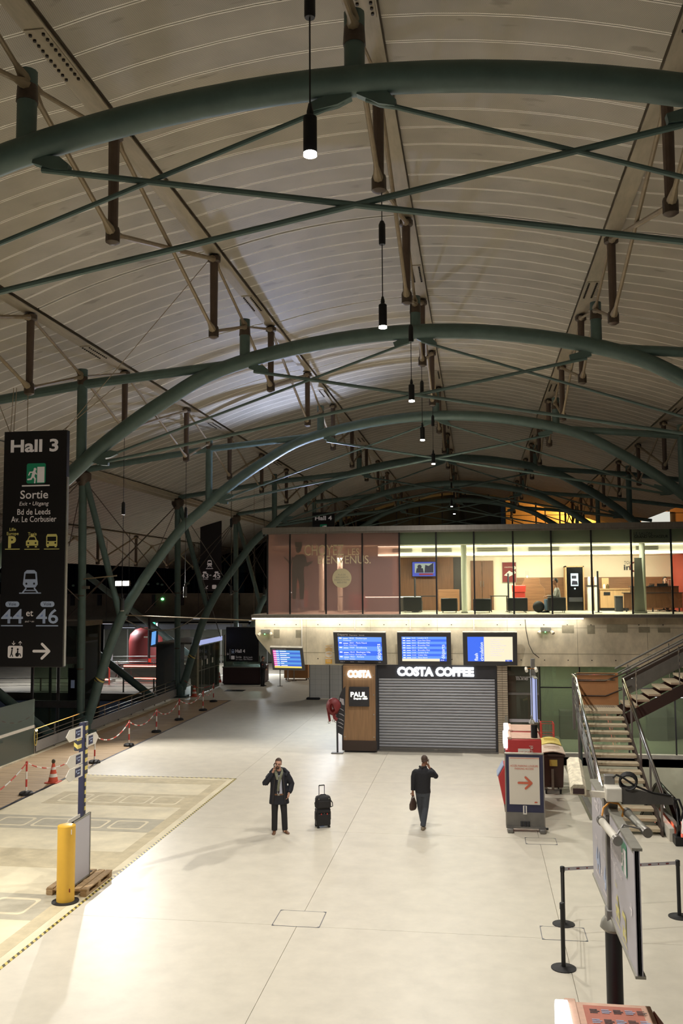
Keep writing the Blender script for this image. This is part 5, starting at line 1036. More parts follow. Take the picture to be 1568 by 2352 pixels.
struct(B().bx(-60, -12.6, 84, 84.3, 0, 3.05).build('wall_back_concourse', 'void_dark', loc=(-35, 84, 0)))
wx = sempty('window_2', (-20, 85.6, 0))
for k in range(17): x = -60+k*3; B().bx(x+.06, x+2.94, 85.6, 85.62, 3.05, 12).build('pane', 'glass_night', wx, 0); B().bx(x-.06, x+.06, 85.5, 85.7, 3.05, 12).build('mullion', 'charcoal', wx, 0)
# shop fronts under the beam
def shop(x0, x1, y, label, mat, lights, glow):
    r = thing('shop_unit', label, 'shop', ((x0+x1)/2, y, 0)); B().bx(x0, x1, y+2, y+2.1, 0, 3.0).build('back_panel', mat, r, 0); B().bx(x0, x1, y, y+.02, .1, 2.6).build('shop_glass', 'glass_dark', r, 0); B().bx(x0, x1, y-.04, y+.06, 2.6, 3.0).build('fascia', 'charcoal', r, 0)
    n = max(2, int((x1-x0)/1.6))
    for k in range(n+1): x = x0+(x1-x0)*k/n; B().bx(x-.04, x+.04, y-.03, y+.05, 0, 2.6).build('frame_post', 'grey_metal', r, 0)
    for x, z, w_, h_ in lights: B().bx(x-w_/2, x+w_/2, y+1.6, y+1.65, z-h_/2, z+h_/2).build('light', glow, r, 0)
shop(-29.5, -23.6, 70, 'dim shop front under the far concrete beam behind the escalators', 'void_dark', ((-28, 2.55, .5, .08), (-26, 2.6, .7, .08), (-24.6, 2.5, .4, .1)), 'shop_light'); shop(-23.2, -18.2, 70, 'dim shop front beside the wall mounted blue screen', 'concrete_dark', ((-22, 2.5, .8, .1), (-20.4, 2.3, .15, .6), (-19, 2.6, .5, .1)), 'shop_light'); shop(-17.8, -12.9, 70, 'pale tiled back wall behind the sliding doors', 'off_white', ((-15, 2.75, 2.5, .1),), 'shop_light')
p = PY(357, 1440, 69.85); r = thing('green_shop_sign', 'small green lit sign above the far shop front', 'sign', (p.x, 69.85, p.z-.3)); B().bx(p.x-.3, p.x-.05, 69.82, 69.9, p.z-.25, p.z+.35).build('letters', 'pharmacy', r, 0); B().bx(p.x+.05, p.x+.14, 69.82, 69.9, p.z-.9, p.z+.3).build('tube', 'shop_light', r, 0); B().bx(p.x-.35, p.x+.2, 69.9, 69.98, p.z-.9, p.z+.4).build('case', 'charcoal', r, 0)
# parasol-like red stall
p = PY(328, 1500, 66); r = thing('red_stall', 'dark red domed stall among the far shop fronts', 'stall', (p.x, 66, 0)); B().lathe([(1.25, 0), (1.25, 1.9), (1.15, 2.4), (.8, 2.75), (.3, 2.9)], (p.x, 66.6, 0), 18).build('body', 'dark_red', r); B().bx(p.x+.3, p.x+.9, 65.35, 65.4, 2.2, 2.3).build('name_strip', 'off_white', r, 0)
# info pole with blue screen
p = G(341, 1582, 0); p = V((PY(341, 1580, 57).x, 57, 0)); r = thing('info_pole', 'dark pole with a small bright blue screen beyond the railing', 'screen', tuple(p)); B().tube((0, 0, 0), (0, 0, 4.0), .09, n=8).build('pole', 'black', r, world=False); a, b = PY(347, 1452, 56.9), PY(361, 1479, 56.9); B().add([(a.x, 56.9, b.z-.1), (b.x-.05, 56.7, b.z), (b.x, 56.7, a.z+.1), (a.x+.05, 56.9, a.z)], [(0, 1, 2, 3)]).build('screen', 'scr_cyan', r, 0); B().bx(a.x-.25, b.x, 56.95, 57.05, b.z-.2, a.z+.2).build('case', 'black', r, 0); B().box((.1, -.1, 1.25), (.2, .03, .25)).build('sticker', 'red_bright', r, world=False)
# glass lift
r = thing('glass_lift', 'glazed lift shaft with dark frame beside the tall Hall 3 sign', 'lift', (-21.10, 45.30, -7))
for x in (-22.50, -21.10, -19.80):
    B().bx(x-.06, x+.06, 44.30, 44.40, -7, 4.1).build('frame_post', 'grey_metal', r, 0); B().bx(x-.06, x+.06, 46.30, 46.40, -7, 4.1).build('frame_post', 'grey_metal', r, 0)
for x0, x1 in ((-22.40, -21.20), (-21.00, -19.90)): B().bx(x0, x1, 44.33, 44.35, -3, 4.0).build('glass_pane', 'glass_green', r, 0)
B().bx(-19.82, -19.80, 44.40, 46.30, -3, 4.0).build('glass_pane', 'glass_green', r, 0); B().bx(-22.60, -19.70, 44.20, 46.50, 4.0, 4.25).build('roof', 'grey_metal', r, 0)
for z in (-.1, 2.1): B().bx(-22.50, -19.80, 44.25, 44.42, z, z+.35).build('transom', 'grey_metal', r, 0)
B().bx(-20.50, -20.00, 44.20, 44.25, .3, 1.9).build('door_portal', 'black', r, 0); F = Flat((-20.40, 44.19, .8)); F.p([(.05, .1), (.25, .1), (.25, .5), (.05, .5)]); F.build('lift_notice', 'sign_blue', r)
# red-lit escalators far behind
r = thing('far_escalator', 'distant escalator with glowing red strips beyond the void', 'escalator', (-23.2, 55, 0)); 
for k, (xa, xb, y) in enumerate(((-25.0, -22.8, 55), (-22.2, -20.0, 55.8))):
    B().bx(xa, xb, y, y+.05, .95, 1.0).bx(xa, xb, y, y+.05, .18, .24).build('red_strip', 'led_red', r, 0); B().bx(xa, xb, y+.02, y+.06, .25, .95).build('balustrade_glass', 'glass_dark', r, 0); B().path([(xa-.5, y, .3), (xa-.2, y, 1.1), (xb, y, 1.12), (xb+1.6, y, .2)], .05, 6).build('handrail', 'black', r); B().bx(xa, xb, y-.05, y+1.0, 0, .17).build('skirt', 'steel', r, 0)
p = PY(251, 1515, 54); r = thing('notice_stand', 'small grey notice board on a red post by the far escalator', 'notice', (p.x, 54, 0)); B().bx(p.x-.2, p.x+.2, 54, 54.04, 1.5, 2.1).build('board', 'sign_grey', r, 0); B().bx(p.x-.04, p.x+.04, 54, 54.05, 0, 1.5).build('post', 'red_bright', r, 0)
# handrails deeper in
r = thing('ramp_railing', 'dark ramp with steel rails between the far escalator and shop fronts', 'railing', (-19.5, 59, 0))
for y, z in ((58, 1.0), (58, .55), (60, 1.2), (62, .8)): B().tube((-27, y, z), (-16.8, y, z+.15), .03, n=6).build('rail', 'steel', r)
for x in (-26, -23.5, -21, -18.8): B().bx(x-.04, x+.04, 57.95, 58.05, 0, 1.1).build('post', 'grey_metal', r, 0)
B().bx(-27, -16.8, 58.1, 58.2, 0, .9).build('parapet', 'void_dark', r, 0)
for i, (x, y, e) in enumerate(((-26.5, 66, 420), (-20.5, 66, 420), (-15.2, 62, 420), (-24, 57.2, 300), (-20.5, 52.2, 160), (-28, 53, 260))):  # hanging lights added to lift the dark concourse
    r = thing('concourse_fill', ('added fill light before the far shop front left of the red stall', 'added fill light before the far shop front by the blue screen', 'added fill light before the pale tiled wall behind the doors', 'added fill light above the far escalator', 'added fill light over the walkway behind the deck column', 'added fill light over the walkway beside the glass lift')[i], 'light', (x, y, 3.6)); B().box((0, 0, 0), (.9, .25, .06)).build('housing', 'grey_metal', r, world=False); B().box((0, 0, -.035), (.8, .18, .01)).build('diffuser', 'shop_light', r, world=False); B().tube((0, 0, .03), (0, 0, 5.6), .015, n=5).build('hanger', 'black', r, world=False); lamp('AREA', 'concourse_fill_beam', (x, y, 3.52), e, (.9, .95, 1), r, (x, y, 0), size=.8)
# conduit pipe from arch to lounge, festoon
p, q = PY(290, 1413, 36.0), PY(584, 1425, 34.2); tag(B().tube(p, q, .025, n=6).build('conduit_pipe', 'rod_steel'), 'thin pale conduit pipe running from the deck arch to the lounge corner', 'pipe')
m = B(); a, b = PY(275, 1415, 36.05), PY(470, 1395, 48.3); m.path([a.lerp(b, t/14)-V((0, 0, .9*4*(t/14)*(1-t/14))) for t in range(15)], .025, 5); tag(m.build('festoon_cable', 'galv'), 'sagging cable slung between two green arches above the railing', 'cable')
p, q = PY(192, 1330, 36.0), PY(268, 1322, 35.9); r = thing('lamp_pipe', 'short horizontal pipe from green column to the flood light', 'pipe', tuple(p)); B().tube(p, q, .03, n=6).build('pipe', 'rod_steel', r); B().box(tuple(V(p)-V((-.1, 0, .35))), (.3, .1, .12)).build('bracket', 'grey_metal', r)
# far end glazing with the warm lit building beyond
we = sempty('window_3', (0, 86, 0)); x = -16.0
while x < 14: B().bx(x+.05, x+2.1, 86.0, 86.02, 3, 14.6).build('pane', 'glass_clear', we, 0); B().bx(x-.06, x+.06, 85.9, 86.1, 0, 14.6).build('mullion', 'charcoal', we, 0); x += 2.15
for z in (3.0, 6.2, 9.4): B().bx(-16, 14, 85.92, 86.08, z-.06, z+.06).build('transom', 'charcoal', we, 0)
def wall_tilt(): pass
ob = thing('outer_building', 'warm lit concrete building seen through the far end glazing', 'building', (12, 95, 0)); B().bx(3.0, 40, 95, 96, 0, 22).build('facade', 'outer_wall', ob, 0)
for k in range(8): B().bx(3+k*4, 3.06+k*4, 94.96, 95, 0, 22).build('panel_joint', 'brown_frame', ob, 0)
for z in (6, 9.5, 13): B().bx(3, 40, 94.96, 95, z, z+.06).build('panel_joint', 'brown_frame', ob, 0)
for px, py, w_, h_ in ((1484, 1183, 1.0, 1.6), (1512, 1187, 2.2, 1.0)): p = PY(px, py, 94.8); B().bx(p.x-w_/2, p.x+w_/2, 94.85, 94.95, p.z-h_/2, p.z+h_/2).build('lit_window', 'scr_pale', ob, 0)
p = PY(1338, 1166, 92); r = thing('street_lamp', 'bright orange wall lamp on the building behind the end glazing', 'lamp', (p.x, 94.6, p.z)); B().ell((0, .2, 0), (.18, .14, .14)).build('globe', 'town_light', r, world=False); B().box((0, .32, .1), (.14, .16, .14)).build('bracket', 'charcoal', r, world=False); lamp('POINT', 'sodium_light', (p.x, 92.6, p.z), 5200, (1, .52, .18), r, size=.3)
tag(B().bx(-25, 2.6, 97, 98, 0, 20).build('outer_building', 'void_dark', bevel=.02), 'dark building mass behind the end glazing beside the warm facade', 'building')
# tree glow and town lights outside on the left
p = PY(512, 1290, 100); r = thing('bare_tree', 'bare tree lit pale cyan outside the night glazing', 'tree', (p.x, 100, 0)); random.seed(3)
B().tube((p.x, 100, 0), (p.x+.3, 100, 7), .3, .15, n=7).build('trunk', 'charcoal', r); m = B()
for k in range(70):
    a = random.uniform(0, 6.28); h = random.uniform(4, 8); L = random.uniform(1.5, 4.5); q = V((p.x+.2, 100, h)); d = V((math.cos(a), .3*math.sin(a), random.uniform(.5, 1.3))).normalized(); m.path([q, q+d*L*.5, q+d*L+V((random.uniform(-.5, .5), 0, random.uniform(0, .6)))], [.07, .04, .015], 4)
m.build('branches', 'charcoal', r); ob2 = thing('glowing_facade', 'pale cyan facade with its glow painted in, behind the bare tree', 'building', (p.x, 104, 0)); B().bx(p.x-2.2, p.x+2.6, 104, 105, 0, 10.5).build('facade', 'tree_glow', ob2, 0); B().bx(p.x-2.4, p.x+2.8, 104, 105.5, 10.5, 10.9).build('parapet', 'charcoal', ob2, 0)  # the facade glows through its own material, no lamp lights it
struct(B().bx(-90, 60, 90, 150, -.4, 0).build('floor_outside', 'void_dark', loc=(0, 110, -.4)))
random.seed(5)
for k, (px, py) in enumerate(((180, 1338), (168, 1345), (425, 1338), (432, 1340), (340, 1342), (362, 1341), (372, 1343), (250, 1361), (385, 1377))):
    p = PY(px, py, 120+k); q = thing('town_light', 'tiny orange town light in the night beyond the left glazing', 'light', tuple(p), 'town lights in the distance'); B().ell((0, 0, 0), (.22, .1, .16), n=6, m=4).build('bulb', 'town_light', q, world=False); B().tube((0, 0, -.15), (0, .1, -p.z), .06, n=5).build('pole', 'black', q, world=False)
p = PY(373, 1376, 73.98); tag(B().ell(tuple(p), (.13, .08, .1), n=8, m=5).build('signal_lamp', 'led_green'), 'small green signal lamp on the far concrete beam', 'signal')
# ================================================================== RIGHT SIDE
pit = struct(B().bx(2.75, 9.4, 24.5, 33.8, -4.2, -4).bx(2.6, 2.75, 24.5, 33.8, -4, -.03).bx(2.75, 9.4, 33.8, 33.95, -4, -.02).bx(2.75, 9.4, 24.35, 24.5, -4, -.4).build('wall_pit', 'concrete_green', loc=(6, 29, -4.2)))
B().bx(2.75, 9.4, 33.7, 33.8, -.1, .02).build('pit_coping', 'galv', pit, 0); 
gw = sempty('window_4', (5, 34.02, 0)); YG = 34.02
for i, (a, b) in enumerate(((1.06, 2.15), (2.2, 3.55), (3.6, 5.2), (5.25, 6.8), (6.85, 8.7))):
    if i == 0: B().bx(a, b, YG, YG+.015, 0, 2.02).build('pane', 'glass_dark', gw, 0); B().bx(a, b, YG, YG+.015, 2.1, 3.05).build('pane', 'glass_dark', gw, 0); B().bx(a, b, YG-.02, YG+.03, 2.02, 2.1).build('transom', 'grey_metal', gw, 0)
    else: B().bx(a, b, YG, YG+.015, .02, 2.28).build('pane', 'glass_green', gw, 0); B().bx(a, b, YG, YG+.015, 2.32, 3.05).build('pane', 'glass_green', gw, 0); B().bx(a, b, YG-.015, YG+.02, 2.28, 2.32).build('transom', 'black', gw, 0)
    B().bx(a-.045, a, YG-.03, YG+.05, 0, 3.05).build('mullion', 'black', gw, 0)
B().bx(1.06, 2.15, YG-.02, YG-.005, 1.05, 1.16).build('door_stripe', 'sign_grey', gw, 0)
text(gw, 'Salle Rendez-vous', PY(1184, 1556, YG-.01), .045, 'sign_white', width=.5); text(gw, 'SOL-BORD', PY(1185, 1562, YG-.01), .085, 'sign_white', width=.42)
struct(B().bx(1.0, 9, 37.6, 37.8, 0, 3.07).build('wall_back_office', 'concrete_green', loc=(5, 37.7, 0)))
for x in (3.1, 4.4, 6.4): tag(B().bx(x, x+.7, 36.9, 37.4, 0, 1.1+.3*(x > 4)).build('storage_cabinet', 'grey_paint', bevel=.01), {3.1: 'grey storage cabinet behind the glass, under the stair landing', 4.4: 'taller grey storage cabinet behind the glass below the upper flight', 6.4: 'grey storage cabinet behind the glass at the far right'}[x], 'cabinet')
# ------------------------------------------------------------------ staircase
SX0, SX1, SY0, G_, R_ = 2.98, 4.24, 23.25, .385, .147
M('tread_wood', (188, 172, 144), .6, noise=(3, .16, (2, 14, 4)))
st = thing('staircase', 'open steel staircase with wooden treads and chrome handrails rising to a landing', 'staircase', (3.6, 23.2, 0))
t0 = None
for k in range(1, 15):
    if t0 is None: t0 = B().bx(SX0, SX1, SY0, SY0+.36, R_-.075, R_).build('tread', 'tread_wood', st, bevel=.008)
    else: o = t0.copy(); COL.objects.link(o); o.parent = st; o.location = (0, G_*(k-1), R_*(k-1))
YL = SY0+14*G_; ZLn = R_*15
B().bx(SX0, SX1+.02, YL, YL+1.4, ZLn-.09, ZLn).build('landing', 'tread_wood', st, bevel=.008)
m = B()
for k in range(16): m.bx(SX0+.1+k*.068, SX0+.135+k*.068, YL+.75, YL+1.2, ZLn, ZLn+.004)
m.build('landing_grille', 'galv', st, 0)
for x in (SX0-.04, SX1+.02):
    B().add([(x-.02, SY0-.15, 0), (x-.02, SY0+.2, 0), (x-.02, YL+.3, ZLn-.28), (x-.02, YL+.3, ZLn-.02), (x-.02, YL, ZLn+.02), (x-.02, SY0-.15, .14), (x+.02, SY0-.15, 0), (x+.02, SY0+.2, 0), (x+.02, YL+.3, ZLn-.28), (x+.02, YL+.3, ZLn-.02), (x+.02, YL, ZLn+.02), (x+.02, SY0-.15, .14)],
            [(0, 1, 2, 3, 4, 5), (11, 10, 9, 8, 7, 6), (0, 6, 7, 1), (1, 7, 8, 2), (2, 8, 9, 3), (3, 9, 10, 4), (4, 10, 11, 5), (5, 11, 6, 0)]).build('stringer', 'brown_frame' if x > 3.5 else 'grey_metal', st, 0)
def nz(y): return R_+(y-SY0)/G_*R_
for x in (SX0-.06, SX1+.06):
    for dz, rr in ((.95, .03), (.78, .022)):
        B().path([(x, SY0-.25, nz(SY0)+dz-.22), (x, SY0-.1, nz(SY0)+dz-.06), (x, YL, nz(YL)+dz), (x, YL+(.2 if x > 3.5 else 1.3), ZLn+dz)]+([(x+.25, YL+1.38, ZLn+dz), (SX1, YL+1.38, ZLn+dz)] if x < 3.5 else []), rr, 8).build('handrail', 'chrome', st)
    for y in [SY0+.1+1.35*k for k in range(5)]:
        B().bx(x-.02, x+.02, y-.045, y+.045, nz(y)-.15, nz(y)+.78).build('baluster', 'grey_metal', st, 0)
    if x < 3.5:
        for dz in (.3, .48, .63): B().path([(x, SY0+.1, nz(SY0)+dz), (x, YL+1.3, ZLn+dz)], .012, 6).build('mid_rail', 'steel', st)
B().bx(SX0-.08, SX0-.03, YL-.3, YL-.2, .1, ZLn+.75).build('baluster', 'grey_metal', st, 0); B().bx(SX0-.1, SX0-.02, YL+.9, YL+1.0, ZLn-.7, ZLn+.9).build('baluster', 'grey_metal', st, 0)
B().tube((SX0+.02, YL+.1, 0), (SX0+.02, YL+.1, ZLn-.1), .06, n=10).build('support_post', 'arch_green', st)
# curved newel shoe at the foot
B().prism(rrect(.28, .42, .1), (SX0-.14, SY0-.18, .33), X_, Z_, -.28).build('newel_shoe', 'grey_metal', st, bevel=.02); B().bx(SX0-.2, SX0-.06, SY0-.1, YL, .1, .14).build('base_rail', 'grey_metal', st, 0)
# plywood backing at the landing
B().bx(SX0+.1, SX1+.1, YL+1.4, YL+1.44, ZLn, ZLn+1.0).build('plywood_panel', 'ply', st, 0)
for dz in (.28, .75): B().path([(SX0, YL+1.38, ZLn+dz), (SX1-.3, YL+1.38, ZLn+dz), (SX1+.5, YL+1.38, ZLn+dz+.33)], .02, 6).build('mid_rail', 'brown_frame', st)
# upper flight to the right
UX, UY0, UY1, ur, ug = SX1+.12, YL+.05, YL+1.35, .172, .325
t1 = None
for k in range(13):
    if t1 is None: t1 = B().bx(UX, UX+.36, UY0, UY1, ZLn+ur-.07, ZLn+ur).build('tread', 'tread_wood', st, bevel=.008)
    else: o = t1.copy(); COL.objects.link(o); o.parent = st; o.location = (ug*k, 0, ur*k)
def sl_(y, z0, z1, xa, xb, mat, nm):
    s = ur/ug; B().prism([(xa, ZLn+z0+(xa-UX)*s), (xb, ZLn+z0+(xb-UX)*s), (xb, ZLn+z1+(xb-UX)*s), (xa, ZLn+z1+(xa-UX)*s)], (0, y, 0), X_, Z_, -.03).build(nm, mat, st, 0)
sl_(UY0, -.42, -.06, UX-.1, UX+4.2, 'brown_frame', 'stringer'); sl_(UY1+.02, -.3, .02, UX-.1, UX+4.2, 'brown_frame', 'stringer'); sl_(UY1+.06, .18, .62, UX+.15, UX+4.2, 'grey_metal', 'perforated_panel'); sl_(UY1+.1, .62, .82, UX+.1, UX+4.2, 'brown_frame', 'panel_rail')
s = ur/ug
for y in (UY0-.02, UY1+.12):
    for dz, rr in ((1.12, .03), (.95, .02)): B().tube((UX-.1, y, ZLn+dz), (UX+4.2, y, ZLn+dz+4.3*s), rr, n=8).build('handrail', 'grey_metal', st)
    for k in range(4): x = UX+.3+k*1.25; B().tube((x, y, ZLn+(x-UX)*s), (x, y, ZLn+1.1+(x-UX)*s), .018, n=6).build('baluster', 'chrome', st)
B().bx(6.35, 6.43, UY0-.05, UY0+.03, -4, 3.0).build('support_post', 'galv', st, 0)
# ------------------------------------------------------------------ escalator going down
es = thing('escalator', 'escalator with black handrail and red lit skirting beside the staircase', 'escalator', (5.2, 22.6, 0))
def esc(y): return 0 if y < 24.9 else -(y-24.9)*.577
for x in (4.5, 5.75):
    pr = [(22.85, .05), (22.6, .25), (22.5, .5), (22.6, .75), (22.85, .9)]+[(y, .9+esc(y)) for y in (24.6, 25.2, 27, 30)]+[(30, .1+esc(30)), (25.2, .1+esc(25.2)), (24.8, .05)]
    B().prism(pr, (x-.008, 0, 0), Y_, Z_, .016).build('balustrade_glass', 'glass_clear', es, 0)
    pp = [(x, 22.85, .06), (x, 22.52, .2), (x, 22.4, .48), (x, 22.52, .8), (x, 22.85, .95)]+[(x, y, .95+esc(y)) for y in (24.7, 25.2, 27, 30.2)]
    B().path(pp, .045, 8, sq=(1.1, .8)).build('handrail', 'black_gloss', es); sx = 1 if x < 5 else -1
    B().bx(x-.02+(.0 if sx > 0 else -.04), x+.06+(0 if sx > 0 else -.04), 22.9, 24.9, .0, .10).build('skirt', 'steel', es, 0); B().bx(x+sx*.062-.008, x+sx*.062+.008, 22.95, 24.9, .14, .18).build('red_led', 'led_red', es, 0)
    B().add([(x+sx*.062-.008, 24.9, .14), (x+sx*.062+.008, 24.9, .14), (x+sx*.062+.008, 30, .14+esc(30)), (x+sx*.062-.008, 30, .14+esc(30)), (x+sx*.062-.008, 24.9, .18), (x+sx*.062+.008, 24.9, .18), (x+sx*.062+.008, 30, .18+esc(30)), (x+sx*.062-.008, 30, .18+esc(30))], [(0, 3, 2, 1), (4, 5, 6, 7), (0, 1, 5, 4), (3, 0, 4, 7), (1, 2, 6, 5)]).build('red_led', 'led_red', es, 0)
B().bx(4.34, 4.46, 22.75, 24.9, 0, .3).build('side_plinth', 'off_white', es, bevel=.01); B().bx(4.4, 4.64, 22.36, 22.7, 0, .2).build('newel_base', 'black', es, bevel=.01)
B().bx(4.58, 5.67, 22.9, 24.9, 0, .012).build('comb_plate', 'steel', es, 0)
lamp('POINT', 'red_glow', (4.64, 23.3, .3), 22, (1, .16, .1), es, size=.1)
es0 = None
for k in range(13):
    if es0 is None: es0 = B().bx(4.58, 5.67, 24.92, 25.3, -.3, -.02).build('step', 'charcoal', es, 0)
    else: o = es0.copy(); COL.objects.link(o); o.parent = es; o.location = (0, .38*k, -.219*k)
r = thing('pit_fill_lamp', 'added fill lamp under the upper stair flight, brightening the escalator pit', 'lamp', (6.2, 30.9, 2.4)); B().box((0, 0, 0), (1.3, .1, .06)).build('housing', 'galv', r, world=False); B().box((0, 0, -.035), (1.2, .06, .015)).build('tube', 'machine_white', r, world=False); B().tube((0, 0, .03), (0, 0, .67), .012, n=5).build('hanger', 'galv', r, world=False); lamp('AREA', 'pit_fill_beam', (6.2, 30.9, 2.34), 130, NEUT, r, (6.0, 32.0, -2), size=1.2, sy=.1)  # lamp added to brighten the pit walls
# ------------------------------------------------------------------ parking sign stand
a, b = PY(1160, 1731, 23.2), PY(1247, 1731, 23.2); W = b.x-a.x; r = thing('sign_stand', 'navy framed sign stand reading Accès parking loueurs with an orange arrow', 'sign', ((a.x+b.x)/2, 23.2, 0)); zt = a.z
B().bx(a.x, b.x, 23.2, 23.34, .12, zt).build('body', 'navy', r, bevel=.01); B().bx(a.x-.015, b.x+.015, 23.19, 23.36, zt-.015, zt+.01).bx(a.x-.015, a.x+.01, 23.19, 23.36, .12, zt).bx(b.x-.01, b.x+.015, 23.19, 23.36, .12, zt).build('metal_edge', 'brushed', r, 0)
B().bx(a.x+.01, b.x-.01, 23.185, 23.2, .13, .46).build('lower_panel', 'grey_metal', r, 0); p, q = PY(1168, 1739, 23.18), PY(1240, 1849, 23.18)
B().bx(p.x, q.x, 23.18, 23.2, q.z, p.z).build('poster', 'poster_cream', r, 0); m = Flat((p.x, 23.178, q.z)); PW, PH = q.x-p.x, p.z-q.z
for k in range(22): m.p([(.03+k*PW/22.5, PH-.03), (.05+k*PW/22.5, PH-.03), (.05+k*PW/22.5, PH-.01), (.03+k*PW/22.5, PH-.01)])
arrow(m, PW/2+.02, PH*.46, .32); m.p([(PW-.13, .04), (PW-.06, .05), (PW-.06, .07), (PW-.1, .08), (PW-.13, .075)]); m.build('print_shapes', 'orange_red', r)
text(r, 'ACCÈS PARKING LOUEURS', (p.x+PW/2, 23.178, q.z+PH*.80), .045, 'orange_red', align='C', width=PW*.92, bold=.006); text(r, 'PARKING ACCESS', (p.x+PW/2, 23.178, q.z+PH*.74), .045, 'orange_red', align='C', width=PW*.62, bold=.006)
cx = (p.x+q.x)/2; B().bx(cx-.045, cx+.045, 23.16, 23.2, .42, .62).build('leaflet_slot', 'white_paint', r, 0); B().bx(cx-.015, cx+.015, 23.155, 23.165, .45, .62).build('slot_gap', 'navy', r, 0)
for k in range(3): B().tube((cx-.08+.08*k, 23.17, .13), (cx-.08+.08*k, 23.17, .25), .034, n=10).build('hinge_drum', 'charcoal', r)
B().bx(a.x-.01, b.x+.02, 23.14, 23.4, .09, .13).build('base_bar', 'grey_metal', r, 0)
for x in (a.x+.09, b.x-.06): B().box((x, 23.25, .05), (.14, .5, .1)).build('foot', 'grey_metal', r, bevel=.02)
B().tube((b.x+.02, 23.12, .1), (b.x+.08, 23.12, .1), .03, n=8).build('wheel', 'rubber', r)
# ------------------------------------------------------------------ red vending machines
def machine(x0, x1, y0, y1, z1, label, console=True):
    r = thing('vending_machine', label, 'vending machine', ((x0+x1)/2, (y0+y1)/2, 0), 'red vending machines')
    B().bx(x0, x1, y0, y1, .12, z1).build('cabinet', 'red_paint', r, bevel=.03); B().bx(x0+.04, x1-.04, y0+.04, y1-.04, 0, .12).build('plinth', 'galv', r, 0)
    B().bx(x0+.02, x1-.02, y0+.02, y1-.02, z1, z1+.025).build('top_cover', 'dusty_pink', r, bevel=.01); B().bx(x0-.005, x0+.10, y0-.005, y1+.005, z1-.01, z1+.045).build('top_flange', 'dusty_pink', r, bevel=.01)
    B().prism(rrect(y1-y0-.06, .34, .12), (x0-.10, (y0+y1)/2, z1-.09), Y_, Z_, .12).build('light_box', 'machine_white', r, bevel=.01)
    B().bx(x0-.06, x0, y0, y1, .12, z1-.28).build('front_door', 'red_paint', r, bevel=.01); B().bx(x0-.07, x0-.06, y0+.1, y1-.1, 1.0, z1-.35).build('display_window', 'glass_dark', r, 0)
    if console:
        B().prism([(x0, .3), (x0-.12, .3), (x0-.26, 1.0), (x0-.10, 1.28), (x0, 1.3)], (0, y0+.1, 0), X_, Z_, -(y1-y0-.2)).build('console', 'red_paint', r, bevel=.03)
        B().prism([(x0-.265, 1.01), (x0-.11, 1.29), (x0-.13, 1.30), (x0-.285, 1.02)], (0, y0+.15, 0), X_, Z_, -(y1-y0-.3)).build('console_screen', 'sign_blue', r, 0); B().prism([(x0, .12), (x0-.1, .12), (x0-.12, .3), (x0, .3)], (0, y0+.1, 0), X_, Z_, -(y1-y0-.2)).build('console_base', 'brushed', r, 0)
    return r
r = machine(.72, 1.58, 24.5, 25.5, 2.0, 'red vending machine with a glowing white side panel, behind the parking sign')
B().bx(.98, 1.28, 24.485, 24.5, 1.5, 1.76).build('poster', 'poster_cream', r, 0); text(r, 'LE GOÛT', (1.02, 24.484, 1.62), .07, 'orange_red'); text(r, 'naturel', (1.36, 24.484, 1.45), .1, 'poster_cream', u=Z_, v=-X_)
machine(.78, 1.62, 25.75, 26.9, 2.0, 'second red vending machine standing behind the first, beside the brick pier', False)
# near machine at the bottom edge
y0, y1 = 8.25, 9.42; x0, x1 = PY(1296, 2290, 9.42).x, PY(1497, 2296, 9.42).x
r = machine(x0, x1, y0, y1, 1.96, 'dusty red vending machine top with printed board, in front of the wayfinding post', False)
B().prism([(x1, 1.2), (x1+.22, 1.2), (x1+.16, 1.75), (x1, 1.96)], (0, y0+.02, 0), X_, Z_, -(y1-y0-.04)).build('rear_hood', 'red_dusty', r, bevel=.02); B().bx(x0+.16, x1-.12, y0+.1, y1-.1, 1.985, 1.992).build('printed_board', 'red_dusty', r, 0)
m1, m2 = Flat((x0+.16, y0+.1, 1.992), X_, Y_), Flat((x0+.16, y0+.1, 1.992), X_, Y_); L, D_ = x1-x0-.28, y1-y0-.2
for k in range(5):
    for j in range(3):
        X0, Y0 = .05+k*L/5, D_-.16-j*.2; F_ = m1 if (k+j) % 2 else m2
        for q in range(3): F_.p([(X0, Y0+q*.03), (X0+.07+.02*(q % 2), Y0+q*.03), (X0+.07+.02*(q % 2), Y0+.015+q*.03), (X0, Y0+.015+q*.03)])
m1.build('board_print', 'sign_blue', r)['kind'] = 'stuff'; m2.build('board_print', 'charcoal', r)['kind'] = 'stuff'
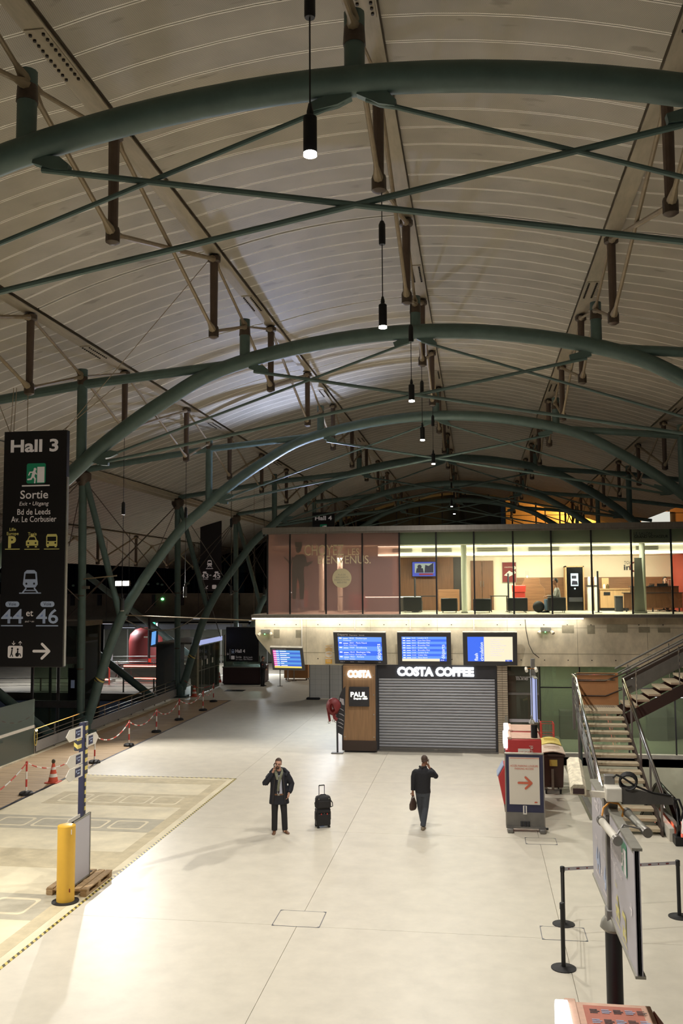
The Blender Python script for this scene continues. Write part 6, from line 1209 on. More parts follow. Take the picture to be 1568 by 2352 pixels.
# ------------------------------------------------------------------ wheeled bins and cage
def wbin(x0, x1, y0, y1, zt, lid, label):
    r = thing('wheeled_bin', label, 'bin', ((x0+x1)/2, (y0+y1)/2, 0), 'wheeled bins'); W, D_ = x1-x0, y1-y0
    B().loft([[V((sx*W*k/2, sy*D_*k/2, z)) for sx, sy in ((-1, -1), (1, -1), (1, 1), (-1, 1))] for k, z in ((.86, .18), (.98, zt-.14))]).build('body', 'bin_brown', r, world=False, bevel=.03)
    B().bx(-W/2-.02, W/2+.02, -D_/2-.02, D_/2+.02, zt-.16, zt-.09).build('rim', 'bin_brown', r, world=False, bevel=.02)
    n = 6; m = B(); m.loft([[V((-W/2-.03+(W+.06)*k/n, y, zt-.09+.075*math.sin(math.pi*k/n)+dz)) for y, dz in ((-D_/2-.03, 0), (D_/2+.03, .04), (D_/2+.03, .065), (-D_/2-.03, .025))] for k in range(n+1)]); m.build('lid', lid, r, world=False, smooth=0)
    for y in (-.15, .15): B().box((0, y*D_, zt+.045), (W*.7, .03, .02)).build('lid_rib', lid, r, world=False)
    B().bx(-.1, .12, -D_/2-.005, -D_/2+.0, .8, .98).build('sticker', 'tape_yellow', r, world=False); B().box((-.02, -D_/2+.0, .42), (.07, .03, .6)).build('lift_bar', 'galv', r, world=False)
    for sx in (-1, 1):
        for sy in (-1, 1): B().tube((sx*(W/2-.12)-.025, sy*(D_/2-.12), .08), (sx*(W/2-.12)+.025, sy*(D_/2-.12), .08), .08, n=12).build('wheel', 'rubber', r, world=False); B().box((sx*(W/2-.12), sy*(D_/2-.12), .14), (.08, .1, .1)).build('castor_fork', 'galv', r, world=False)
a, b = PY(1241, 1800, 27.3), PY(1299, 1800, 27.3); wbin(a.x+.04, b.x-.02, 27.3, 28.2, 1.22, 'lid_pink', 'brown wheeled bin with a pale pink lid behind the parking sign'); a, b = PY(1238, 1780, 28.5), PY(1291, 1780, 28.5); wbin(a.x+.1, b.x-.04, 28.5, 29.3, 1.26, 'lid_yellow', 'brown wheeled bin with a yellow lid behind the pink lidded bin')
a, b = PY(1243, 1662, 30.2), PY(1272, 1690, 30.2); r = thing('cage_trolley', 'red wire cage trolley behind the yellow lidded bin', 'trolley', ((a.x+b.x)/2, 30.4, 0)); m = B(); z1 = a.z
for x in (a.x, b.x):
    for y in (30.2, 30.7): B().tube((x, y, .06), (x, y, z1), .018, n=6).build('corner_post', 'red_bright', r)
for z in (.3, z1-.35, z1): B().path([(a.x, 30.2, z), (b.x, 30.2, z), (b.x, 30.7, z), (a.x, 30.7, z)], .014, 6, closed=True).build('frame_ring', 'red_bright', r)
for k in range(1, 8): x = a.x+(b.x-a.x)*k/8; m.tube((x, 30.2, .3), (x, 30.2, z1), .005, n=4); m.tube((a.x, 30.2, .3+k*.15), (b.x, 30.2, .3+k*.15), .005, n=4)
o = m.build('wire_mesh', 'galv', r); o['kind'] = 'stuff'; B().bx(a.x, b.x, 30.2, 30.7, .28, .3).build('shelf', 'galv', r, 0)
for x in (a.x, b.x):
    for y in (30.2, 30.7): B().ell((x, y, .05), (.03, .05, .05)).build('castor', 'rubber', r)
# ------------------------------------------------------------------ wayfinding posts
def PD(x, y, d): return C0+ray(x, y)*d
def way_post(base, pf, pn, zb, zt, ztop, label, glow):
    r = thing('wayfinding_post', label, 'signpost', (base.x, base.y, 0), 'wayfinding posts'); bx_, by_ = base.x, base.y; u = (V((pn.x, pn.y, 0))-V((pf.x, pf.y, 0))).normalized(); n = V((u.y, -u.x, 0))
    if n.x > 0: n = -n
    B().tube((bx_, by_, 0), (bx_, by_, zb-.08), .085, n=18).build('pole', 'black', r); B().lathe([(.2, 0), (.2, .02), (.09, .04)], (bx_, by_, 0), 20).build('foot', 'grey_metal', r); B().lathe([(.09, zb-.14), (.135, zb-.10), (.12, zb-.04), (.09, zb)], (bx_, by_, 0), 18).build('collar', 'galv', r)
    B().box((bx_, by_, (zb+ztop)/2), (.1, .1, ztop-zb), math.atan2(u.y, u.x)).build('upper_post', 'grey_metal', r, bevel=.005)
    L = (V((pn.x-pf.x, pn.y-pf.y, 0))).length; o1 = V((pf.x, pf.y, zb+.03))
    lp = (V((bx_, by_, 0))-V((pf.x, pf.y, 0))).dot(u)
    for xa, xb in ((0, lp-.07), (lp+.07, L)):
        for s_ in (.022, -.022): B().prism([(xa, 0), (xb, 0), (xb, zt-zb-.03), (xa, zt-zb-.03)], o1+n*s_, u, Z_, .008).build('panel', glow, r, 0)
        B().prism([(xa, 0), (xb, 0), (xb, zt-zb-.03), (xa, zt-zb-.03)], o1, u, Z_, .004).build('panel_core', 'black', r, 0)
    for z in (zb+.02, zt): B().beam(o1.xy.to_3d()+Z_*z, o1.xy.to_3d()+u*L+Z_*z, .09, .025).build('panel_rail', 'galv', r)
    for z in (zb-.02, zt+.05): B().box((bx_, by_, z), (.16, .14, .22), math.atan2(u.y, u.x)).build('clamp', 'grey_metal', r, bevel=.01)
    return r, u, n, o1, L
M('panel_face', (176, 172, 178), .5)
base = PD(1407, 2100, 9.5); pf, pn = PD(1366, 1900, 10.9), PD(1464, 2000, 8.05)
r, u, n, o1, L = way_post(base, pf, pn, 2.55, 3.66, 4.0, 'near wayfinding post with grey sign panels, tube lamps and a camera on top', 'panel_face')
if u.cross(Z_).dot(n) < 0: uu = u
fo = o1+n*.032
def WT(s_, x, z, h, mat, **k): text(r, s_, fo+u*x+Z_*z, h, mat, u, Z_, lift=.004 if u.cross(Z_).dot(n) > 0 else -.006, **k)
WT('44', .30, .18, .24, 'sign_blue', bold=.03); WT('et', .72, .2, .1, 'sign_white'); WT('46', .92, .14, .24, 'sign_blue', bold=.03); WT('Voie', .32, .5, .05, 'sign_white'); WT('Voie', .95, .47, .05, 'sign_white'); WT('Hall 3', .3, .85, .14, 'sign_white', bold=.02); WT('Sortie', 1.55, .86, .1, 'sign_white'); WT('Bd de Leeds', 1.55, .72, .07, 'sign_white'); WT('Av. Le Corbusier', 1.55, .6, .07, 'sign_white'); WT('Taxis', 1.75, .42, .05, 'sign_yellow')
lf = .004 if u.cross(Z_).dot(n) > 0 else -.006
def FQ(nm, mat, fn, k=1): F_ = Flat(fo, u, Z_, lf*k); fn(F_); F_.build(nm, mat, r)
F1, F2 = Flat(fo, u, Z_, lf), Flat(fo, u, Z_, lf*2); pict_exit(F1, F2, 2.4, .86, .3); F1.build('exit_field', 'sign_green', r); F2.build('exit_pictogram', 'sign_white', r)
for cx, cy, bus in ((1.9, .24, False), (2.3, .2, True)): F1, F2 = Flat(fo, u, Z_, lf), Flat(fo, u, Z_, lf*2); car(F1, F2, cx, cy, .24, bus); F1.build('vehicle_pictogram', 'sign_yellow', r); F2.build('vehicle_windows', 'panel_face', r)
FQ('track_underline', 'sign_white', lambda F_: bar(F_, .3, .62, .12, .135)); FQ('track_underline', 'sign_white', lambda F_: bar(F_, .9, 1.25, .09, .105)); FQ('arrow', 'sign_white', lambda F_: arrow(F_, 2.72, .5, .12))
for nm, p, q in (('a', PD(1380, 1884, 9.3), PD(1418, 1934, 8.55)), ('b', PD(1440, 1866, 9.4), PD(1487, 1936, 8.62))):
    q.z = p.z; d = (q-p).normalized(); B().tube(p, q, .038, n=14).build('lamp_tube', 'off_white' if nm == 'a' else 'galv', r); B().tube(p-d*.02, p+d*.05, .046, n=14).build('lamp_cap', 'grey_metal', r); B().tube(q-d*.06, q+d*.015, .046, n=14).build('lamp_cap', 'brushed', r); B().tube(q-d*.1, (o1+u*(L*.75)).xy.to_3d()+Z_*3.69, .01, n=5).build('lamp_arm', 'grey_metal', r)
# camera housing
p, q = PD(1318, 1752, 9.9), PD(1328, 1816, 9.25); d = (q-p).normalized(); sd = d.cross(Z_).normalized(); up = sd.cross(d); rings = []
for t in (0, .5, 1): c_ = p.lerp(q, t); rings.append([c_+sd*x+up*y for x, y in ((-.078, -.05), (-.078, .03), (-.045, .065), (.045, .065), (.078, .03), (.078, -.05))])
B().loft(rings).build('camera_housing', 'dirty_white', r, 30); B().prism([(-.055, -.03), (.055, -.03), (.055, .025), (-.055, .025)], q+d*.004, sd, up, -.01).build('camera_window', 'kiosk_brown', r, 0)
B().beam(PD(1340, 1822, 9.5), PD(1400, 1826, 9.5), .05, .06).build('camera_arm', 'off_white', r); B().box(tuple(PD(1407, 1822, 9.45)), (.2, .16, .14), math.atan2(u.y, u.x)).build('arm_clamp', 'off_white', r, bevel=.01)
pa, pb = PD(1426, 1825, 9.4), PD(1545, 1836, 9.6); B().loft([[pa+Z_*a_+Y_*b_ for a_, b_ in ((-.09, -.03), (-.09, .03), (.08, .03), (.08, -.03))], [pb+Z_*a_+Y_*b_ for a_, b_ in ((-.05, -.03), (-.05, .03), (.03, .03), (.03, -.03))]]).build('side_arm', 'grey_metal', r, 0); B().path([pb, pb+V((.06, 0, .0)), pb+V((.1, 0, -.12)), pb+V((.07, 0, -.22))], .012, 6).build('cable', 'rubber', r)
cc = PD(1442, 1798, 9.4)
for k in range(4): B().path([cc+V((.085*math.cos(t*.4488)+.004*k, .02*k, .075*math.sin(t*.4488)+.006*k)) for t in range(14)], .011, 6, closed=True).build('cable_coil', 'rubber', r)
B().path([PD(1408, 1786, 9.45), PD(1415, 1780, 9.4), PD(1430, 1786, 9.4), PD(1460, 1806, 9.4), PD(1500, 1822, 9.5), PD(1540, 1828, 9.55)], .011, 6).build('cable', 'rubber', r); B().path([PD(1381, 1880, 9.3), PD(1385, 1856, 9.35), PD(1400, 1842, 9.4), PD(1420, 1846, 9.4), PD(1432, 1862, 9.4), PD(1428, 1876, 9.4)], .011, 6).build('cable', 'cable_orange', r)
base = PD(1228, 1760, 23.7); pf, pn = PD(1221, 1600, 24.3), PD(1231, 1600, 23.1)
r2, u, n, o1, L = way_post(base, pf, pn, 2.5, 3.62, 4.06, 'far wayfinding post with a lit panel edge, rising over the red vending machine', 'panel_glow')
for px in (1207.5, 1230): p, q = PD(px, 1535, 23.6), PD(px+1.5, 1541, 23.1); B().tube(p, q, .04, n=12).build('lamp_tube', 'off_white', r2); B().tube(p, base.xy.to_3d()+Z_*3.8, .012, n=5).build('lamp_arm', 'cable_orange', r2)
# ------------------------------------------------------------------ belt stanchions
SP = [G(1294, 2224), G(1294, 2123), G(1560, 2106)]
for p, lb in zip(SP, ('black belt stanchion standing alone before the floor hatch', 'black belt stanchion on the edge of the pale hatch, belt to the escalator side', 'black belt stanchion beside the escalator, at the belt end')):
    r = thing('belt_stanchion', lb, 'stanchion', (p.x, p.y, 0), 'black belt stanchions'); B().lathe([(.195, 0), (.195, .012), (.06, .022), (.05, .03)], (0, 0, 0), 24).build('base', 'rubber', r, world=False); B().tube((0, 0, .02), (0, 0, .93), .034, n=12).build('pole', 'black', r, world=False); B().lathe([(.04, .90), (.042, .99), (.03, 1.0)], (0, 0, 0), 12).build('belt_head', 'black', r, world=False)
r = thing('barrier_belt', 'pale printed barrier belt stretched between two black stanchions', 'belt', ((SP[1].x+SP[2].x)/2, SP[1].y+.3, .9)); a, b = SP[1]+Z_*.95, SP[2]+Z_*.95; d = (b-a).normalized(); a += d*.04; b -= d*.04; B().add([a-Z_*.03, b-Z_*.03, b+Z_*.03, a+Z_*.03, a-Z_*.03+Y_*.003, b-Z_*.03+Y_*.003, b+Z_*.03+Y_*.003, a+Z_*.03+Y_*.003], [(0, 1, 2, 3), (7, 6, 5, 4), (0, 4, 5, 1), (2, 6, 7, 3)]).build('webbing', 'sign_grey', r, 0)
m = Flat(a-Z_*.03-d.cross(Z_)*0, d, Z_, .006); Lb = (b-a).length; n_ = int(Lb/.17)
for k in range(n_): x = .08+k*.17; (m.p(off(circ(.014, 8), x, .03)) if k % 2 == 0 else m.p([(x-.03, .02), (x+.03, .02), (x+.03, .04), (x-.03, .04)]))
m.build('belt_print', 'dark_red', r)['kind'] = 'stuff'
a, b = SP[1]+Z_*.95, SP[0]+Z_*.95; d = (b-a).normalized(); a += d*.04; b -= d*.04; r = thing('barrier_belt', 'dark barrier belt between the two stanchions at the hatch', 'belt', tuple((a+b)/2)); B().add([a-Z_*.03, b-Z_*.03, b+Z_*.03, a+Z_*.03, a-Z_*.03+X_*.004, b-Z_*.03+X_*.004, b+Z_*.03+X_*.004, a+Z_*.03+X_*.004], [(0, 1, 2, 3), (7, 6, 5, 4), (0, 4, 5, 1), (2, 6, 7, 3)]).build('webbing', 'charcoal', r, 0)
# ================================================================== PEOPLE
def remesh(o, vox=.009, it=6):
    m = o.modifiers.new('fuse', 'REMESH'); m.mode = 'VOXEL'; m.voxel_size = vox; m.use_smooth_shade = True
    s = o.modifiers.new('soft', 'SMOOTH'); s.factor = .5; s.iterations = it; return o
def rings(m, R_, n=18):           # torso: (z, cx, cy, rx, ry)
    return m.loft([[V((cx+rx*math.cos(2*math.pi*k/n), cy+ry*math.sin(2*math.pi*k/n), z)) for k in range(n)] for z, cx, cy, rx, ry in R_])
def hand(m, w, d, palm_n, curl=.5, s=1.0):
    # palm plus four fingers and a thumb; d points along the hand, palm_n out of the palm
    w = V(w); d = V(d).normalized(); pn = V(palm_n); pn = (pn-d*pn.dot(d)).normalized(); sd = d.cross(pn)
    k = w+d*.085*s; m.path([w-d*.02, w+d*.03*s, k], [.026*s, .036*s, .034*s], 10, sq=(1, .55) if abs(sd.z) < .5 else (1, .75))
    for i, L in enumerate((.072, .080, .075, .058)):
        b = k+sd*(-.03+.02*i)*s-d*.012; a1 = curl*.7; d1 = (d*math.cos(a1)+pn*math.sin(a1)).normalized(); a2 = curl*1.7; d2 = (d*math.cos(a2)+pn*math.sin(a2)).normalized()
        m.path([b, b+d1*L*.5*s, b+d1*L*.5*s+d2*L*.5*s], [.0105*s, .0098*s, .0085*s], 7)
    b = w+d*.025*s-sd*.03*s; t1 = (d*.7-sd*.75+pn*.35).normalized(); m.path([b, b+t1*.035*s, b+t1*.035*s+(d*.9+pn*.4).normalized()*.03*s], [.0135*s, .0115*s, .0095*s], 7)
def head(m, c, R):
    # skull, jaw, nose, brow, ears; the face looks along local -y
    f = lambda x, y, z: R @ V((x, y, z))+V(c)
    m.ell(f(0, .012, .03), (.076, .094, .098), R, 18, 14); m.ell(f(0, -.02, -.045), (.056, .068, .068), R, 16, 12); m.ell(f(0, -.05, -.085), (.03, .03, .026), R)
    m.path([f(0, -.088, .03), f(0, -.108, -.012), f(0, -.092, -.024)], [.009, .016, .010], 8); m.ell(f(0, -.07, .045), (.055, .02, .012), R)
    for sx in (-1, 1): m.ell(f(sx*.078, .012, .0), (.010, .020, .032), R, 8, 8); m.ell(f(sx*.04, -.062, -.025), (.022, .02, .022), R)
    m.ell(f(0, -.084, -.052), (.026, .010, .007), R)
    return f
def face_parts(r, f, R, hair, hairc, beard=None, glasses=False, long_=False):
    m = B(); m.ell(f(0, .022, .045), (.084, .096, .098), R, 18, 14); m.ell(f(0, .055, -.01), (.076, .06, .07), R)
    if long_: m.ell(f(0, .06, -.12), (.085, .05, .14), R)
    o = m.build('hair', hairc, r, world=False)
    # keep the face clear: trim the cap in front below the hairline
    bm = bmesh.new(); bm.from_mesh(o.data); Ri = R.inverted(); c_ = f(0, 0, 0)
    kill = [v for v in bm.verts if (lambda p: (p.y < -.035+.0 and p.z < .085) or (not long_ and p.z < -.05))(Ri @ (v.co-c_))]
    bmesh.ops.delete(bm, geom=kill, context='VERTS'); bm.to_mesh(o.data); bm.free()
    e = B()
    for sx in (-1, 1): e.ell(f(sx*.031, -.078, .012), (.012, .008, .007), R, 8, 6)
    e.build('eyes', 'hair_dark', r, world=False)
    if beard: m = B(); m.ell(f(0, -.052, -.075), (.05, .044, .04), R); m.path([f(-.03, -.092, -.04), f(0, -.102, -.034), f(.03, -.092, -.04)], .008, 6); m.build('beard', beard, r, world=False)
    if glasses:
        m = B()
        for sx in (-1, 1): m.path([f(sx*.033+.022*math.cos(t*.785), -.094, .012+.016*math.sin(t*.785)) for t in range(8)], .0028, 5, closed=True); m.tube(f(sx*.055, -.092, .015), f(sx*.08, .01, .012), .0028, n=5)
        m.tube(f(-.011, -.096, .014), f(.011, -.096, .014), .0028, n=5); m.build('glasses', 'charcoal', r, world=False)
def shoe(m, a, d, L=.27):
    d = V(d).normalized(); sd = V((-d.y, d.x, 0)); a = V((a[0], a[1], 0)); R_ = []
    for t, w_, h in ((-.07, .03, .07), (-.055, .042, .085), (0, .042, .09), (.07, .045, .07), (.13, .05, .05), (.175, .042, .036), (.2, .02, .022)):
        c_ = a+d*t*L/.27; R_.append([c_+sd*(w_*math.cos(q))+Z_*(max(0, h*(.5+.5*math.sin(q))) if True else 0) for q in [2*math.pi*k/10 for k in range(10)]])
    return m.loft(R_)
def limb(m, pts, rs, n=12): return m.path(pts, rs, n)
ID = Matrix.Identity(3)
# ---- 1. man on the phone, facing the camera
p = G(640, 1913); r = thing('person', 'man in a dark parka and scarf phoning, standing beside stacked luggage', 'person', (p.x, p.y, 0), rz=.22)
Rh = Matrix.Rotation(math.radians(6), 3, 'Y') @ Matrix.Rotation(math.radians(-8), 3, 'Z') @ Matrix.Rotation(math.radians(6), 3, 'X')
hc = (-.015, -.03, 1.655); wrR = V((-.125, -.075, 1.50)); elR = V((-.31, -.06, 1.21)); wrL = V((.245, -.07, .94)); elL = V((.30, .04, 1.16))
hipR, knR, anR = (-.085, 0, .92), (-.10, -.02, .50), (-.105, .0, .09); hipL, knL, anL = (.09, 0, .92), (.13, -.03, .50), (.15, .02, .09)
m = B(); f = head(m, hc, Rh); limb(m, [(0, .01, 1.44), (-.01, -.005, 1.60)], [.06, .055]); rings(m, ((.86, 0, 0, .13, .10), (1.0, 0, 0, .145, .10), (1.2, 0, 0, .15, .105), (1.38, 0, .01, .165, .095), (1.46, 0, .01, .08, .06)))
limb(m, [(-.17, .01, 1.40), elR, wrR], [.055, .042, .028]); limb(m, [(.17, .01, 1.40), elL, wrL], [.055, .042, .028]); limb(m, [hipR, knR, anR], [.085, .06, .04]); limb(m, [hipL, knL, anL], [.085, .06, .04])
for a in (anR, anL): m.ell((a[0], a[1]-.03, .045), (.028, .06, .03))
hand(m, wrR, V((.03, -.01, .12)), (.9, .1, 0), .55); hand(m, wrL, V((-.03, -.02, -.1)), (-1, 0, 0), .4)
remesh(m.build('body', 'skin', r, world=False), .0075, 3)
face_parts(r, f, Rh, 1, 'hair_brown', 'hair_brown', True)
m = B(); rings(m, ((.70, .01, .01, .245, .17), (.74, .01, .01, .245, .17), (.95, 0, .01, .215, .155), (1.15, 0, .01, .205, .15), (1.35, 0, .015, .215, .14), (1.43, 0, .02, .16, .11), (1.48, 0, .02, .10, .09)))
limb(m, [(-.19, .015, 1.38), (-.26, -.01, 1.29), elR+V((-.02, 0, -.01)), (-.24, -.065, 1.32), wrR+V((-.02, .0, -.05))], [.085, .09, .085, .072, .055]); limb(m, [(.19, .015, 1.38), (.26, .03, 1.26), elL+V((.01, 0, 0)), (.28, -.02, 1.03), wrL+V((.005, 0, .03))], [.085, .085, .078, .07, .058])
for sx in (-1, 1): m.ell((sx*.175, .012, 1.375), (.095, .095, .08))
remesh(m.build('parka', 'coat_navy', r, world=False), .011, 3)
m = B(); m.path([(-.20, -.02, 1.44), (-.13, .07, 1.49), (0, .11, 1.50), (.13, .07, 1.49), (.22, -.03, 1.43), (.16, -.10, 1.38)], [.05, .06, .065, .06, .055, .03], 9); remesh(m.build('hood', 'coat_navy', r, world=False), .01, 2)
# shirt front, tie, trim and belt follow the body front
def front(zs, xa, xb, y=-.012, n=5):
    mm_ = B(); R_ = []
    for z, a_, b_, ry in zs:
        row = []
        for k in range(n+1):
            x = a_+(b_-a_)*k/n; yy = .01-ry*math.sqrt(max(0, 1-(x/.215)**2))+y; row.append(V((x, yy, z)))
        R_.append(row)
    vs = [q for rw in R_ for q in rw]; N = n+1; mm_.add(vs, [(i*N+k, i*N+k+1, (i+1)*N+k+1, (i+1)*N+k) for i in range(len(R_)-1) for k in range(n)]); return mm_
front(((.80, -.13, .13, .165), (.93, -.12, .13, .157), (1.02, -.10, .11, .154), (1.15, -.07, .09, .15), (1.3, -.05, .08, .145), (1.42, -.03, .04, .115)), 0, 0, -.006).build('jacket_front', 'coat_black', r, world=False)
front(((.965, -.045, .085, .157), (1.1, -.03, .075, .152), (1.3, -.02, .065, .146), (1.40, -.01, .04, .125)), 0, 0, -.014).build('shirt', 'shirt', r, world=False); front(((.97, -.015, .0, .157), (1.0, -.03, .02, .156), (1.2, -.015, .015, .15), (1.38, -.005, .015, .13)), 0, 0, -.022).build('tie', 'tie', r, world=False)
front(((.93, -.10, .11, .157), (.965, -.10, .11, .157)), 0, 0, -.016).build('belt', 'shoe_brown', r, world=False); front(((.925, -.03, .02, .157), (.97, -.03, .02, .157)), 0, 0, -.024).build('belt_buckle', 'galv', r, world=False)
for sx, x0 in ((-1, -.13), (1, .14)): front(((.74, x0+sx*.0, x0+sx*.025, .17), (1.0, x0*.9, x0*.9+sx*.025, .157), (1.25, x0*.72, x0*.72+sx*.025, .15), (1.40, x0*.5, x0*.5+sx*.025, .125)), 0, 0, -.018).build('parka_trim', 'coat_trim', r, world=False)
m = B(); m.path([(-.085, -.02, 1.50), (-.02, .075, 1.52), (.075, .04, 1.51), (.085, -.06, 1.46), (.045, -.14, 1.38), (.0, -.175, 1.2), (-.02, -.18, 1.04)], [.04, .042, .04, .042, .042, .04, .036], 9, sq=(1, .6)); m.path([(-.085, -.02, 1.50), (-.06, -.11, 1.42), (-.03, -.16, 1.3)], [.04, .04, .03], 9, sq=(1, .6)); m.build('scarf', 'scarf', r, world=False)
m = B(); limb(m, [hipR, knR, (-.105, .0, .07)], [.105, .078, .072]); limb(m, [hipL, knL, (.15, .02, .07)], [.105, .078, .072]); rings(m, ((.82, 0, 0, .165, .125), (.92, 0, 0, .16, .12), (.99, 0, 0, .15, .115))); remesh(m.build('trousers', 'trousers', r, world=False), .01, 3)
for a, d in ((anR, (-.12, -1, 0)), (anL, (.5, -1, 0))): shoe(B(), a, d).build('shoe', 'shoe_brown', r, world=False, smooth=60)
tag(B().box((0, 0, 0), (.015, .072, .145), 0, R=Matrix.Rotation(.25, 3, 'X')).build('mobile_phone', 'black_gloss', loc=(0, 0, 0), bevel=.006), 'black mobile phone held to the ear of the man in the parka', 'phone').location = Matrix.Rotation(.22, 3, 'Z') @ V((-.112, -.085, 1.615))+V((p.x, p.y, 0))
# ---- 2. man walking away with a phone and a bag
p = G(972, 1904); r = thing('person', 'man in a dark jacket walking away with a phone and a handbag', 'person', (p.x, p.y, 0), rz=math.pi-.05)
Rh = Matrix.Rotation(math.radians(12), 3, 'X') @ Matrix.Rotation(math.radians(12), 3, 'Y') @ Matrix.Rotation(math.radians(6), 3, 'Z')
hc = (-.05, -.06, 1.64); wrR = V((-.15, -.07, 1.49)); elR = V((-.31, -.10, 1.27)); elL = V((.235, .03, 1.13)); wrL = V((.25, .02, .89))
hipR, knR, anR = (-.075, 0, .91), (-.085, -.10, .50), (.02, .06, .09); hipL, knL, anL = (.08, 0, .91), (.085, -.14, .52), (.04, -.24, .12)
anR = (.0, .10, .10); knR = (-.055, -.03, .51)
m = B(); f = head(m, hc, Rh); limb(m, [(0, .01, 1.43), (-.035, -.03, 1.58)], [.06, .056]); rings(m, ((.86, 0, 0, .13, .10), (1.0, 0, 0, .14, .10), (1.2, 0, 0, .15, .105), (1.38, 0, .01, .165, .095), (1.46, 0, .0, .08, .06)))
limb(m, [(-.17, .01, 1.39), elR, wrR], [.055, .042, .028]); limb(m, [(.17, .01, 1.39), elL, wrL], [.055, .042, .028]); limb(m, [hipR, knR, anR], [.085, .06, .04]); limb(m, [hipL, knL, anL], [.085, .06, .04])
m.ell((anR[0], anR[1]-.03, .05), (.028, .06, .03)); m.ell((anL[0], anL[1]-.03, .07), (.028, .06, .03))
hand(m, wrR, V((.05, -.01, .12)), (.9, .1, 0), .55); hand(m, wrL, V((0, 0, -1)), (0, -1, 0), 1.15)
remesh(m.build('body', 'skin_dark', r, world=False), .0075, 3); face_parts(r, f, Rh, 1, 'hair_brown')
m = B(); rings(m, ((.88, 0, 0, .195, .135), (1.0, 0, 0, .185, .13), (1.2, 0, .0, .195, .135), (1.36, 0, .01, .21, .125), (1.43, -.01, .01, .15, .10), (1.49, -.02, -.01, .085, .08)))
limb(m, [(-.19, .01, 1.38), (-.255, -.05, 1.31), elR, (-.25, -.09, 1.36), wrR+V((-.02, 0, -.04))], [.08, .08, .07, .062, .05]); limb(m, [(.19, .01, 1.38), (.225, .03, 1.25), elL, wrL+V((0, 0, .04))], [.075, .072, .062, .05])
for sx in (-1, 1): m.ell((sx*.165, .01, 1.37), (.09, .09, .08))
m.ell(elR, (.068, .068, .068)); remesh(m.build('jacket', 'coat_black', r, world=False), .011, 3)
m = B(); m.path([(.075, -.03, 1.50), (0, .085, 1.50), (-.085, -.03, 1.50)], .03, 8); m.build('collar', 'coat_trim', r, world=False)
m = B(); limb(m, [hipR, knR, (anR[0], anR[1], .09)], [.115, .08, .068]); limb(m, [hipL, knL, (anL[0], anL[1], .13)], [.115, .08, .065]); rings(m, ((.80, 0, 0, .15, .115), (.9, 0, 0, .16, .12), (.98, 0, 0, .15, .115))); remesh(m.build('trousers', 'trousers_grey', r, world=False), .01, 3)
shoe(B(), anR, (-.1, -1, 0)).build('shoe', 'shoe_tan', r, world=False, smooth=60); o = shoe(B(), anL, (0, -1, 0)).build('shoe', 'shoe_tan', r, world=False, smooth=60); o.location.z = .015
RW = Matrix.Rotation(math.pi-.05, 3, 'Z'); P0 = V((p.x, p.y, 0))
o = tag(B().box((0, 0, 0), (.015, .072, .145), 0, R=Matrix.Rotation(.25, 3, 'X')).build('mobile_phone', 'galv', loc=(0, 0, 0), bevel=.006), 'pale mobile phone held to the ear of the walking man', 'phone'); o.location = RW @ V((-.142, -.085, 1.61))+P0; o.rotation_euler.z = math.pi
hb = RW @ V((.25, .0, .0))+P0; r = thing('handbag', 'dark brown soft handbag carried by the walking man', 'bag', (hb.x, hb.y, .46), rz=1.3)
B().loft([[V((w_*math.cos(2*math.pi*k/14)*.19, w2*math.sin(2*math.pi*k/14)*.075, z)) for k in range(14)] for z, w_, w2 in ((0, .75, .8), (.03, .9, 1), (.14, 1, .95), (.23, .75, .5), (.27, .45, .25))]).build('bag_body', 'bin_brown', r, world=False, smooth=60)
for yy in (-.02, .02): B().path([(-.08, yy, .24), (-.05, yy*.6, .31), (0, 0, .345), (.05, yy*.6, .31), (.08, yy, .24)], .009, 6).build('bag_handle', 'bin_brown', r, world=False)
# ---- 3. guard beside the kiosk
p = G(603, 1576); r = thing('person', 'guard in dark uniform standing with folded hands beside the kiosk', 'person', (p.x, p.y, 0), rz=math.radians(75))
m = B(); f = head(m, (0, -.02, 1.66), ID); limb(m, [(0, .01, 1.44), (0, -.01, 1.6)], [.06, .055]); rings(m, ((.86, 0, 0, .13, .10), (1.2, 0, 0, .15, .105), (1.38, 0, .01, .165, .095), (1.46, 0, .01, .08, .06)))
aR = [(-.18, .01, 1.4), (-.25, -.04, 1.15), (-.05, -.24, 1.02)]; aL = [(.18, .01, 1.4), (.25, -.04, 1.15), (.05, -.24, 1.02)]
for a in (aR, aL): limb(m, a, [.055, .042, .028])
hand(m, aR[2], (.8, -.3, -.3), (.3, .3, -1), .7); hand(m, aL[2], (-.8, -.3, -.3), (-.3, .3, -1), .7)
for sx in (-1, 1): limb(m, [(sx*.085, 0, .92), (sx*.1, -.01, .5), (sx*.11, .01, .09)], [.085, .06, .04]); m.ell((sx*.11, -.02, .045), (.028, .06, .03))
remesh(m.build('body', 'skin', r, world=False), .009, 3); face_parts(r, f, ID, 1, 'hair_dark')
m = B(); rings(m, ((.80, 0, 0, .20, .14), (1.0, 0, 0, .195, .14), (1.2, 0, 0, .205, .145), (1.38, 0, .01, .21, .13), (1.48, 0, .01, .10, .09)))
for a in (aR, aL): limb(m, [a[0], a[1], V(a[1]).lerp(V(a[2]), .92)], [.085, .072, .055])
remesh(m.build('jacket', 'coat_black', r, world=False), .013, 3); m = B()
for sx in (-1, 1): limb(m, [(sx*.085, 0, .92), (sx*.1, -.01, .5), (sx*.11, .01, .07)], [.115, .085, .075])
rings(m, ((.8, 0, 0, .16, .12), (.95, 0, 0, .155, .115))); remesh(m.build('trousers', 'coat_black', r, world=False), .012, 3)
for sx in (-1, 1): shoe(B(), (sx*.11, .01, 0), (sx*.15, -1, 0)).build('shoe', 'black', r, world=False, smooth=60)
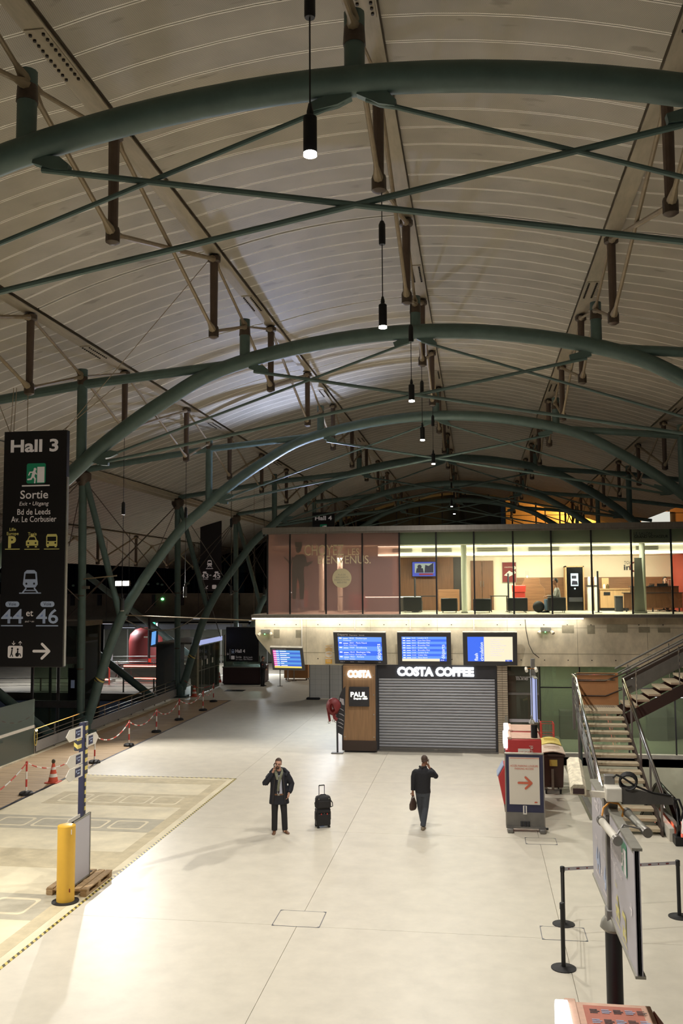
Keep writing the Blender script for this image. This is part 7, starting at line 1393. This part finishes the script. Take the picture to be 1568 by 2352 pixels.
B().box((-.2, -.10, 1.30), (.05, .06, .07), .6).build('arm_patch', 'cone_red', r, world=False)
# ---- seated figures
def seated(loc, rz, label, skin, top, leg, hair, long_=False, lean=.0, chin=False, z0=.46):
    r = thing('person', label, 'person', loc, rz=rz); zs = z0
    hc = (0, -.08-lean, zs+.74); m = B(); f = head(m, hc, ID); limb(m, [(0, -.02-lean*.7, zs+.5), (0, -.06-lean, zs+.68)], [.058, .052])
    rings(m, ((zs-.06, 0, 0, .15, .12), (zs+.15, 0, -.01, .13, .10), (zs+.42, 0, -.02-lean*.6, .15, .09), (zs+.52, 0, -.02-lean*.7, .07, .06)))
    arms = []
    for sx in (-1, 1):
        wr = V((sx*.05, -.26-lean, zs+.57)) if chin and sx > 0 else V((sx*.16, -.38, zs+.2)); el = V((sx*.2, -.25-lean*.3, zs+.24)) if chin and sx > 0 else V((sx*.24, -.1, zs+.18)); sh_ = V((sx*.16, -.02-lean*.6, zs+.44)); arms.append((sh_, el, wr)); limb(m, [sh_, el, wr], [.05, .04, .027])
        hand(m, wr, (-sx*.1, .05, 1) if chin and sx > 0 else (0, -1, -.1), (0, 1, 0) if chin and sx > 0 else (0, 0, -1), .6)
        limb(m, [(sx*.09, 0, zs), (sx*.12, -.44, zs+.02), (sx*.12, -.42, .08)], [.085, .06, .04]); m.ell((sx*.12, -.44, .04), (.028, .06, .03))
    remesh(m.build('body', skin, r, world=False), .009, 3); face_parts(r, f, ID, 1, hair, long_=long_)
    m = B(); rings(m, ((zs-.05, 0, 0, .185, .145), (zs+.15, 0, -.01, .165, .13), (zs+.40, 0, -.02-lean*.6, .185, .115), (zs+.51, 0, -.02-lean*.7, .085, .075)))
    for a in arms: limb(m, [a[0], a[1], V(a[1]).lerp(V(a[2]), .9)], [.075, .062, .048])
    remesh(m.build('top', top, r, world=False), .012, 3); m = B()
    for sx in (-1, 1): limb(m, [(sx*.09, .02, zs), (sx*.12, -.44, zs+.02), (sx*.12, -.42, .09)], [.11, .085, .065])
    m.ell((0, 0, zs-.01), (.18, .15, .11)); remesh(m.build('trousers', leg, r, world=False), .012, 3)
    for sx in (-1, 1): shoe(B(), (sx*.12, -.42, 0), (sx*.1, -1, 0)).build('shoe', 'black', r, world=False, smooth=60)
    return r
x = PY(1523, 1340, 37.3).x; seated((x, 37.3, 4.93), .35, 'dark haired woman seated behind the reception desk, chin on her hand', 'skin', 'coat_black', 'coat_black', 'hair_dark', True, .06, True)
r = thing('desk_chair', 'dark swivel chair under the woman at the reception desk', 'chair', (x, 37.35, 4.93)); B().box((0, .02, .34), (.46, .44, .06)).build('seat', 'leather', r, world=False, bevel=.02); B().tube((0, 0, .05), (0, 0, .32), .03).build('stem', 'charcoal', r, world=False); B().box((0, .27, .62), (.42, .06, .5)).build('backrest', 'leather', r, world=False, bevel=.02)
for k in range(5): a = k*1.2566; B().tube((0, 0, .05), (.27*math.cos(a), .27*math.sin(a), .03), .02, n=6).build('foot', 'charcoal', r, world=False)
x = PY(1280, 1372, 35.6).x; seated((x, 35.62, 4.93), -math.pi/2+.1, 'man in jeans slumped in the black armchair beside the coffee machine', 'skin_dark', 'grey_paint', 'jeans', 'hair_dark', z0=.42)
x = PY(684, 1390, 36.6).x; seated((x, 36.6, 4.93), .3, 'seated traveller in jeans behind the pink film, below the printed porter', 'skin_dark', 'bag_black', 'jeans', 'hair_dark', z0=.44)
r = thing('armchair', 'dark red armchair behind the pink film under the seated traveller', 'armchair', (x, 36.75, 4.93), 'lounge armchairs'); B().box((0, .02, .24), (.6, .5, .14)).build('seat', 'dark_red', r, world=False, bevel=.03); B().box((0, .3, .55), (.62, .1, .6)).build('backrest', 'dark_red', r, world=False, bevel=.03)
for sx in (-1, 1):
    for yy in (-.15, .25): B().tube((sx*.25, yy, 0), (sx*.25, yy, .18), .018, n=6).build('leg', 'black', r, world=False)
# ================================================================== LUGGAGE
p = G(741, 1899); r = thing('trolley_case', 'black wheeled trolley case with red zip pulls and raised handle', 'suitcase', (p.x, p.y, 0), rz=.42)
B().box((0, 0, .255), (.36, .24, .43)).build('case_body', 'bag_black', r, world=False, bevel=.035); B().box((0, -.135, .20), (.31, .05, .28)).build('front_pocket', 'bag_black', r, world=False, bevel=.02); B().box((0, -.13, .40), (.31, .03, .07)).build('top_pocket', 'bag_black', r, world=False, bevel=.012)
for sx in (-1, 1):
    B().ell((sx*.075, -.16, .345), (.014, .008, .02)).build('zip_pull', 'bag_red', r, world=False); B().tube((sx*.15-.02, .1, .04), (sx*.15+.02, .1, .04), .042, n=12).build('wheel', 'rubber', r, world=False); B().tube((sx*.07, .1, .45), (sx*.07, .1, .985), .009, n=8).build('handle_tube', 'charcoal', r, world=False); B().box((sx*.185, 0, .28), (.02, .14, .2)).build('side_pocket', 'bag_black', r, world=False, bevel=.008)
B().path([(-.07, .1, .97), (-.068, .1, .995), (.068, .1, .995), (.07, .1, .97)], .014, 8).build('handle_grip', 'black', r, world=False); B().box((-.05, -.125, .055), (.1, .012, .02)).build('base_badge', 'bag_blue', r, world=False); B().ell((0, -.16, .36), (.01, .006, .01)).build('badge', 'galv', r, world=False)
for sx in (-1, 1): B().box((sx*.14, -.1, .02), (.05, .04, .04)).build('foot', 'rubber', r, world=False)
c_, s_ = math.cos(.42), math.sin(.42); r = thing('travel_bag', 'black soft travel bag strapped on top of the trolley case', 'bag', (p.x-s_*-.03, p.y-.03*c_, .47), rz=.42)
B().loft([[V((w_*x, w2*y, z)) for x, y in rrect(.38, .22, .05)] for z, w_, w2 in ((0, .88, .85), (.03, 1, 1), (.22, 1, .98), (.28, .9, .8), (.30, .7, .55))]).build('bag_body', 'bag_black', r, world=False, smooth=50); B().box((0, -.115, .11), (.28, .03, .16)).build('front_pocket', 'bag_black', r, world=False, bevel=.01)
B().path([(-.09, 0, .295), (-.06, 0, .325), (.06, 0, .325), (.09, 0, .295)], .012, 6).build('top_handle', 'bag_black', r, world=False)
B().path([(.18, -.02, .2), (.23, -.05, .12), (.235, -.06, .04), (.18, -.08, .03), (.08, -.1, .02)], .012, 6).build('shoulder_strap', 'bag_black', r, world=False); B().path([(-.18, -.02, .2), (-.22, -.04, .14), (-.21, -.05, .05), (-.17, -.05, .03)], .012, 6).build('shoulder_strap', 'bag_black', r, world=False)
for sx in (-1, 1): B().box((sx*.13, -.1, .235), (.02, .012, .03)).build('buckle', 'galv', r, world=False)
